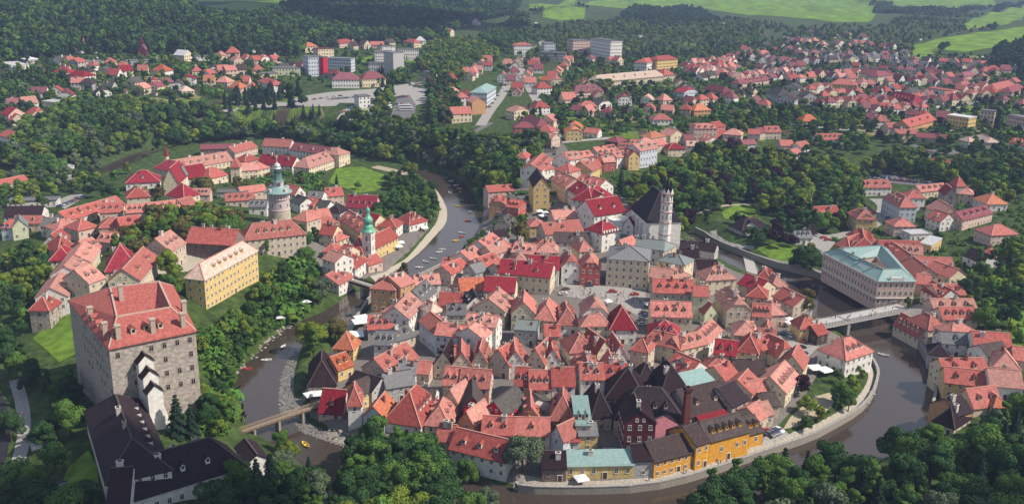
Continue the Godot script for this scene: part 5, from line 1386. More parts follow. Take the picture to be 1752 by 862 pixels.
func grounds() -> void:
	# paved old town inside the river loop
	sheet("town_pavement", [640, 516, 700, 492, 770, 458, 800, 420, 826, 372, 830, 335, 870, 300, 905, 250, 960, 240, 985, 280, 1060, 330, 1110, 390, 1190, 420, 1245, 458, 1290, 476, 1345, 500, 1362, 525, 1388, 550, 1438, 575, 1440, 600, 1400, 640, 1370, 690, 1330, 730, 1310, 765, 1190, 810, 1100, 830, 990, 836, 895, 832, 800, 800, 700, 800, 645, 780, 632, 756, 560, 730, 530, 715, 530, 660, 560, 625, 600, 590, 612, 560], 0.12, M["cobbles"], 0.0, false)
	sheet("castle_quarter_pavement", [450, 400, 560, 340, 640, 360, 640, 395, 690, 400, 735, 390, 700, 430, 660, 465, 605, 490, 560, 490, 545, 450, 520, 430], 0.12, M["cobbles"], 0.0, false)
	sheet("castle_courtyard", [240, 440, 330, 395, 400, 400, 400, 420, 320, 465, 270, 470], 0.12, M["path"], 0.0, false)
	band("riverside_path", [640, 480, 672, 466, 705, 446, 735, 410, 755, 380, 757, 350, 745, 320, 722, 304, 700, 299], 5.0, 0.10, M["path"])
	band("riverside_path", [700, 299, 672, 292, 640, 285], 7.0, 0.10, M["sand"])
	band("embankment_walk", [880, 826, 940, 834, 1000, 836, 1060, 834, 1110, 830, 1190, 808, 1260, 786, 1318, 766, 1388, 742, 1440, 716, 1475, 690, 1493, 662, 1494, 640, 1482, 620, 1462, 600], 4.2, 0.14, M["path"])
	sheet("meadow", [562, 312, 575, 288, 620, 285, 660, 300, 650, 325, 612, 330], 0.1, M["lawn"])
	sheet("park_lawn", [1235, 362, 1258, 352, 1300, 348, 1320, 352, 1300, 368, 1270, 375, 1240, 374], 0.1, M["lawn"])
	sheet("park_lawn", [1296, 426, 1330, 416, 1366, 424, 1362, 452, 1320, 444], 0.1, M["lawn"])
	sheet("castle_lawn", [95, 528, 130, 500, 160, 500, 165, 530, 140, 600, 100, 620, 55, 580], 0.1, M["lawn"], 0.0, false)
	sheet("castle_lawn", [120, 475, 150, 455, 152, 480, 130, 520, 105, 520], 0.1, M["lawn"], 0.0, false)
	sheet("lower_lawn", [100, 840, 115, 800, 150, 770, 165, 800, 170, 862, 110, 870], 0.1, M["lawn"], 0.0, false)
	band("garden_path", [25, 650, 36, 690, 40, 740, 30, 790, 22, 810], 4.0, 0.14, M["concrete"])
	band("garden_path", [40, 745, 58, 758, 62, 770], 3.0, 0.14, M["concrete"])
	band("street", [-45, 640, -14, 690, -6, 740, -18, 800, -55, 850], 7.0, 0.14, M["asphalt_dark"])
	sheet("garden_court", [1340, 735, 1352, 715, 1392, 680, 1420, 672, 1432, 690, 1400, 715, 1365, 730], 0.14, M["sand"])
	sheet("car_park", [1305, 762, 1312, 735, 1335, 730, 1352, 745, 1335, 755], 0.16, M["concrete"])
	sheet("car_park", [965, 778, 972, 762, 1068, 762, 1068, 776], 0.16, M["asphalt"])
	sheet("main_square", [955, 505, 965, 485, 1000, 480, 1040, 488, 1075, 492, 1105, 496, 1105, 520, 1090, 540, 1055, 520, 1000, 512], 0.16, M["concrete"])
	sheet("bridge_square", [1320, 590, 1330, 575, 1370, 570, 1400, 560, 1410, 575, 1400, 595, 1385, 610, 1355, 620, 1325, 640], 0.16, M["concrete"])
	band("street", [1395, 420, 1420, 408, 1470, 395, 1500, 380, 1515, 355, 1500, 340], 9.0, 0.12, M["concrete"])
	sheet("street", [1395, 430, 1370, 415, 1380, 400, 1420, 402, 1430, 415, 1410, 440], 0.13, M["concrete"])
	band("quay_walk", [1215, 405, 1260, 432, 1320, 450, 1370, 460, 1410, 472, 1460, 494, 1510, 522, 1540, 540, 1580, 552], 5.0, 0.12, M["concrete"])
	band("street", [1545, 540, 1590, 555, 1600, 580, 1590, 600], 9.0, 0.12, M["concrete"])
	band("street", [1600, 600, 1640, 640, 1690, 690, 1700, 670, 1700, 640], 5.0, 0.12, M["concrete"])
	band("park_path", [1220, 395, 1226, 412, 1250, 420, 1290, 425], 4.0, 0.13, M["concrete"])
	band("park_path", [1190, 372, 1240, 352, 1300, 348], 3.0, 0.13, M["path"])
	band("street", [938, 262, 950, 240, 945, 215, 930, 190, 915, 165, 895, 130, 885, 100], 10.0, 0.12, M["concrete"])
	band("street", [950, 245, 1000, 240, 1080, 232, 1180, 215, 1260, 205, 1350, 212, 1450, 222, 1560, 225, 1680, 220], 7.0, 0.12, M["concrete"])
	band("street", [1560, 248, 1620, 262, 1640, 258], 7.0, 0.12, M["asphalt"])
	band("street", [840, 210, 790, 235, 740, 235, 700, 222], 6.0, 0.12, M["asphalt"])
	sheet("bus_station", [668, 200, 680, 165, 700, 162, 712, 180, 708, 205], 0.14, M["asphalt"])
	sheet("station_yard", [655, 172, 700, 150, 732, 148, 735, 175, 712, 180, 690, 162], 0.13, M["concrete"])
	sheet("bypass_road", [370, 190, 480, 172, 560, 158, 640, 152, 720, 140, 724, 150, 655, 165, 620, 180, 560, 182, 480, 182, 400, 196], 0.12, M["concrete"])
	sheet("station_yard", [575, 205, 590, 185, 640, 178, 655, 190, 620, 207], 0.13, M["concrete"])
	band("street", [822, 215, 838, 190, 858, 163, 874, 133, 882, 112, 900, 98, 915, 85, 930, 70], 9.0, 0.16, M["concrete"])
	sheet("bridge_square", [1530, 545, 1545, 530, 1575, 520, 1590, 535, 1605, 555, 1590, 568, 1560, 560], 0.17, M["concrete"])
	band("street", [1060, 92, 1100, 90, 1150, 90], 6.0, 0.15, M["path"])
	band("street", [1600, 195, 1640, 185, 1680, 172], 5.0, 0.15, M["concrete"])
	sheet("car_park", [1462, 302, 1520, 298, 1600, 312, 1600, 320, 1510, 312, 1470, 310], 0.13, M["asphalt"])
	sheet("street", [90, 345, 130, 330, 148, 335, 110, 358], 0.13, M["concrete"])
	band("street", [0, 150, 40, 145, 60, 130], 6.0, 0.15, M["concrete"])
	# far fields
	sheet("field", [905, 8, 1010, 2, 1130, -8, 1400, -8, 1540, -8, 1505, 4, 1475, 16, 1500, 24, 1488, 38, 1400, 34, 1300, 26, 1210, 16, 1120, 10, 1060, 14, 990, 8, 940, 16, 905, 14], 0.5, M["field_green"])
	sheet("field", [930, 18, 960, 10, 1002, 14, 1000, 32, 960, 36, 928, 30], 0.5, M["field_green"])
	sheet("field", [1310, 12, 1400, 8, 1500, 10, 1490, 36, 1440, 38, 1380, 32, 1310, 26], 0.6, M["field_green"])
	sheet("field", [1445, -6, 1600, -8, 1700, -6, 1705, 8, 1640, 14, 1560, 12, 1500, 6], 0.5, M["field_green"])
	sheet("field", [1650, 40, 1690, 25, 1760, 8, 1760, 25, 1730, 40, 1700, 45, 1655, 52], 0.5, M["field_green"])
	sheet("field", [1560, 100, 1565, 78, 1600, 68, 1680, 55, 1760, 45, 1760, 70, 1700, 82, 1650, 90, 1610, 85, 1580, 102], 0.5, M["field_green"])
	sheet("field", [348, 10, 400, 4, 470, 0, 520, 2, 500, 14, 450, 25, 420, 20], 0.5, M["field_green"])
	sheet("field", [1580, 200, 1640, 186, 1690, 176, 1700, 195, 1640, 205], 0.2, M["lawn"], 0.0, false)
	sheet("field", [608, 100, 640, 95, 630, 106, 610, 106], 0.2, M["lawn"], 0.0, false)
	sheet("field", [690, 102, 715, 100, 718, 107, 695, 108], 0.2, M["lawn"], 0.0, false)
	sheet("field", [1725, 545, 1760, 530, 1760, 600, 1735, 600], 0.2, M["lawn"], 0.0, false)
	sheet("field", [20, 300, 45, 270, 50, 300, 30, 320], 0.2, M["lawn"], 0.0, false)

# small vegetable plots and lawns behind the suburb houses, joined by what grows on them
func plots() -> void:
	var kinds := [mat("plot_lawn", 0.13, 0.20, 0.03, 0.95, "field", 20.0), mat("plot_soil", 0.11, 0.085, 0.055, 0.95, "earth", 9.0), mat("plot_crop", 0.055, 0.095, 0.022, 0.95, "earth", 5.0), mat("plot_hay", 0.25, 0.23, 0.10, 0.95, "field", 12.0)]
	var bs := [Mb.new(), Mb.new(), Mb.new(), Mb.new()]
	for i in 420:
		var p := spot(rng.randf_range(900, 1750), rng.randf_range(75, 235)) if i % 3 else spot(rng.randf_range(10, 760), rng.randf_range(100, 200))
		var q := Vector2(p.x, p.z)
		if on_paving(q): continue
		var a := rng.randf_range(-0.4, 0.4)
		var u := Vector2(cos(a), sin(a)) * rng.randf_range(5, 13)
		var w := Vector2(-sin(a), cos(a)) * rng.randf_range(6, 16)
		var m := drape(PackedVector2Array([q - u - w, q + u - w, q + u + w, q - u + w]), 0.08 + (i % 40) * 0.006)
		if m.get_surface_count() == 0: continue
		var arr := m.surface_get_arrays(0)
		var b: Mb = bs[rng.randi() % 4]
		b.v.append_array(arr[Mesh.ARRAY_VERTEX])
		b.n.append_array(arr[Mesh.ARRAY_NORMAL])
	for i in 4: struct("garden_ground", bs[i].mesh(), kinds[i])

func greens() -> void:
	plots()
	# the near bank
	wood([1195, 960, 1200, 850, 1235, 822, 1290, 805, 1350, 778, 1440, 768, 1462, 800, 1525, 792, 1530, 740, 1580, 738, 1640, 760, 1690, 720, 1770, 690, 1800, 960], 7.0, 6.5, 7, 16, [0, 1, 1, 0, 1, 6, 4, 1, 0])
	wood([590, 900, 590, 830, 600, 800, 640, 775, 720, 780, 775, 810, 785, 850, 770, 900], 1.0, 4.6, 11, 15, [0, 1, 1, 0, 1])
	wood([500, 980, 560, 900, 800, 900, 900, 930, 900, 1000], 0.0, 6.0, 10, 14, [0, 1, 0, 2])
	wood([180, 980, 330, 862, 420, 810, 470, 770, 520, 780, 545, 830, 540, 960], 6.0, 6.5, 7, 14, [1, 0, 1, 6, 4])
	wood([0, 860, 0, 500, 36, 520, 44, 590, 100, 640, 150, 660, 160, 760, 130, 800, 70, 830], 6.0, 10.5, 8, 13, [1, 0, 1, 1, 0], 3.5)
	wood([0, 960, 0, 800, 80, 830, 180, 860, 200, 960], 6.0, 8.0, 8, 13, [1, 1, 0])
	for t in [[115, 705, 13, 0], [80, 660, 12, 1], [895, 765, 14, 4], [800, 805, 10, 0], [835, 852, 9, 4], [300, 700, 14, 6], [325, 712, 12, 6], [350, 690, 9, 1], [480, 750, 8, 0], [495, 765, 8, 2], [385, 700, 10, 0], [370, 660, 9, 1], [410, 800, 9, 1], [440, 830, 10, 1], [365, 850, 10, 1],
		[530, 565, 13, 2], [535, 585, 12, 0], [573, 562, 12, 3], [545, 495, 12, 4], [560, 490, 10, 4], [535, 505, 9, 0], [690, 460, 9, 3], [1381, 512, 13, 3], [1380, 435, 17, 1], [1390, 445, 14, 1], [1365, 440, 12, 1], [1553, 522, 8, 0],
		[1384, 688, 8, 2], [1375, 655, 8, 5], [1440, 670, 10, 0], [1455, 680, 9, 0], [1430, 690, 8, 1], [1460, 655, 8, 2], [1435, 640, 6, 0], [1475, 640, 5, 2], [1465, 625, 5, 0], [1455, 610, 4, 2], [1380, 720, 6, 0], [1405, 705, 6, 2],
		[285, 450, 14, 2], [297, 470, 12, 2], [290, 485, 11, 0], [340, 312, 13, 3], [352, 310, 10, 3], [407, 310, 10, 3], [272, 330, 10, 3], [213, 398, 9, 3], [225, 405, 8, 2], [190, 400, 8, 3], [262, 365, 13, 3], [170, 310, 10, 1], [160, 320, 11, 1], [185, 325, 11, 1], [195, 300, 10, 0], [215, 285, 9, 2],
		[575, 305, 8, 6], [612, 315, 6, 0], [700, 285, 12, 2], [890, 390, 12, 3], [892, 375, 10, 0], [950, 350, 8, 0], [895, 405, 11, 3], [948, 352, 6, 2], [900, 350, 6, 1],
		[1180, 330, 13, 0], [1290, 405, 12, 1], [1310, 400, 10, 1], [1210, 375, 11, 1], [1260, 370, 9, 0], [1340, 350, 13, 0], [1335, 375, 12, 1], [1350, 365, 11, 6], [1305, 335, 13, 5], [1325, 300, 13, 1], [1430, 305, 16, 0], [1400, 310, 15, 0], [1450, 325, 14, 0], [1420, 340, 14, 1], [1290, 320, 12, 5], [1345, 340, 11, 5], [1322, 402, 10, 5], [1340, 408, 10, 5], [1356, 408, 8, 5], [1385, 425, 10, 3],
		[1710, 200, 20, 6], [1250, 300, 13, 2], [1200, 280, 13, 2], [1120, 290, 10, 2], [1250, 320, 14, 1], [1230, 290, 13, 0], [1710, 470, 13, 1], [1730, 440, 14, 6], [1705, 490, 11, 0], [1690, 480, 11, 0], [1650, 285, 11, 1], [1545, 270, 15, 2], [1560, 265, 14, 0], [1600, 285, 12, 1], [1700, 310, 14, 0], [1725, 320, 13, 1], [958, 200, 15, 1], [965, 215, 12, 0]]:
		tree_px(t[0], t[1], t[2], t[3])
	# castle slopes and gardens
	wood([338, 570, 380, 545, 440, 500, 470, 455, 530, 425, 548, 480, 520, 535, 460, 560, 420, 595, 402, 640, 395, 690, 385, 740, 345, 740, 335, 640], 4.0, 5.2, 5, 10, [0, 2, 0, 1, 2, 7, 7], 0.6)
	wood([338, 570, 380, 545, 440, 500, 470, 455, 530, 425, 548, 480, 520, 535, 460, 560, 420, 595, 402, 640, 395, 690, 385, 740, 345, 740, 335, 640], 1.0, 3.0, 2, 4, [7, 7, 7], 0.3)
	wood([250, 372, 300, 350, 345, 352, 415, 370, 412, 388, 330, 392, 262, 392], 7.0, 6.5, 9, 12, [2, 0, 0, 3])
	wood([190, 395, 240, 385, 262, 400, 230, 430, 195, 420], 5.0, 7.0, 6, 9, [0, 3, 2])
	wood([440, 425, 460, 405, 540, 395, 545, 420, 500, 430, 450, 435], 4.0, 6.0, 6, 9, [1, 0])
	wood([640, 345, 690, 320, 740, 320, 752, 350, 745, 370, 690, 378, 645, 372], 4.0, 6.0, 6, 10, [0, 1, 0, 1], 1.0)
	wood([600, 300, 655, 292, 690, 300, 680, 312, 640, 310], 4.0, 8.0, 6, 9, [0, 1, 3])
	wood([655, 300, 715, 300, 735, 320, 700, 330], 5.0, 7.0, 7, 11, [1, 1, 0])
	wood([440, 300, 500, 280, 560, 290, 560, 330, 500, 330, 450, 330], 3.0, 9.0, 4, 7, [0, 3, 7, 7])
	# left side below the castle
	wood([0, 440, 60, 400, 75, 440, 90, 470, 50, 540, 30, 560, 0, 520], 5.0, 7.0, 8, 12, [0, 1, 2, 1])
	wood([0, 300, 60, 270, 140, 260, 180, 280, 150, 330, 60, 350, 0, 350], 4.0, 9.0, 7, 11, [0, 1, 4, 2])
	wood([20, 330, 100, 330, 90, 345, 20, 350], 3.0, 5.0, 3, 5, [7, 7, 2])
	# river bluff woods
	wood([0, 270, 40, 215, 110, 175, 180, 165, 260, 175, 330, 180, 400, 195, 450, 205, 560, 205, 700, 205, 790, 235, 860, 240, 930, 232, 925, 262, 895, 290, 880, 315, 840, 318, 815, 322, 780, 290, 720, 280, 660, 262, 600, 250, 540, 236, 450, 222, 340, 232, 280, 242, 215, 255, 150, 280, 60, 285], 7.0, 6.2, 8, 16, [0, 1, 1, 0, 4, 1, 2, 0])
	wood([830, 315, 860, 300, 885, 300, 885, 320, 850, 330, 835, 345], 3.0, 6.0, 5, 8, [0, 2, 7])
	wood([770, 440, 800, 400, 830, 395, 820, 420, 790, 450], 2.0, 5.0, 3, 5, [7, 7, 0])
	wood([450, 195, 540, 185, 560, 195, 520, 205, 450, 208], 6.0, 6.0, 9, 14, [6, 1, 6])
	wood([380, 168, 440, 150, 520, 150, 520, 172, 440, 178, 385, 185], 6.0, 6.5, 9, 14, [6, 6, 1])
	wood([620, 160, 690, 115, 710, 120, 700, 145, 640, 170], 5.0, 7.0, 9, 12, [6, 1, 0])
	wood([635, 200, 650, 155, 672, 150, 668, 180, 655, 205], 5.0, 7.0, 9, 13, [0, 2, 1])
	wood([735, 205, 735, 140, 770, 130, 790, 170, 775, 210], 6.0, 7.0, 9, 14, [0, 1, 3, 1])
	wood([710, 110, 740, 72, 800, 65, 850, 85, 850, 100, 800, 108, 790, 130, 740, 125], 6.0, 7.0, 9, 13, [2, 0, 0])
	# park
	wood([1060, 310, 1120, 290, 1200, 250, 1260, 245, 1330, 265, 1400, 265, 1480, 290, 1475, 330, 1470, 360, 1420, 385, 1375, 372, 1330, 345, 1300, 350, 1240, 345, 1190, 380, 1165, 400, 1155, 350, 1100, 340], 8.0, 7.0, 9, 16, [0, 1, 0, 2, 0, 1, 2, 6, 5])
	wood([1480, 270, 1560, 260, 1620, 268, 1700, 290, 1760, 270, 1760, 330, 1700, 345, 1650, 320, 1600, 300, 1520, 298, 1480, 300], 6.0, 7.5, 9, 14, [0, 1, 2, 1])
	wood([1480, 235, 1560, 235, 1760, 235, 1760, 275, 1640, 268, 1560, 250], 4.0, 9.0, 6, 11, [1, 0, 1])
	wood([1270, 408, 1300, 385, 1330, 380, 1360, 386, 1340, 400, 1300, 410], 5.0, 9.0, 7, 10, [1, 0, 5])
	wood([1640, 500, 1680, 440, 1740, 400, 1760, 430, 1760, 530, 1720, 560, 1660, 540], 5.0, 9.0, 7, 12, [0, 1, 2, 0])
	wood([1690, 560, 1752, 545, 1760, 690, 1720, 650], 3.0, 11.0, 5, 8, [0, 2, 7])
	# gardens and streets of the suburbs
	wood([880, 235, 1180, 225, 1350, 235, 1760, 235, 1760, 110, 1560, 100, 1300, 120, 1200, 100, 1100, 85, 990, 90, 960, 120, 905, 180], 3.0, 15.0, 4, 9, [0, 1, 2, 1, 7, 7], 0.5)
	wood([950, 165, 1010, 125, 1045, 120, 1040, 150, 1000, 160], 5.0, 7.0, 9, 13, [2, 0, 3])
	wood([1150, 225, 1300, 190, 1380, 185, 1380, 215, 1250, 225], 4.0, 9.0, 7, 11, [0, 1, 2])
	wood([1380, 215, 1420, 195, 1500, 200, 1520, 215, 1440, 225], 4.0, 8.0, 7, 11, [0, 1, 2])
	wood([880, 105, 990, 95, 1200, 90, 1300, 105, 1500, 65, 1560, 95, 1480, 100, 1310, 60, 1300, 35, 1200, 30, 1100, 20, 1000, 35, 900, 45], 5.0, 15.0, 6, 12, [0, 1, 2, 2, 1, 0, 4], 1.0, 0.85)
	wood([1060, 25, 1110, 12, 1200, 14, 1230, 35, 1120, 40], 6.0, 12.0, 11, 17, [1, 1])
	wood([1300, 35, 1500, 45, 1560, 20, 1660, 20, 1740, 30, 1650, 60, 1570, 75, 1560, 95, 1480, 70, 1340, 62], 5.0, 17.0, 6, 11, [0, 1, 1, 4, 2], 1.0, 0.8)
	wood([1690, 110, 1700, 88, 1760, 70, 1760, 120, 1720, 115], 7.0, 10.0, 14, 20, [1, 1, 6])
	wood([1640, 75, 1660, 55, 1705, 45, 1700, 70, 1655, 75], 6.0, 9.0, 11, 16, [1, 1])
	wood([1595, 68, 1620, 55, 1645, 70, 1620, 82, 1600, 84], 6.0, 9.0, 11, 15, [1, 1, 5])
	wood([1700, 15, 1760, 0, 1760, 12, 1720, 22], 6.0, 10.0, 11, 15, [1, 1])
	wood([1310, 10, 1480, 8, 1500, 12, 1400, 14], 5.0, 12.0, 8, 12, [1, 1, 0])
	wood([1440, 6, 1520, 12, 1640, 16, 1700, 10, 1640, 22, 1520, 20], 5.0, 10.0, 9, 14, [1, 1, 0])
	wood([1470, 20, 1480, 8, 1520, 0, 1545, -6, 1560, 0, 1520, 12, 1490, 26], 4.0, 11.0, 8, 12, [1, 0, 1])
	wood([905, 18, 990, 6, 1010, 12, 940, 22], 5.0, 10.0, 9, 13, [1, 1, 0])
	wood([840, 120, 900, 85, 985, 60, 1000, 90, 930, 105], 5.0, 11.0, 7, 11, [0, 1, 2, 1])
	wood([1390, 235, 1330, 235, 1340, 250, 1400, 260, 1480, 255, 1500, 240], 4.0, 9.0, 7, 11, [0, 1])
	wood([0, 235, 80, 180, 160, 160, 260, 165, 400, 165, 460, 130, 460, 90, 300, 90, 120, 95, 0, 110], 4.0, 13.0, 5, 10, [0, 1, 1, 2, 7], 1.0)
	wood([0, 150, 60, 120, 110, 130, 100, 165, 40, 200, 0, 200], 4.0, 10.0, 7, 12, [1, 1, 0])
	# shrubs and fruit trees crowd the suburb gardens
	var suburb := [880, 238, 1180, 228, 1350, 235, 1760, 235, 1760, 100, 1560, 90, 1300, 70, 1200, 85, 1100, 85, 990, 90, 960, 120, 905, 180]
	wood(suburb, 0.5, 8.0, 2, 4.5, [7, 7, 7, 7], 0.5, 0.62)
	wood(suburb, 2.0, 13.0, 4, 9, [1, 0, 1, 6, 5], 0.5, 0.6)
	var hill := [0, 235, 80, 180, 160, 160, 260, 165, 400, 165, 520, 140, 700, 140, 760, 70, 520, 78, 300, 84, 120, 88, 0, 105]
	wood(hill, 0.5, 9.0, 2, 4.5, [7, 7, 7], 0.5, 0.6)
	wood(hill, 2.0, 14.0, 5, 9, [1, 0, 1, 6], 0.5, 0.6)
	wood([1400, 420, 1640, 300, 1760, 330, 1760, 640, 1680, 560, 1600, 470, 1480, 420], 0.5, 7.0, 2, 4, [7, 7, 0], 0.4, 0.6)
	wood([840, 340, 900, 330, 960, 300, 1080, 300, 1060, 340, 980, 310, 900, 400, 850, 420], 0.5, 6.0, 2, 4.5, [7, 7, 0], 0.4, 0.6)
	wood([180, 330, 330, 280, 560, 270, 560, 340, 400, 340, 250, 400], 0.5, 8.0, 2, 4, [7, 7, 3], 0.4, 0.5)
	# hill forest
	wood([-60, 105, 60, 90, 130, 82, 250, 80, 370, 84, 500, 86, 540, 75, 620, 70, 720, 66, 760, 58, 800, 35, 880, 18, 900, -12, 540, -12, 430, 28, 340, 20, 330, -12, -60, -12], 8.0, 9.0, 11, 19, [1, 1, 6, 0, 1, 1, 0], 1.0)
	wood([440, 30, 520, 6, 560, -12, 520, -12, 500, 16, 430, 28], 8.0, 10.0, 12, 18, [1, 6], 1.0)
	wood([820, 60, 900, 20, 910, 50, 870, 95], 5.0, 10.0, 9, 13, [1, 0])


# several wings that stand together as one building; each: eave a, eave b (pixels), depth, wall height, roof height, form, wall, roof, options
func compound(called: String, label: String, category: String, base: Vector2, list: Array) -> Node3D:
	var o := thing(called, label, category)
	o.position = spot(base.x, base.y)
	for h in list:
		var pa: Vector2 = h[0]
		var pb: Vector2 = h[1]
		var hw: float = h[3]
		var d: float = h[2]
		var a := spot(pa.x, pa.y, hw)
		var b := spot(pb.x, pb.y, hw)
		var e := (a.y + b.y) * 0.5
		if h.size() > 9: e = h[9]
		a = level(pa.x, pa.y, e)
		b = level(pb.x, pb.y, e)
		add_wing(o, a, b, d, e, hw, h[4], h[5], h[6], h[7], h[8])
	return o

func add_wing(o: Node3D, a: Vector3, b: Vector3, d: float, e: float, hw: float, hr: float, form: String, wc: String, rc: String, opts: String) -> void:
	var u := b - a
	u.y = 0
	var w := u.length()
	u = u.normalized()
	var n := Vector3.UP.cross(u)
	var c := (a + b) * 0.5 + n * d * 0.5
	var lo := 1e9
	for s in [[-0.5, -0.5], [0.5, -0.5], [0.5, 0.5], [-0.5, 0.5]]:
		var q: Vector3 = c + u * w * s[0] + n * d * s[1]
		lo = minf(lo, hgt(q.x, q.z))
	wing(o, Transform3D(Basis(u, Vector3.UP, -n), Vector3(c.x, e - hw, c.z) - o.position), w, d, minf(lo - (e - hw), 0.0) - 0.6, hw, hr, form, wc, rc, opts, false)
	var k := int(maxf(w, d) / 8.0) + 1
	for i in k + 1:
		var t := i / float(k) - 0.5
		var q := c + (u * w if w > d else n * d) * t * 0.8
		block(Vector2(q.x, q.z), minf(w, d) * 0.5)

# rows of windows on the wall that runs from a to b (left to right seen from outside), coordinates of the thing
func facade(o: Node3D, a: Vector3, b: Vector3, y0: float, y1: float, floors: int, bays: int, w := 0.9, h := 1.5, skip := 0.0, trim := "trim") -> void:
	var u := (b - a)
	u.y = 0
	var len_ := u.length()
	u = u.normalized()
	var out := u.cross(Vector3.UP)
	var ang := atan2(out.x, out.z)
	for f in floors:
		for i in bays:
			if rng.randf() < skip: continue
			var p := a + u * len_ * (i + 0.5) / bays + out * 0.004
			p.y = lerpf(y0, y1, (f + 0.5) / floors)
			put("window", window_mesh(w, h, M[trim]), null, o, p, ang)

# a building round a court: outer wall, ridge and court edge as rings of world points
func ring_building(o: Node3D, outer: Array, ridge: Array, inner: Array, e: float, er: float, ei: float, lo: float, wc: String, rc: String) -> Node3D:
	var n := outer.size()
	var p := o.position
	var v := func(q: Vector2, y: float) -> Vector3: return Vector3(q.x, y, q.y) - p
	var wb := Mb.new()
	var rb := Mb.new()
	var ctr := Vector2.ZERO
	for q in outer: ctr += q / n
	for i in n:
		var k := (i + 1) % n
		wb.face([v.call(outer[i], lo), v.call(outer[k], lo), v.call(outer[k], e), v.call(outer[i], e)])
		wb.face([v.call(inner[k], lo), v.call(inner[i], lo), v.call(inner[i], ei), v.call(inner[k], ei)])
		var oi: Vector2 = outer[i] + (outer[i] - ctr).normalized() * 0.7
		var ok: Vector2 = outer[k] + (outer[k] - ctr).normalized() * 0.7
		rb.slab([v.call(oi, e - 0.25), v.call(ok, e - 0.25), v.call(ridge[k], er), v.call(ridge[i], er)], 0.3)
		rb.slab([v.call(inner[k], ei), v.call(inner[i], ei), v.call(ridge[i], er), v.call(ridge[k], er)], 0.3)
	put("wall", wb.mesh(), wall_mat(wc), o)
	var cap := Mb.new()
	for i in n:
		var k := (i + 1) % n
		var r0: Vector3 = v.call(ridge[i], er + 0.05)
		var r1: Vector3 = v.call(ridge[k], er + 0.05)
		cap.obox((r0 + r1) * 0.5, (r1 - r0) * 0.5, Vector3(0, 0.2, 0), (r1 - r0).normalized().cross(Vector3.UP) * 0.28)
		var h0: Vector3 = v.call(outer[i], e)
		cap.obox((r0 + h0) * 0.5, (r0 - h0) * 0.5, Vector3(0, 0.16, 0), (r0 - h0).normalized().cross(Vector3.UP) * 0.22)
		var g0: Vector3 = v.call(inner[i], ei + 0.05)
		var g1: Vector3 = v.call(inner[k], ei + 0.05)
		cap.obox((g0 + g1) * 0.5, (g1 - g0) * 0.5, Vector3(0, 0.18, 0), (g1 - g0).normalized().cross(Vector3.UP) * 0.2)
	put("ridge_capping", cap.mesh(), mat("capping", 0.50, 0.36, 0.30, 0.85, "stain", 4.0) if rc[0] == "r" else roof_mat(rc), o)
	for i in 8: block(outer[0].lerp(outer[2], i / 7.0), 13.0)
	return put("roof", rb.mesh(), roof_mat(rc), o)

func zz(ox: float, oy: float, s: float, x: float, y: float) -> Vector2:
	return Vector2(ox + x / s, oy + y / s)

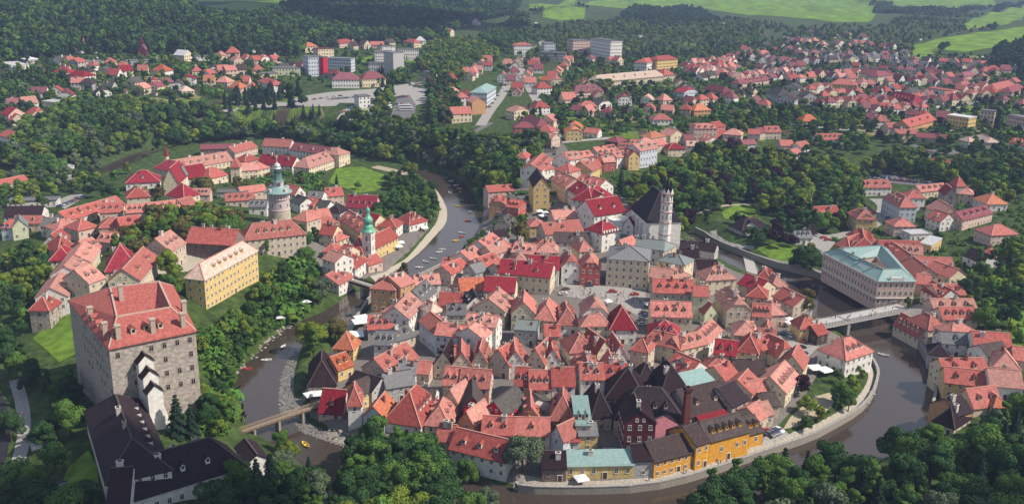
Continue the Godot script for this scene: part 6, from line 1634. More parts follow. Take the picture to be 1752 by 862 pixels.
func castle() -> void:
	# the upper castle, round its small court
	var A := level(tile(8, 725, 685).x, tile(8, 725, 685).y, 44)
	var U := Vector2(0.8, -0.6)
	var N := Vector2(-0.6, -0.8)
	var at := func(u: float, n: float) -> Vector2: return Vector2(A.x, A.z) + U * u + N * n
	var o := thing("castle_palace", "huge stone palace with red ring roof round a small court", "castle")
	o.position = Vector3(A.x, 17.0, A.z)
	var outer := [at.call(0, 0), at.call(25.5, 0), at.call(33, 45), at.call(0, 49)]
	var roof := ring_building(o, outer, [at.call(5.5, 10), at.call(21.5, 9.5), at.call(26, 36), at.call(11, 38.5)], [at.call(8, 15), at.call(18, 14), at.call(20, 20.5), at.call(9.5, 21.5)], 44, 49.3, 45.2, 10, "s", "r")
	var v := func(q: Vector2, y: float) -> Vector3: return Vector3(q.x, y, q.y) - o.position
	facade(o, v.call(at.call(10, 0), 0), v.call(at.call(25.5, 0), 0), 8, 26.4, 4, 4, 1.1, 1.7, 0.3, "trim_dark")
	facade(o, v.call(at.call(0, 0), 0), v.call(at.call(9, 0), 0), 12, 26.4, 3, 2, 1.1, 1.7, 0.3, "trim_dark")
	facade(o, v.call(at.call(0, 34), 0), v.call(at.call(0, 0), 0), 10, 26.5, 4, 9, 1.0, 1.6, 0.3, "trim_dark")
	var cm := Mb.new()
	cm.box(Vector3(-0.7, -2, -0.7), Vector3(0.7, 4.2, 0.7))
	cm.box(Vector3(-0.9, 4.2, -0.9), Vector3(0.9, 4.6, 0.9))
	var chm := cm.mesh()
	for c in [[3.5, 2.5, 45.0], [13.5, 2.2, 45.0], [22.5, 2.0, 45.0], [26.5, 13, 44.8], [1.2, 8, 44.6], [1.0, 24, 44.6], [12, 30, 48.0]]:
		put("chimney", chm, M["chimney_plaster"], roof, v.call(at.call(c[0], c[1]), c[2]), -atan2(U.y, U.x))
	for c in [[2.8, 4.0], [8, 3.5], [12, 4.0], [16, 3.5]]:
		put("dormer", dormer_mesh("r", "b"), null, roof, v.call(at.call(c[0], c[1] - 0.8), 46.2), -atan2(U.y, U.x))
	for i in 5:
		put("dormer", dormer_mesh("r", "b"), null, roof, v.call(at.call(0.9, 5 + i * 6.0), 45.2), -atan2(U.y, U.x) - PI / 2)
	# covered stair between the palace and the court below it
	var s := thing("covered_passage", "white covered stair with stepped brown gables climbing the palace wall", "passage")
	s.position = Vector3(at.call(10, -5).x, 18, at.call(10, -5).y)
	var ang := -atan2(U.y, U.x)
	for i in 3:
		var top := 31.5 + i * 3.6
		var n0 := -10.0 + i * 3.4
		var c: Vector2 = at.call(9.2, n0 + 1.7)
		var f := Transform3D(Basis(Vector3.UP, ang), Vector3(c.x, 0, c.y) - Vector3(s.position.x, 0, s.position.z))
		wing(s, f, 4.4, 3.3, -8.0, top - 18.0, 2.2, "p", "w", "b", "n", false)
	var bt := Mb.new()
	for i in 3:
		var c: Vector2 = at.call(12.2, -8.5 + i * 3.2)
		var q := Vector3(c.x, 0, c.y) - Vector3(s.position.x, 0, s.position.z)
		var ux := Vector3(U.x, 0, U.y)
		var un := Vector3(N.x, 0, N.y) * 0.6
		var h := 10.0 + i * 3.6
		bt.face([q - ux - un + Vector3(0, -6, 0), q + ux * 2.6 - un + Vector3(0, -6, 0), q - ux - un + Vector3(0, h, 0)])
		bt.face([q + ux * 2.6 + un + Vector3(0, -6, 0), q - ux + un + Vector3(0, -6, 0), q - ux + un + Vector3(0, h, 0)])
		bt.face([q + ux * 2.6 - un + Vector3(0, -6, 0), q + ux * 2.6 + un + Vector3(0, -6, 0), q - ux + un + Vector3(0, h, 0), q - ux - un + Vector3(0, h, 0)])
	put("buttress", bt.mesh(), wall_mat("w"), s)
	# the yellow mint wing and the court below the palace
	house(tile(8, 1365, 225), tile(8, 1722, 28), 9, 14, 5, "h", "y", "q", "d6F4", "castle_wing", "long yellow castle wing with pale pink roof and dormers", "castle")
	house(Vector2(tile(5, -95, 785).x, tile(5, -95, 785).y), tile(5, 325, 740), 12, 10, 6, "h", "b", "r", "d5c3F3", "castle_wing", "painted beige castle wing with red roof under the round tower", "castle")
	house(tile(12, 1135, 625), tile(12, 940, 170), 16, 7, 7, "h", "w", "b", "d6c2", "palace_stable", "long brown-roofed wing with a row of dormers under the palace", "castle")
	house(tile(12, 815, 850), tile(12, 1630, 600), 14, 8, 7.5, "h", "w", "b", "d3c3F1", "palace_theatre", "white building with big brown hipped roof on the near hill", "castle")
	house(tile(12, 705, 880), tile(12, 850, 868), 17, 8, 6, "g", "w", "b", "c1", "palace_annexe", "brown-roofed white annexe joining the theatre and the long wing", "castle")
	house(tile(12, 1560, 480), tile(12, 1640, 590), 6, 6, 2, "g", "w", "b", "", "palace_porch", "small brown-roofed porch at the end of the white theatre", "castle")
	house(tile(12, 335, 800), tile(12, 450, 770), 5, 3, 1.5, "g", "w", "g", "n", "garden_shed", "small white garden shed with grey roof on the lawn", "shed")

func round_tower() -> void:
	var p := level(tile(5, 150, 660).x, tile(5, 150, 660).y, 21.0)
	var o := thing("castle_tower", "round painted castle tower with arcade and green domed top", "tower")
	o.position = p
	block(Vector2(p.x, p.z), 7.0)
	var b := Mb.new()
	b.lathe([[6.0, -8.0], [5.9, 0.0], [5.6, 6.7]], 28)
	put("base", b.mesh(), mat("tower_stone", 0.64, 0.56, 0.43, 0.95, "blotch", 5.0, "rough_n", 2.0, 0.9), o)
	b = Mb.new()
	b.lathe([[5.75, 6.7], [5.75, 7.0], [5.3, 7.1], [5.3, 12.2], [5.8, 12.5], [5.8, 12.9], [4.6, 12.95]], 28)
	put("shaft", b.mesh(), mat("tower_plaster", 0.74, 0.60, 0.59, 0.9, "blotch", 6.0), o)
	b = Mb.new()
	b.lathe([[4.2, 12.9], [4.2, 16.4]], 24)
	put("gallery_wall", b.mesh(), mat("gallery", 0.56, 0.48, 0.46, 0.9, "stain", 6.0), o)
	var col := Mb.new()
	col.lathe([[0.28, 0.0], [0.22, 0.3], [0.22, 2.7], [0.34, 3.0], [0.34, 3.4]], 8)
	var cm := col.mesh()
	for i in 20:
		var a := TAU * i / 20.0
		put("column", cm, M["trim"], o, Vector3(cos(a) * 5.35, 12.9, sin(a) * 5.35))
	b = Mb.new()
	b.lathe([[5.0, 16.2], [5.6, 16.25], [7.2, 15.9], [7.2, 16.15], [5.5, 17.1], [3.2, 18.9], [3.0, 19.2]], 32)
	put("roof_skirt", b.mesh(), roof_mat("t"), o)
	b = Mb.new()
	b.lathe([[2.9, 19.0], [2.9, 21.2], [3.3, 21.4], [3.3, 21.7]], 8)
	put("lantern_wall", b.mesh(), mat("lantern", 0.5, 0.5, 0.46, 0.9, "stain", 4.0), o)
	b = Mb.new()
	b.lathe([[3.3, 21.7], [2.5, 22.6], [2.2, 24.0], [2.1, 25.2], [2.3, 25.4], [1.9, 25.6]], 8)
	var lan := put("lantern_roof", b.mesh(), mat("copper_dark", 0.13, 0.25, 0.22, 0.6, "blotch", 3.0), o)
	var post := Mb.new()
	post.box(Vector3(-0.16, 0, -0.16), Vector3(0.16, 2.6, 0.16))
	var pm := post.mesh()
	for i in 8: put("post", pm, M["copper_dark"], lan, Vector3(cos(TAU * i / 8.0) * 1.6, 25.5, sin(TAU * i / 8.0) * 1.6))
	b = Mb.new()
	b.lathe([[2.0, 28.0], [2.1, 28.3], [1.7, 28.9], [1.75, 29.8], [1.3, 30.6], [0.5, 31.1], [0.18, 31.5], [0.12, 33.0], [0.0, 35.0]], 16)
	put("dome", b.mesh(), mat("dome_metal", 0.5, 0.53, 0.5, 0.45, "stain", 3.0), o)
	for i in 8:
		var a := TAU * (i + 0.5) / 8.0
		put("window", window_mesh(0.9, 2.2, M["trim"]), null, o, Vector3(cos(a) * 5.3, 9.4, sin(a) * 5.3), PI / 2 - a)
		for k in 2: put("window", window_mesh(0.5, 0.9, M["trim_dark"]), null, o, Vector3(cos(a + 0.2 * k) * 5.62, 4.4 - k, sin(a + 0.2 * k) * 5.62), PI / 2 - a - 0.2 * k)
		if i % 2: put("clock", clock_mesh(0.8), null, o, Vector3(cos(a) * 2.9, 20.2, sin(a) * 2.9), PI / 2 - a)
	var t := Mb.new()
	t.box(Vector3(-1.0, 0, -0.7), Vector3(1.0, 2.2, 0.7))
	for i in 4:
		var a := TAU * (i + 0.4) / 4.0
		put("turret", t.mesh(), mat("lantern", 0.5, 0.5, 0.46), o, Vector3(cos(a) * 5.7, 16.0, sin(a) * 5.7), PI / 2 - a)

func clock_mesh(r: float) -> Mesh:
	var key := "clock%.1f" % r
	if MESHES.has(key): return MESHES[key]
	var b := Mb.new()
	var c := Mb.new()
	for i in 20:
		var a := TAU * i / 20.0
		var a2 := TAU * (i + 1) / 20.0
		b.tri(Vector3(0, 0, 0.08), Vector3(cos(a) * r, sin(a) * r, 0.08), Vector3(cos(a2) * r, sin(a2) * r, 0.08))
		b.face([Vector3(cos(a) * r, sin(a) * r, -0.2), Vector3(cos(a2) * r, sin(a2) * r, -0.2), Vector3(cos(a2) * r, sin(a2) * r, 0.08), Vector3(cos(a) * r, sin(a) * r, 0.08)])
	c.box(Vector3(-0.05, -0.1, 0.1), Vector3(0.05, r * 0.8, 0.13))
	c.box(Vector3(-0.1, -0.05, 0.1), Vector3(r * 0.55, 0.05, 0.13))
	var m := b.mesh(M["iron"])
	c.into(m, mat("gilt", 0.6, 0.42, 0.12, 0.4))
	MESHES[key] = m
	return m

func spire_church() -> void:   # slender green-spired tower in the castle quarter
	var p := spot(631, 452)
	var o := thing("church_tower", "slender white church tower with green onion spire in the castle quarter", "church tower")
	o.position = p
	o.rotation.y = -0.25
	o.scale = Vector3(1.0, 1.2, 1.0)
	block(Vector2(p.x, p.z), 4.0)
	var b := Mb.new()
	b.box(Vector3(-2.4, -2, -2.4), Vector3(2.4, 14.6, 2.4))
	put("shaft", b.mesh(), wall_mat("w"), o)
	b = Mb.new()
	for y in [5.0, 9.8, 14.2]: b.box(Vector3(-2.65, y, -2.65), Vector3(2.65, y + 0.45, 2.65))
	for x in [-2.5, 2.1]:
		for z in [-2.5, 2.1]: b.box(Vector3(x, -1.9, z), Vector3(x + 0.4, 14.2, z + 0.4))
	put("cornice", b.mesh(), M["trim"], o)
	for y in [7.4, 12.0]:
		for k in 4:
			var a := k * PI / 2
			put("window", window_mesh(1.0, 2.2, M["trim"]), null, o, Vector3(sin(a) * 2.41, y, cos(a) * 2.41), a)
	b = Mb.new()
	b.lathe([[3.7, 14.65], [3.6, 14.9], [2.9, 15.8], [2.5, 17.0], [1.7, 17.6], [1.6, 18.0], [2.3, 18.5], [2.55, 19.4], [2.3, 20.3], [1.4, 21.2], [1.0, 21.7], [1.25, 21.9], [0.9, 22.1], [0.85, 23.3], [1.1, 23.5], [1.05, 24.2], [0.5, 24.9], [0.15, 25.4], [0.08, 26.6], [0.0, 27.4]], 12)
	put("spire", b.mesh(), mat("copper_bright", 0.12, 0.40, 0.27, 0.5, "stain", 3.0), o)

func great_church() -> void:
	var o := thing("great_church", "tall white church with steep slate roof and octagonal spired tower", "church")
	o.position = level(1139.5, 372.0, 29.8) * Vector3(1, 0, 1) + Vector3(0, 13, 0)
	var A := Vector3(64.8, 0, -509)
	var B := Vector3(69.8, 0, -480)
	add_wing(o, A, B, 18.0, 26.5, 14.0, 13.5, "h", "w", "s0", "n")
	var w1 := level(1111, 381, 24.5)
	var w2 := level(1166, 381, 24.5)
	add_wing(o, w1, w2, 8.0, 24.5, 12.0, 4.0, "h", "w", "v0", "B4F1")
	A -= o.position * Vector3(1, 0, 1)
	B -= o.position * Vector3(1, 0, 1)
	var p := Vector3.ZERO
	var up := 7.5
	var oct := func(r: float, y0: float, y1: float, name_: String, m: Material) -> void:
		var k := Mb.new()
		k.lathe([[r, y0], [r, y1]], 8, p, PI / 8)
		put(name_, k.mesh(), m, o)
	oct.call(3.2, -4.0, 8.0 + up, "tower_shaft", wall_mat("w"))
	oct.call(3.0, 8.0 + up, 22.0 + up, "tower_shaft", wall_mat("w"))
	var bands := Mb.new()
	for y in [4.0, 8.0, 14.5, 19.9, 25.1, 29.5]: bands.lathe([[3.0, y - 0.3], [3.4, y - 0.25], [3.4, y + 0.25], [2.9, y + 0.3]], 8, p, PI / 8)
	put("band", bands.mesh(), mat("band_pink", 0.36, 0.20, 0.18, 0.9), o)
	for f in 8:
		var an := TAU * f / 8.0
		var r := 3.0 * cos(PI / 8)
		var d := Vector3(cos(an), 0, sin(an))
		for y in [17.4, 22.4, 27.0]: put("window", window_mesh(0.75, 2.3, M["trim"]), null, o, p + d * (r + 0.01) + Vector3(0, y, 0), PI / 2 - an)
		if f % 2 == 1: put("clock", clock_mesh(0.9), null, o, p + d * (r + 0.15) + Vector3(0, 28.8, 0), PI / 2 - an)
		var g := Mb.new()   # stepped gable over each face
		var t := Vector3(-sin(an), 0, cos(an))
		g.face([p + d * 3.0 - t * 1.2 + Vector3(0, 22.2 + up, 0), p + d * 3.0 + Vector3(0, 25.0 + up, 0), p + d * 3.0 + t * 1.2 + Vector3(0, 22.2 + up, 0)])
		g.face([p + d * 2.7 + t * 1.2 + Vector3(0, 22.2 + up, 0), p + d * 2.7 + Vector3(0, 25.0 + up, 0), p + d * 2.7 - t * 1.2 + Vector3(0, 22.2 + up, 0)])
		put("gable", g.mesh(), wall_mat("w"), o)
	var sp := Mb.new()
	sp.lathe([[2.7, 22.2 + up], [1.5, 25.0 + up], [0.6, 28.5 + up], [0.12, 32.0 + up], [0.06, 34.0 + up]], 8, p, PI / 8)
	put("spire", sp.mesh(), roof_mat("s"), o)
	for i in 4:
		var an := TAU * i / 4.0 + PI / 4
		var s2 := Mb.new()
		s2.lathe([[0.75, 22.2 + up], [0.7, 24.6 + up], [0.3, 27.0 + up], [0.0, 29.5 + up]], 6, p + Vector3(cos(an) * 2.3, 0, sin(an) * 2.3))
		put("corner_spire", s2.mesh(), roof_mat("s"), o)
	# tall nave windows and buttresses along the side that shows
	var e := 26.5
	facade(o, A, B, e - 13.0 - o.position.y, e - 1.0 - o.position.y, 1, 4, 1.2, 7.0)
	var u := (B - A).normalized()
	var out := u.cross(Vector3.UP)
	for i in 5:
		var q := A + u * (B - A).length() * i / 4.0
		var bb := Mb.new()
		bb.obox(Vector3(q.x, e - 8.5 - o.position.y, q.z) + out * 0.8, u * 0.45, Vector3(0, 6.0, 0), out * 0.9)
		put("buttress", bb.mesh(), wall_mat("w"), o)
	house(zz(1060, 280, 6.157, 150, 650), zz(1060, 280, 6.157, 250, 600), 6, 6, 4, "g", "w", "d", "", "church_chapel", "small red-roofed chapel leaning on the tall church", "chapel")

func school() -> void:
	var o := thing("riverside_school", "large pink school with green copper roof round a court", "school")
	var FL := Vector2(168.8, -418.5)
	var FR := Vector2(186.6, -419.6)
	var BL := Vector2(157.1, -462.1)
	var BR := Vector2(192.5, -470.0)
	o.position = Vector3(FL.x, 4.5, FL.y)
	var roof := ring_building(o, [FL, FR, BR, BL], [FL + Vector2(4.3, -6), FR + Vector2(-4.3, -6), BR + Vector2(-6, 6), BL + Vector2(5.5, 5)], [FL + Vector2(7.5, -12), FR + Vector2(-6.5, -12), BR + Vector2(-11, 14), BL + Vector2(11, 12)], 17.0, 20.6, 17.0, 2.0, "p", "t")
	var v := func(q: Vector2) -> Vector3: return Vector3(q.x, 0, q.y) - Vector3(o.position.x, 0, o.position.z)
	facade(o, v.call(FL), v.call(FR), 0.4, 12.0, 3, 7, 1.0, 2.0)
	facade(o, v.call(BL), v.call(FL), 0.4, 12.0, 3, 18, 1.0, 2.0)
	var c := Mb.new()
	for seg in [[BL, FL], [FL, FR]]:
		var a: Vector3 = v.call(seg[0])
		var b: Vector3 = v.call(seg[1])
		var u := (b - a) * 0.5
		var out := u.normalized().cross(Vector3.UP)
		for y in [4.0, 12.1]: c.obox((a + b) * 0.5 + Vector3(0, y, 0) + out * 0.15, u, Vector3(0, 0.2, 0), out * 0.25)
	put("cornice", c.mesh(), M["trim"], o)
	var m: Vector3 = v.call((FL + FR) * 0.5)
	var pd := Mb.new()
	pd.box(m + Vector3(-3.2, 12.4, -0.5), m + Vector3(3.2, 14.0, 0.4))
	for x in [-3.2, 2.7]: pd.box(m + Vector3(x, 14.0, -0.5), m + Vector3(x + 0.5, 14.6, 0.4))
	put("pediment", pd.mesh(), M["trim"], o)
	put("door", door_mesh(), null, o, m + Vector3(0, 0, 0.05))
	var p1 := v.call(BL.lerp(FL, 0.38)) as Vector3
	put("skylight_hall", lantern_box(9, 3.0, 2.2), roof_mat("t"), roof, p1 + Vector3(5.2, 14.2, 0), 0.26)
	for i in 4: put("chimney", chimney_mesh(0), null, roof, v.call(BL.lerp(FL, 0.15 + 0.2 * i)) + Vector3(5.0, 15.5, 0))

func lantern_box(l: float, w: float, h: float) -> Mesh:
	var b := Mb.new()
	b.box(Vector3(-w / 2, 0, -l / 2), Vector3(w / 2, h * 0.6, l / 2))
	b.slab([Vector3(-w / 2 - 0.2, h * 0.6, l / 2 + 0.2), Vector3(0, h, l / 2 + 0.2), Vector3(0, h, -l / 2 - 0.2), Vector3(-w / 2 - 0.2, h * 0.6, -l / 2 - 0.2)], 0.15)
	b.slab([Vector3(0, h, l / 2 + 0.2), Vector3(w / 2 + 0.2, h * 0.6, l / 2 + 0.2), Vector3(w / 2 + 0.2, h * 0.6, -l / 2 - 0.2), Vector3(0, h, -l / 2 - 0.2)], 0.15)
	return b.mesh()

func brewery() -> void:
	var z := func(x: float, y: float) -> Vector2: return zz(1010, 630, 4.535, x, y)
	compound("old_brewery", "old brewery under vast steep brown hipped roofs", "brewery", z.call(480, 460), [
		[z.call(195, 385), z.call(735, 400), 15.0, 7.0, 8.0, "h", "s", "b", "d4c1"],
		[z.call(118, 225), z.call(440, 250), 15.0, 9.0, 8.5, "P", "s", "b", "c1"],
		[z.call(545, 215), z.call(785, 190), 15.0, 9.0, 9.0, "P", "s", "b", "c2"],
		[z.call(345, 160), z.call(565, 150), 12.0, 8.0, 7.0, "h", "b", "b", "d3c2"],
		[z.call(770, 375), z.call(1100, 292), 15.0, 6.0, 6.5, "g", "s", "n", "d2"],
		[z.call(1105, 298), z.call(1232, 236), 14.0, 7.0, 4.5, "g", "s", "b", ""],
		[z.call(800, 188), z.call(1022, 138), 11.0, 10.5, 2.0, "l", "g", "t", "n"],
	])
	compound("brewery_hall", "long amber brewery hall with grey roofs along the river walk", "brewery", z.call(800, 760), [
		[z.call(500, 722), z.call(828, 640), 11.0, 6.2, 4.0, "g", "a", "n", "B7"],
		[z.call(826, 598), z.call(932, 562), 13.0, 9.0, 3.5, "g", "a", "n", "B3"],
		[z.call(934, 566), z.call(1240, 484), 12.0, 8.5, 4.0, "g", "a", "n", "d5F1B6"],
		[z.call(1240, 508), z.call(1345, 480), 10.0, 5.5, 3.5, "g", "a", "n", "d2"],
	])
	house(z.call(880, 430), z.call(1095, 375), 3.5, 5, 0.8, "l", "s", "d", "n", "lean_to", "narrow dark red lean-to roof between brewery hall and stone store", "lean-to")
	var p := spot(z.call(735, 470).x, z.call(735, 470).y, 4.0)
	p.y = hgt(p.x, p.z)
	var o := thing("brewery_chimney", "tall square red brick chimney rising between the brewery roofs", "chimney")
	o.position = p
	o.rotation.y = 0.3
	var b := Mb.new()
	b.lathe([[1.9, -1.0], [1.8, 4.0], [1.15, 17.5]], 4, Vector3.ZERO, PI / 4)
	put("shaft", b.mesh(), mat("brick", 0.20, 0.065, 0.05, 0.9, "blotch", 3.0), o)
	b = Mb.new()
	b.lathe([[1.15, 17.5], [1.7, 17.8], [1.7, 18.9], [1.4, 19.1], [0.8, 19.1]], 4, Vector3.ZERO, PI / 4)
	put("cap", b.mesh(), mat("brick_dark", 0.11, 0.05, 0.045, 0.9, "blotch", 3.0), o)

func town_landmarks() -> void:
	house(tile(10, 622, 85), tile(10, 905, 105), 20, 14, 4, "h", "c", "g", "F4B7c2", "town_palace", "cream five-bay town palace with low grey roof on the square", "palace")
	var cr := house(tile(6, 130, 430), tile(6, 237, 430), 26, 15, 6, "p", "y", "b", "F4B3", "corner_palace", "tall yellow gabled palace with brown roof above the river", "palace")
	cr.set_meta("group", "palaces above the river")
	var z := func(x: float, y: float) -> Vector2: return zz(870, 250, 4.787, x, y)
	compound("courtyard_hotel", "large red-roofed hotel with courtyard beside the tall church", "hotel", z.call(830, 600), [
		[z.call(705, 570), z.call(965, 530), 17.0, 9.0, 7.0, "g", "w", "d", "d2c1"],
		[z.call(966, 528), z.call(1050, 590), 12.0, 9.0, 6.0, "g", "w", "d", "c2"],
		[z.call(688, 540), z.call(790, 560), 12.0, 8.0, 6.0, "p", "b", "d", "c1"],
		[z.call(690, 460), z.call(860, 400), 14.0, 10.0, 6.0, "h", "w", "d", "c3D2"],
	])
	var b := Mb.new()
	b.lathe([[6.2, -6.0], [6.0, 7.5], [5.6, 7.5], [5.6, 5.6], [0.0, 5.6]], 24)
	var p := spot(z.call(905, 640).x, z.call(905, 640).y, 4.0)
	var o := thing("round_bastion", "round white bastion wall at the foot of the hotel", "bastion")
	o.position = Vector3(p.x, hgt(p.x, p.z), p.z)
	put("wall", b.mesh(), wall_mat("w"), o)
	b = Mb.new()
	b.lathe([[6.0, 2.2], [6.22, 2.3], [6.22, 2.7], [6.0, 2.8]], 24)
	put("string_course", b.mesh(), M["trim"], o)
	# battlemented house
	var h := house(tile(6, 590, 742), tile(6, 712, 716), 12, 10, 5, "P", "w", "d", "F3B3c1", "battlemented_house", "white house with battlements and red pyramid roof by the high street", "house")
	var m := Mb.new()
	m.box(Vector3(-0.45, 0, -0.25), Vector3(0.45, 1.3, 0.25))
	var mm := m.mesh()
	var a := spot(tile(6, 590, 742).x, tile(6, 590, 742).y, 10)
	var c := spot(tile(6, 712, 716).x, tile(6, 712, 716).y, 10)
	var w := Vector2(a.x - c.x, a.z - c.z).length()
	for i in 7: put("merlon", mm, wall_mat("w"), h, Vector3(lerpf(-w / 2, w / 2, i / 6.0), 10.05, 6.6))
	# monastery church, its gable and turret
	var mo := compound("monastery_church", "monastery church with dark red roofs and white curved gable", "church", tile(4, 1210, 430), [
		[tile(4, 1090, 400), tile(4, 1190, 400), 24.0, 8.0, 9.0, "p", "c", "d", "n"],
		[tile(4, 1186, 345), tile(4, 1240, 345), 5.0, 10.0, 5.0, "p", "w", "v", "F2B1"],
		[tile(4, 1240, 375), tile(4, 1390, 350), 12.0, 5.0, 7.0, "g", "c", "d", "n"],
	])
	var t := Mb.new()
	var tp := spot(tile(4, 1112, 232).x, tile(4, 1112, 232).y, 12.0) - mo.position
	t.lathe([[1.6, -8.0], [1.6, 1.0]], 6, tp)
	put("turret", t.mesh(), wall_mat("c"), mo)
	t = Mb.new()
	t.lathe([[1.9, 1.0], [1.5, 2.5], [0.5, 6.0], [0.0, 9.0]], 6, tp)
	put("turret_spire", t.mesh(), roof_mat("d"), mo)
	house(tile(4, 1540, 292), tile(4, 1602, 292), 8, 11, 5, "P", "c", "r", "F3B2", "gate_tower", "square cream gate tower with red pyramid roof by the monastery", "tower")
	# cemetery chapel on the hill
	var ch := compound("cemetery_chapel", "small brick chapel with pointed tower among the graves", "chapel", tile(0, 945, 365), [
		[tile(0, 925, 330), tile(0, 970, 330), 16.0, 8.0, 5.0, "p", "m", "u", "n"],
	])
	var cp := spot(tile(0, 945, 325).x, tile(0, 945, 325).y, 8.0) - ch.position
	t = Mb.new()
	t.lathe([[2.2, -9.0], [2.2, 6.0], [2.6, 6.1], [0.0, 15.0]], 4, cp + Vector3(0, 0, -1.0), PI / 4)
	put("tower", t.mesh(), wall_mat("m"), ch)
	house(tile(0, 540, 305), tile(0, 570, 305), 8, 6, 8, "P", "w", "o", "", "cemetery_gatehouse", "small white gatehouse with pointed orange roof on the hill", "gatehouse", true)

# ------------------------------------------------------------------ bridges and river walls
func rail(b: Mb, a: Vector3, c: Vector3, h: float, step: float, t := 0.06) -> void:
	var u := c - a
	var n := int(u.length() / step) + 1
	for i in n + 1:
		var p := a + u * i / float(n)
		b.box(p + Vector3(-t, 0, -t), p + Vector3(t, h, t))
	var s := u.normalized().cross(Vector3.UP) * t
	for y in [h, h * 0.55]: b.obox((a + c) * 0.5 + Vector3(0, y, 0), u * 0.5, Vector3(0, t, 0), s)

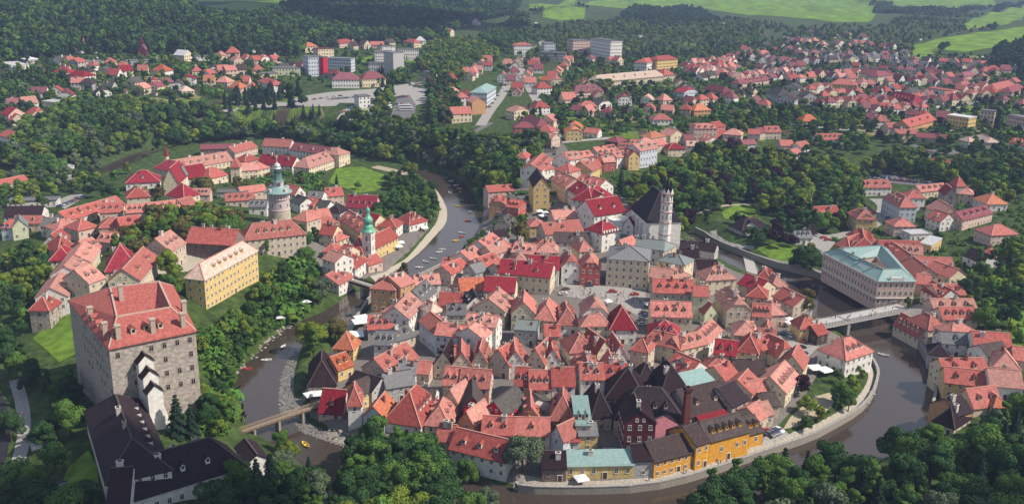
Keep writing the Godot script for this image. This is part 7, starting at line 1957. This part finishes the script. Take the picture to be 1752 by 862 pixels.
func bridges() -> void:
	var o := thing("road_bridge", "flat pale concrete bridge with railings crossing the river bend", "bridge")
	var a := Vector3(128, 6.6, -386)
	var c := Vector3(180, 6.6, -412.5)
	o.position = Vector3(a.x, 0, a.z)
	var u := (c - a).normalized()
	var s := u.cross(Vector3.UP)
	var m := (c - a) * 0.5 + Vector3(0, a.y, 0)
	var b := Mb.new()
	b.obox(m - Vector3(0, 0.5, 0), (c - a) * 0.5, Vector3(0, 0.5, 0), s * 4.0)
	put("deck", b.mesh(), mat("bridge_deck", 0.50, 0.48, 0.46, 0.9, "paving", 8.0), o)
	for k in [-1, 1]:
		b = Mb.new()
		b.obox(m + s * 3.8 * k + Vector3(0, 0.13, 0), (c - a) * 0.5, Vector3(0, 0.13, 0), s * 0.25)
		put("kerb", b.mesh(), M["concrete"], o)
		b = Mb.new()
		rail(b, s * 3.8 * k + Vector3(0, a.y + 0.26, 0), (c - a) + s * 3.8 * k + Vector3(0, a.y + 0.26, 0), 1.0, 1.8, 0.07)
		put("railing", b.mesh(), M["iron"], o)
	b = Mb.new()
	b.obox((c - a) * 0.36 + Vector3(0, 2.6, 0), u * 0.8, Vector3(0, 4.2, 0), s * 3.6)
	put("pier", b.mesh(), M["concrete"], o)
	# footbridge
	var q := level(398, 744, 4.2)
	var r := level(546, 693, 4.2)
	o = thing("timber_footbridge", "narrow timber footbridge below the mill", "bridge")
	o.position = q
	u = (r - q).normalized()
	s = u.cross(Vector3.UP)
	b = Mb.new()
	for i in [-1, 1]: b.obox((r - q) * 0.5 - Vector3(0, 0.35, 0) + s * i * 0.9, (r - q) * 0.5, Vector3(0, 0.25, 0), s * 0.15)
	put("beam", b.mesh(), M["timber"], o)
	var n := int((r - q).length() / 0.4)
	var pl := Mb.new()
	pl.box(Vector3(-0.19, -0.05, -1.3), Vector3(0.19, 0.05, 1.3))
	var pm := pl.mesh()
	for i in n: put("plank", pm, mat("deck_wood", 0.33, 0.27, 0.20, 0.9, "blotch", 2.0), o, (r - q) * (i + 0.5) / n, -atan2(u.z, u.x))
	for k in [-1, 1]:
		b = Mb.new()
		rail(b, s * 1.25 * k, (r - q) + s * 1.25 * k, 1.1, 2.0, 0.07)
		put("railing", b.mesh(), mat("rail_wood", 0.28, 0.2, 0.14), o)
	for i in [0.22, 0.5, 0.78]:
		b = Mb.new()
		b.obox((r - q) * i + Vector3(0, -3.4, 0), u * 0.4, Vector3(0, 3.0, 0), s * 1.2)
		put("pier", b.mesh(), M["rubble"], o)
	# barbers' bridge
	q = level(598, 478, 5.4)
	r = level(648, 494, 5.4)
	o = thing("barbers_bridge", "short timber-railed bridge between the castle quarter and the old town", "bridge")
	o.position = q
	u = (r - q).normalized()
	s = u.cross(Vector3.UP)
	b = Mb.new()
	b.obox((r - q) * 0.5 - Vector3(0, 0.4, 0), (r - q) * 0.5, Vector3(0, 0.4, 0), s * 3.0)
	put("deck", b.mesh(), M["concrete"], o)
	for k in [-1, 1]:
		b = Mb.new()
		rail(b, s * 2.8 * k, (r - q) + s * 2.8 * k, 1.2, 1.2, 0.08)
		b.obox((r - q) * 0.5 + s * 2.95 * k + Vector3(0, 0.1, 0), (r - q) * 0.5, Vector3(0, 0.5, 0), s * 0.08)
		put("railing", b.mesh(), M["timber"], o)
	b = Mb.new()
	b.obox((r - q) * 0.55 + Vector3(0, -3.6, 0), u * 1.0, Vector3(0, 3.0, 0), s * 2.6)
	put("pier", b.mesh(), M["rubble"], o)
	# walls along the banks: from and to pixels on the water line
	for w in [["inner embankment wall below the brewery walk", 880, 834, 1460, 590, 2.5], ["stone quay wall under the green-roofed school", 1200, 402, 1529, 546, 3.4], ["outer river wall along the narrow houses", 1531, 548, 1594, 712, 3.2], ["old town wall rising from the river by the bridge", 790, 435, 606, 556, 3.0]]:
		var a2 := level(w[1], w[2], 0)
		var c2 := level(w[3], w[4], 0)
		var i0 := near_i(Vector2(a2.x, a2.z))
		var i1 := near_i(Vector2(c2.x, c2.z))
		var pts := []
		var step := 1 if i1 > i0 else -1
		var i := i0
		while true:
			pts.append(river[i])
			if i == i1: break
			i += step
		var t := thing("river_wall", w[0], "wall")
		t.position = Vector3(pts[0].x, 0, pts[0].y)
		var wb := Mb.new()
		var cap := Mb.new()
		for k in pts.size() - 1:
			var p0 := Vector3(pts[k].x, 0, pts[k].y) - t.position
			var p1 := Vector3(pts[k + 1].x, 0, pts[k + 1].y) - t.position
			var d := p1 - p0
			var sd := d.normalized().cross(Vector3.UP) * 0.4
			var h: float = w[5]
			wb.obox((p0 + p1) * 0.5 + Vector3(0, h * 0.5 - 1.0, 0), d * 0.51, Vector3(0, h * 0.5 + 1.0, 0), sd)
			cap.obox((p0 + p1) * 0.5 + Vector3(0, h + 0.1, 0), d * 0.505, Vector3(0, 0.12, 0), sd * 1.3)
		put("masonry", wb.mesh(), M["rubble"], t)
		put("coping", cap.mesh(), M["concrete"], t)

func near_i(p: Vector2) -> int:
	var best := 0
	for i in river.size():
		if river[i].distance_to(p) < river[best].distance_to(p): best = i
	return best

func weir() -> void:
	var q := [level(1272, 438, 0.5), level(1289, 441, 0.5), level(1298, 470, 0.12), level(1280, 474, 0.12)]
	var b := Mb.new()
	q.reverse()
	b.slab([q[1], q[2], q[3], q[0]], 1.5)
	struct("weir_apron", b.mesh(), M["foam"])

func special() -> void:
	weir()
	castle()
	round_tower()
	spire_church()
	great_church()
	school()
	brewery()
	town_landmarks()
	bridges()

# ------------------------------------------------------------------ small things
const PAINTS := [[0.55, 0.55, 0.55, "white"], [0.02, 0.02, 0.025, "black"], [0.22, 0.22, 0.23, "silver"], [0.35, 0.02, 0.02, "red"], [0.03, 0.05, 0.12, "dark blue"], [0.09, 0.09, 0.10, "grey"]]

func car_proto(paint: int) -> Node3D:
	var o := Node3D.new()
	var m := mat("paint_" + PAINTS[paint][3], PAINTS[paint][0], PAINTS[paint][1], PAINTS[paint][2], 0.3)
	m.clearcoat_enabled = true
	# side outline of the body, nose at +x
	var prof := [Vector2(-2.05, 0.35), Vector2(2.05, 0.32), Vector2(2.1, 0.62), Vector2(1.85, 0.82), Vector2(0.95, 0.92), Vector2(-1.6, 0.95), Vector2(-2.1, 0.85)]
	var b := Mb.new()
	extrude(b, prof, 0.85, 0.80)
	put("body", b.mesh(), m, o)
	b = Mb.new()
	extrude(b, [Vector2(-1.55, 0.93), Vector2(0.98, 0.91), Vector2(0.42, 1.38), Vector2(-1.1, 1.4)], 0.76, 0.60)
	var cab := put("cabin", b.mesh(), M["glass"], o)
	b = Mb.new()
	b.slab([Vector3(-1.1, 1.45, 0.6), Vector3(0.4, 1.43, 0.6), Vector3(0.4, 1.43, -0.6), Vector3(-1.1, 1.45, -0.6)], 0.05)
	put("roof_panel", b.mesh(), m, cab)
	b = Mb.new()
	b.tube(Vector3(0, 0, -0.1), Vector3(0, 0, 0.1), 0.32, 0.32, 12)
	for z in [-0.1, 0.1]:
		for i in 12:
			var p := Vector3(cos(TAU * i / 12) * 0.32, sin(TAU * i / 12) * 0.32, z)
			var q := Vector3(cos(TAU * (i + 1) / 12) * 0.32, sin(TAU * (i + 1) / 12) * 0.32, z)
			if z > 0: b.tri(Vector3(0, 0, z), p, q)
			else: b.tri(Vector3(0, 0, z), q, p)
	var wm := b.mesh()
	for x in [-1.3, 1.3]:
		for z in [-0.78, 0.78]: put("wheel", wm, M["iron"], o, Vector3(x, 0.32, z))
	return o

func extrude(b: Mb, prof: Array, z: float, ztop: float) -> void:   # side outline anticlockwise seen from +z, narrowing upwards
	var y1 := 0.0
	var y0 := 99.0
	for p in prof:
		y1 = maxf(y1, p.y)
		y0 = minf(y0, p.y)
	var l := []
	var r := []
	for p in prof:
		var k := lerpf(z, ztop, (p.y - y0) / (y1 - y0))
		l.append(Vector3(p.x, p.y, k))
		r.append(Vector3(p.x, p.y, -k))
	b.face(l)
	var rr := r.duplicate()
	rr.reverse()
	b.face(rr)
	for i in prof.size():
		var k := (i + 1) % prof.size()
		b.face([l[k], l[i], r[i], r[k]])

func bus(px: Vector2, turn: float) -> void:
	var p := spot(px.x, px.y)
	var o := thing("parked_bus", "white bus standing in the bus station", "bus", "buses at the station")
	o.position = Vector3(p.x, hgt(p.x, p.z) + 0.2, p.z)
	o.rotation.y = turn
	var b := Mb.new()
	extrude(b, [Vector2(-5.8, 0.4), Vector2(5.8, 0.4), Vector2(5.95, 1.5), Vector2(5.7, 3.0), Vector2(5.4, 3.15), Vector2(-5.8, 3.15), Vector2(-5.95, 2.9)], 1.25, 1.15)
	put("body", b.mesh(), mat("bus_white", 0.6, 0.6, 0.6, 0.35), o)
	b = Mb.new()
	b.box(Vector3(-5.4, 1.55, -1.27), Vector3(5.2, 2.5, 1.27))
	put("window_band", b.mesh(), M["glass"], o)
	for x in [-3.6, 3.6]:
		for z in [-1.1, 1.1]:
			b = Mb.new()
			b.tube(Vector3(x, 0.5, z - 0.15), Vector3(x, 0.5, z + 0.15), 0.5, 0.5, 12)
			put("wheel", b.mesh(), M["iron"], o)

func car(px: Vector2, turn: float, paint: int, place: String) -> void:
	var p := spot(px.x, px.y)
	if not is_free(Vector2(p.x, p.z), 0.3): return
	var key := "car%d" % paint
	if not MESHES.has(key): MESHES[key] = car_proto(paint)
	var o: Node3D = MESHES[key].duplicate()
	add_child(o)
	o.name = numbered("parked_car")
	o.position = Vector3(p.x, hgt(p.x, p.z) + 0.17, p.z)
	o.rotation.y = turn
	tag(o, "%s car parked %s" % [PAINTS[paint][3], place], "car", "cars parked " + place)

func cars_row(t: int, x0: float, y0: float, x1: float, y1: float, n: int, turn: float, place: String) -> void:
	for i in n:
		if rng.randf() < 0.12: continue
		var k := i / maxf(1.0, n - 1.0)
		car(tile(t, lerpf(x0, x1, k), lerpf(y0, y1, k)), turn + rng.randf_range(-0.08, 0.08), rng.randi() % 6, place)

# a standing or walking figure as one skin: smooth union of tapered limbs, meshed on a grid
func figure(stride: float, shirt: Color, legs: Color) -> ArrayMesh:
	var bones := []   # a, b, ra, rb
	var hip := Vector3(0, 0.92, 0)
	bones.append([hip, Vector3(0, 1.38, 0), 0.15, 0.17])
	bones.append([Vector3(0, 1.4, 0), Vector3(0, 1.56, 0.01), 0.07, 0.06])
	bones.append([Vector3(0, 1.60, 0.01), Vector3(0, 1.68, 0.015), 0.10, 0.095])
	for s in [-1.0, 1.0]:
		var f: float = stride * s
		bones.append([Vector3(0.09 * s, 0.9, 0), Vector3(0.1 * s, 0.5, f * 0.5), 0.095, 0.065])
		bones.append([Vector3(0.1 * s, 0.5, f * 0.5), Vector3(0.1 * s, 0.08, f * 0.7 - 0.04), 0.06, 0.045])
		bones.append([Vector3(0.1 * s, 0.05, f * 0.7 - 0.06), Vector3(0.11 * s, 0.04, f * 0.7 + 0.14), 0.05, 0.04])
		bones.append([Vector3(0.19 * s, 1.4, 0), Vector3(0.25 * s, 1.13, -f * 0.3), 0.06, 0.045])
		bones.append([Vector3(0.25 * s, 1.13, -f * 0.3), Vector3(0.25 * s, 0.85, -f * 0.5 + 0.06), 0.045, 0.035])
	var h := 0.06
	var lo := Vector3(-0.42, -0.06, -0.5)
	var n := Vector3i(14, 31, 17)
	var val := PackedFloat32Array()
	val.resize(n.x * n.y * n.z)
	for k in n.z:
		for j in n.y:
			for i in n.x:
				var p := lo + Vector3(i, j, k) * h
				var d := 9.0
				for b in bones:
					var ab: Vector3 = b[1] - b[0]
					var t := clampf((p - b[0]).dot(ab) / ab.length_squared(), 0, 1)
					var e: float = p.distance_to(b[0] + ab * t) - lerpf(b[2], b[3], t)
					var m := maxf(0.05 - absf(d - e), 0.0) / 0.05
					d = minf(d, e) - m * m * 0.05 * 0.25
				val[(k * n.y + j) * n.x + i] = d
	var id := {}
	var vs := PackedVector3Array()
	for k in n.z - 1:
		for j in n.y - 1:
			for i in n.x - 1:
				var sum := Vector3.ZERO
				var cnt := 0
				for e in [[0, 1], [2, 3], [4, 5], [6, 7], [0, 2], [1, 3], [4, 6], [5, 7], [0, 4], [1, 5], [2, 6], [3, 7]]:
					var a := Vector3i(i + (e[0] & 1), j + ((e[0] >> 1) & 1), k + (e[0] >> 2))
					var b := Vector3i(i + (e[1] & 1), j + ((e[1] >> 1) & 1), k + (e[1] >> 2))
					var va := val[(a.z * n.y + a.y) * n.x + a.x]
					var vb := val[(b.z * n.y + b.y) * n.x + b.x]
					if (va < 0) != (vb < 0):
						sum += Vector3(a).lerp(Vector3(b), va / (va - vb))
						cnt += 1
				if cnt:
					id[Vector3i(i, j, k)] = vs.size()
					vs.append(lo + sum / cnt * h)
	var out := Mb.new()
	out.use_c = true
	var quad := func(q: Array, flip: bool) -> void:
		for c in q:
			if not id.has(c): return
		var p := []
		for c in q: p.append(vs[id[c]])
		if flip: p.reverse()
		out.face(p)
	for k in range(1, n.z - 1):
		for j in range(1, n.y - 1):
			for i in range(1, n.x - 1):
				var v0 := val[(k * n.y + j) * n.x + i]
				for ax in 3:
					var o := Vector3i(1, 0, 0) if ax == 0 else (Vector3i(0, 1, 0) if ax == 1 else Vector3i(0, 0, 1))
					var v1 := val[((k + o.z) * n.y + j + o.y) * n.x + i + o.x]
					if (v0 < 0) == (v1 < 0): continue
					var u := Vector3i(0, 1, 0) if ax == 0 else (Vector3i(0, 0, 1) if ax == 1 else Vector3i(1, 0, 0))
					var w := Vector3i(0, 0, 1) if ax == 0 else (Vector3i(1, 0, 0) if ax == 1 else Vector3i(0, 1, 0))
					var c := Vector3i(i, j, k)
					quad.call([c - u - w, c - w, c, c - u], v0 >= 0)
	for p in out.v:
		out.c.append(Color(0.45, 0.29, 0.22) if p.y > 1.5 and p.y < 1.68 or (absf(p.x) > 0.2 and p.y < 0.95 and p.y > 0.8) else (Color(0.06, 0.04, 0.03) if p.y >= 1.68 else (shirt if p.y > 0.93 else legs)))
	return out.mesh()

func person(p: Vector3, turn: float, v: int, place: String) -> void:
	var tops := [["white", Color(0.6, 0.6, 0.58)], ["red", Color(0.4, 0.04, 0.04)], ["blue", Color(0.06, 0.12, 0.35)], ["black", Color(0.02, 0.02, 0.02)], ["yellow", Color(0.55, 0.4, 0.08)]]
	var key := "person%d" % v
	if not MESHES.has(key): MESHES[key] = figure(0.12 if v % 2 else 0.38, tops[v][1], [Color(0.04, 0.05, 0.09), Color(0.25, 0.21, 0.16)][v % 2])
	var o := put("person", MESHES[key], M["skin_cloth"], self, p, turn)
	tag(o, "person in a %s top %s %s" % [tops[v][0], "standing" if v % 2 else "walking", place], "person", "people " + place)

func crowd(t: int, x0: float, y0: float, x1: float, y1: float, spread: float, n: int, place: String) -> void:
	for i in n:
		var k := rng.randf()
		var q := tile(t, lerpf(x0, x1, k), lerpf(y0, y1, k))
		var p := spot(q.x, q.y) + Vector3(rng.randf_range(-spread, spread), 0, rng.randf_range(-spread, spread))
		p.y = hgt(p.x, p.z) + 0.17
		if not is_free(Vector2(p.x, p.z), 0.2): continue
		person(p, rng.randf() * TAU, rng.randi() % 5, place)

func parasol(t: int, x: float, y: float, size: float, label: String, lift := 2.4) -> void:
	var px := tile(t, x, y)
	var p := spot(px.x, px.y, lift)
	var g := hgt(p.x, p.z)
	if g < 0.4: g = 0.4
	var o := thing("parasol", label, "parasol", "parasols and awnings " + label)
	o.position = Vector3(p.x, g, p.z)
	o.rotation.y = rng.randf_range(0.2, 0.6)
	var b := Mb.new()
	b.tube(Vector3(0, 0, 0), Vector3(0, lift + 0.8, 0), 0.05, 0.04)
	put("pole", b.mesh(), M["iron"], o)
	b = Mb.new()
	var h := size * 0.5
	var top := Vector3(0, lift + 0.9, 0)
	var c := [Vector3(-h, lift, h), Vector3(h, lift, h), Vector3(h, lift, -h), Vector3(-h, lift, -h)]
	for i in 4:
		b.tri(c[i], c[(i + 1) % 4], top)
		b.face([c[i] - Vector3(0, 0.3, 0), c[(i + 1) % 4] - Vector3(0, 0.3, 0), c[(i + 1) % 4], c[i]])
	put("canopy", b.mesh(), M["white_cloth"], o)

func boat(px: Vector2, c: Array, turn: float, long: float, label: String, on_land := false) -> void:
	var p := level(px.x, px.y, 0.0)
	if on_land:
		p = spot(px.x, px.y)
		p.y += 0.2
	elif hgt(p.x, p.z) > -0.4: return
	var o := thing("boat", label, "boat", "boats " + label)
	o.position = p
	o.rotation.y = turn
	var b := Mb.new()
	var w := long * 0.17
	var ring := []
	var low := []
	for i in 14:
		var a := TAU * i / 14.0
		var x := cos(a) * long * 0.5
		var z := sin(a) * w * (1.0 - 0.35 * pow(absf(cos(a)), 4.0))
		ring.append(Vector3(x, 0.42 + 0.15 * absf(cos(a)), -z))
		low.append(Vector3(x * 0.8, -0.12, -z * 0.75))
	for i in 14:
		var k := (i + 1) % 14
		b.face([low[i], low[k], ring[k], ring[i]])
		b.face([ring[i], ring[k], ring[k] * Vector3(0.9, 1, 0.82), ring[i] * Vector3(0.9, 1, 0.82)])
		b.face([ring[i] * Vector3(0.9, 1, 0.82), ring[k] * Vector3(0.9, 1, 0.82), low[k] + Vector3(0, 0.2, 0), low[i] + Vector3(0, 0.2, 0)])
	var fl := []
	for q in low: fl.append(q + Vector3(0, 0.2, 0))
	b.face(fl)
	put("hull", b.mesh(), mat("hull_" + c[3], c[0], c[1], c[2], 0.45), o)
	for x in [-0.2, 0.18]:
		b = Mb.new()
		b.box(Vector3(long * x - 0.15, 0.3, -w * 0.8), Vector3(long * x + 0.15, 0.38, w * 0.8))
		put("thwart", b.mesh(), M["timber"], o)

# broken water and stones, each a scatter of small pieces inside an outline of pixels on the river
func scatter(called: String, label: String, list: Array, n: int, flat: bool, m: Material) -> void:
	var poly := px_poly(list, 0.0)
	var box := Rect2(poly[0], Vector2.ZERO)
	for p in poly: box = box.expand(p)
	var b := Mb.new()
	for i in n * 3:
		var p := Vector2(rng.randf_range(box.position.x, box.end.x), rng.randf_range(box.position.y, box.end.y))
		if not Geometry2D.is_point_in_polygon(p, poly): continue
		var g := hgt(p.x, p.y)
		if flat:
			if g > -0.05: continue
			var a := rng.randf() * TAU
			var l := rng.randf_range(0.25, 1.1)
			var u := Vector3(cos(a), rng.randf_range(-0.1, 0.1), sin(a)) * l
			var w := Vector3(-sin(a), rng.randf_range(-0.2, 0.2), cos(a)) * l * rng.randf_range(0.15, 0.4)
			var o := Vector3(p.x, 0.06, p.y)
			b.face([o - u - w * 0.4, o + w, o + u + w * 0.3, o - w])
			b.face([o - w, o + u + w * 0.3, o + w, o - u - w * 0.4])
		else:
			var r := rng.randf_range(0.25, 0.9)
			var o := Vector3(p.x, maxf(g, -0.3), p.y)
			var k := rng.randi() % 6
			b.lathe([[r * 1.1, -0.6], [r, r * 0.2], [r * 0.7, r * 0.55], [0.0, r * 0.75]], 5 + k % 3, o, rng.randf())
	if b.v.is_empty(): return
	var o2 := put(called, b.mesh(), m)
	tag(o2, label, called.replace("_", " "), "", "stuff")

func small_things() -> void:
	scatter("white_water", "foam on the curved weir beside the dark mill", [508, 598, 522, 640, 518, 690, 505, 722, 484, 722, 476, 690, 480, 650, 492, 615], 1500, true, M["foam"])
	scatter("white_water", "rapids foaming below the timber footbridge", [500, 715, 540, 722, 600, 742, 640, 752, 625, 772, 580, 762, 540, 748, 512, 738], 1300, true, M["foam"])
	scatter("white_water", "white water sliding over the weir by the green-roofed school", [1272, 438, 1290, 444, 1300, 466, 1282, 472], 900, true, M["foam"])
	scatter("boulders", "grey boulders in the rapids under the mill terraces", [560, 735, 625, 750, 650, 770, 640, 785, 590, 765, 560, 752], 160, false, M["rubble"])
	scatter("boulders", "rocks along the bank under the castle gardens", [440, 598, 480, 560, 512, 546, 516, 553, 484, 570, 450, 600, 418, 632, 404, 655, 398, 648, 412, 622], 130, false, M["rubble"])
	scatter("boulders", "rocks at the water edge among the near trees", [540, 830, 560, 830, 575, 870, 555, 880], 50, false, M["rubble"])
	# garden sheds and glasshouses
	for i in 90:
		var p := spot(rng.randf_range(900, 1750), rng.randf_range(40, 200)) if i % 3 else spot(rng.randf_range(60, 720), rng.randf_range(95, 180))
		if not is_free(Vector2(p.x, p.z), 3.5) or on_paving(Vector2(p.x, p.z)): continue
		var u := Vector3(1, 0, rng.randf_range(-0.5, 0.5)).normalized()
		var w := rng.randf_range(3.0, 5.5)
		var rc: String = ["w", "g", "n", "u", "w"][rng.randi() % 5]
		var z := zone(p)
		house_at(p - u * w * 0.5, p + u * w * 0.5, rng.randf_range(2.5, 4.0), hgt(p.x, p.z) + 2.4, 2.4, 1.0, ["g", "l"][i % 2], ["w", "b", "k", "g"][rng.randi() % 4], rc, "n", "garden_shed", "small %s-roofed garden shed %s" % [ROOFS[rc][3], z], "shed", true).set_meta("group", "garden sheds " + z)
	var sc := mat("skin_cloth", 1, 1, 1, 0.85)
	sc.vertex_color_use_as_albedo = true
	var pl := "on the town square"
	for c in [[345, 300, 1], [330, 330, 0], [660, 316, 3], [808, 334, 3], [500, 276, 1], [370, 262, 0], [420, 258, 2], [860, 505, 5], [862, 535, 0], [872, 462, 1], [880, 480, 4]]: car(tile(10, c[0], c[1]), rng.randf() * 0.6, c[2], pl)
	cars_row(11, 115, 592, 250, 648, 9, 1.2, "beside the yellow house at the bridge")
	cars_row(11, 60, 600, 45, 650, 3, 0.4, "beside the yellow house at the bridge")
	cars_row(11, 235, 690, 245, 730, 2, 0.2, "beside the yellow house at the bridge")
	cars_row(14, 350, 528, 640, 524, 9, 1.5, "in the yard behind the teal-roofed range")
	cars_row(14, 1672, 385, 1700, 408, 2, 0.3, "under the brewery gable")
	cars_row(15, 20, 410, 80, 382, 4, -0.9, "in the walled yard by the river walk")
	cars_row(7, 600, 345, 1120, 410, 22, 1.3, "under the park trees")
	cars_row(7, 640, 362, 1000, 402, 14, 1.3, "under the park trees")
	cars_row(7, 805, 630, 830, 655, 3, 0.4, "on the street below the white mansion")
	cars_row(7, 240, 705, 410, 790, 7, 0.3, "by the grey pavilion near the school")
	cars_row(4, 395, 565, 565, 500, 12, 0.4, "along the road behind the castle")
	cars_row(1, 1020, 562, 1120, 535, 8, 1.2, "at the bus station")
	cars_row(1, 1010, 575, 1110, 560, 8, 1.2, "at the bus station")
	cars_row(1, 210, 690, 600, 640, 10, 0.1, "along the bypass road")
	cars_row(1, 900, 660, 1000, 650, 8, 1.4, "at the bus station")
	cars_row(1, 905, 700, 1010, 700, 8, 1.4, "at the bus station")
	cars_row(1, 560, 760, 640, 720, 7, 0.8, "in the pale yard under the hospital")
	cars_row(1, 480, 670, 640, 655, 9, 0.1, "along the bypass road")
	cars_row(1, 1560, 720, 1700, 520, 9, 1.0, "on the straight uphill street")
	for q in [[868, 700, 1.35], [880, 730, 1.35], [1000, 742, 0.1], [990, 725, 0.1]]: bus(tile(1, q[0], q[1]), q[2])
	cars_row(6, 262, 130, 270, 215, 3, 1.4, "on the uphill street")
	crowd(10, 1395, 480, 1445, 590, 1.6, 45, "in the crowded lane")
	crowd(10, 330, 320, 860, 370, 6.0, 60, "on the town square")
	crowd(6, 470, 660, 520, 760, 1.2, 16, "on the high street")
	crowd(5, 1010, 850, 1250, 560, 1.5, 14, "on the riverside path")
	crowd(14, 800, 760, 1600, 520, 1.0, 10, "on the river walk")
	crowd(11, 100, 540, 330, 700, 3.0, 12, "in the bridge square")
	crowd(12, 130, 180, 150, 430, 1.0, 3, "on the garden path")
	var a := Vector3(128, 6.62, -386)
	var c := Vector3(180, 6.62, -412.5)
	for i in 18:
		var p := a.lerp(c, rng.randf_range(0.08, 0.92)) + Vector3(0.45, 0, 0.89) * rng.randf_range(-3, 3)
		person(p, rng.randf() * TAU, rng.randi() % 5, "on the concrete bridge")
	for q in [[320, 372, 5], [262, 405, 6], [235, 432, 4], [190, 455, 4], [155, 475, 4]]: parasol(9, q[0], q[1], q[2], "white square canopy over the castle-side river terrace")
	for q in [[700, 480, 6], [685, 505, 6], [655, 590, 7]]: parasol(9, q[0], q[1], q[2], "large white canopy on the terrace above the river")
	for q in [[350, 132, 4.2], [405, 126, 4.2], [487, 120, 4.2]]: parasol(13, q[0], q[1], q[2], "white square parasol in front of the dark mill")
	for q in [[910, 815, 4], [945, 825, 4], [960, 800, 4], [1120, 700, 4]]: parasol(5, q[0], q[1], q[2], "white parasol by the slender green-spired church")
	parasol(14, 445, 688, 4, "white parasol before the teal-roofed range")
	for q in [[155, 490, 3.5], [150, 512, 3.5], [330, 815, 5], [395, 830, 5]]: parasol(11, q[0], q[1], q[2], "white parasol by the bridge square")
	for q in [[170, 590], [210, 600], [190, 620]]: parasol(6, q[0], q[1], 4, "white parasol on the garden terrace under the yellow palace")
	for q in [[600, 860], [1000, 868], [730, 850]]: parasol(10, q[0] - 100, q[1] - 480, 3, "white market parasol on the town square")
	var wh := [0.6, 0.6, 0.58, "white"]
	var ye := [0.6, 0.42, 0.06, "yellow"]
	var re := [0.45, 0.05, 0.04, "red"]
	for q in [[1300, 390], [1330, 420], [1360, 465], [1355, 442], [1410, 660], [1375, 740], [1368, 765], [1330, 792], [1240, 850], [1290, 470], [1345, 560], [1430, 600]]: boat(tile(5, q[0], q[1]), [wh, re, wh, ye][rng.randi() % 4], rng.randf() * TAU, rng.randf_range(3.6, 5.0), "canoe drifting down the wide reach by the riverside path")
	for q in [[1130, 110], [1220, 45], [1085, 148], [1180, 90]]: boat(tile(9, q[0], q[1]), wh, rng.randf() * TAU, 4.5, "canoe above the barbers bridge")
	for q in [[170, 682], [60, 770]]: boat(tile(9, q[0], q[1]), wh, rng.randf() * TAU, 4.5, "pale canoe on the brown reach under the castle")
	boat(tile(9, 612, 466), wh, 0.4, 3.2, "small white boat beside the terrace canopies")
	boat(tile(11, 785, 735), wh, -0.6, 5.0, "white rowing boat in the river bend")
	boat(tile(13, 320, 472), ye, -0.9, 5.0, "yellow raft below the timber footbridge")
	boat(tile(8, 1655, 830), re, 0.2, 4.0, "red raft under the castle gardens")
	boat(tile(15, 685, 130), wh, -1.0, 5.5, "white boat laid on the river walk", true)
	boat(tile(15, 640, 190), wh, -0.8, 5.5, "second white boat laid on the river walk by the gardens", true)
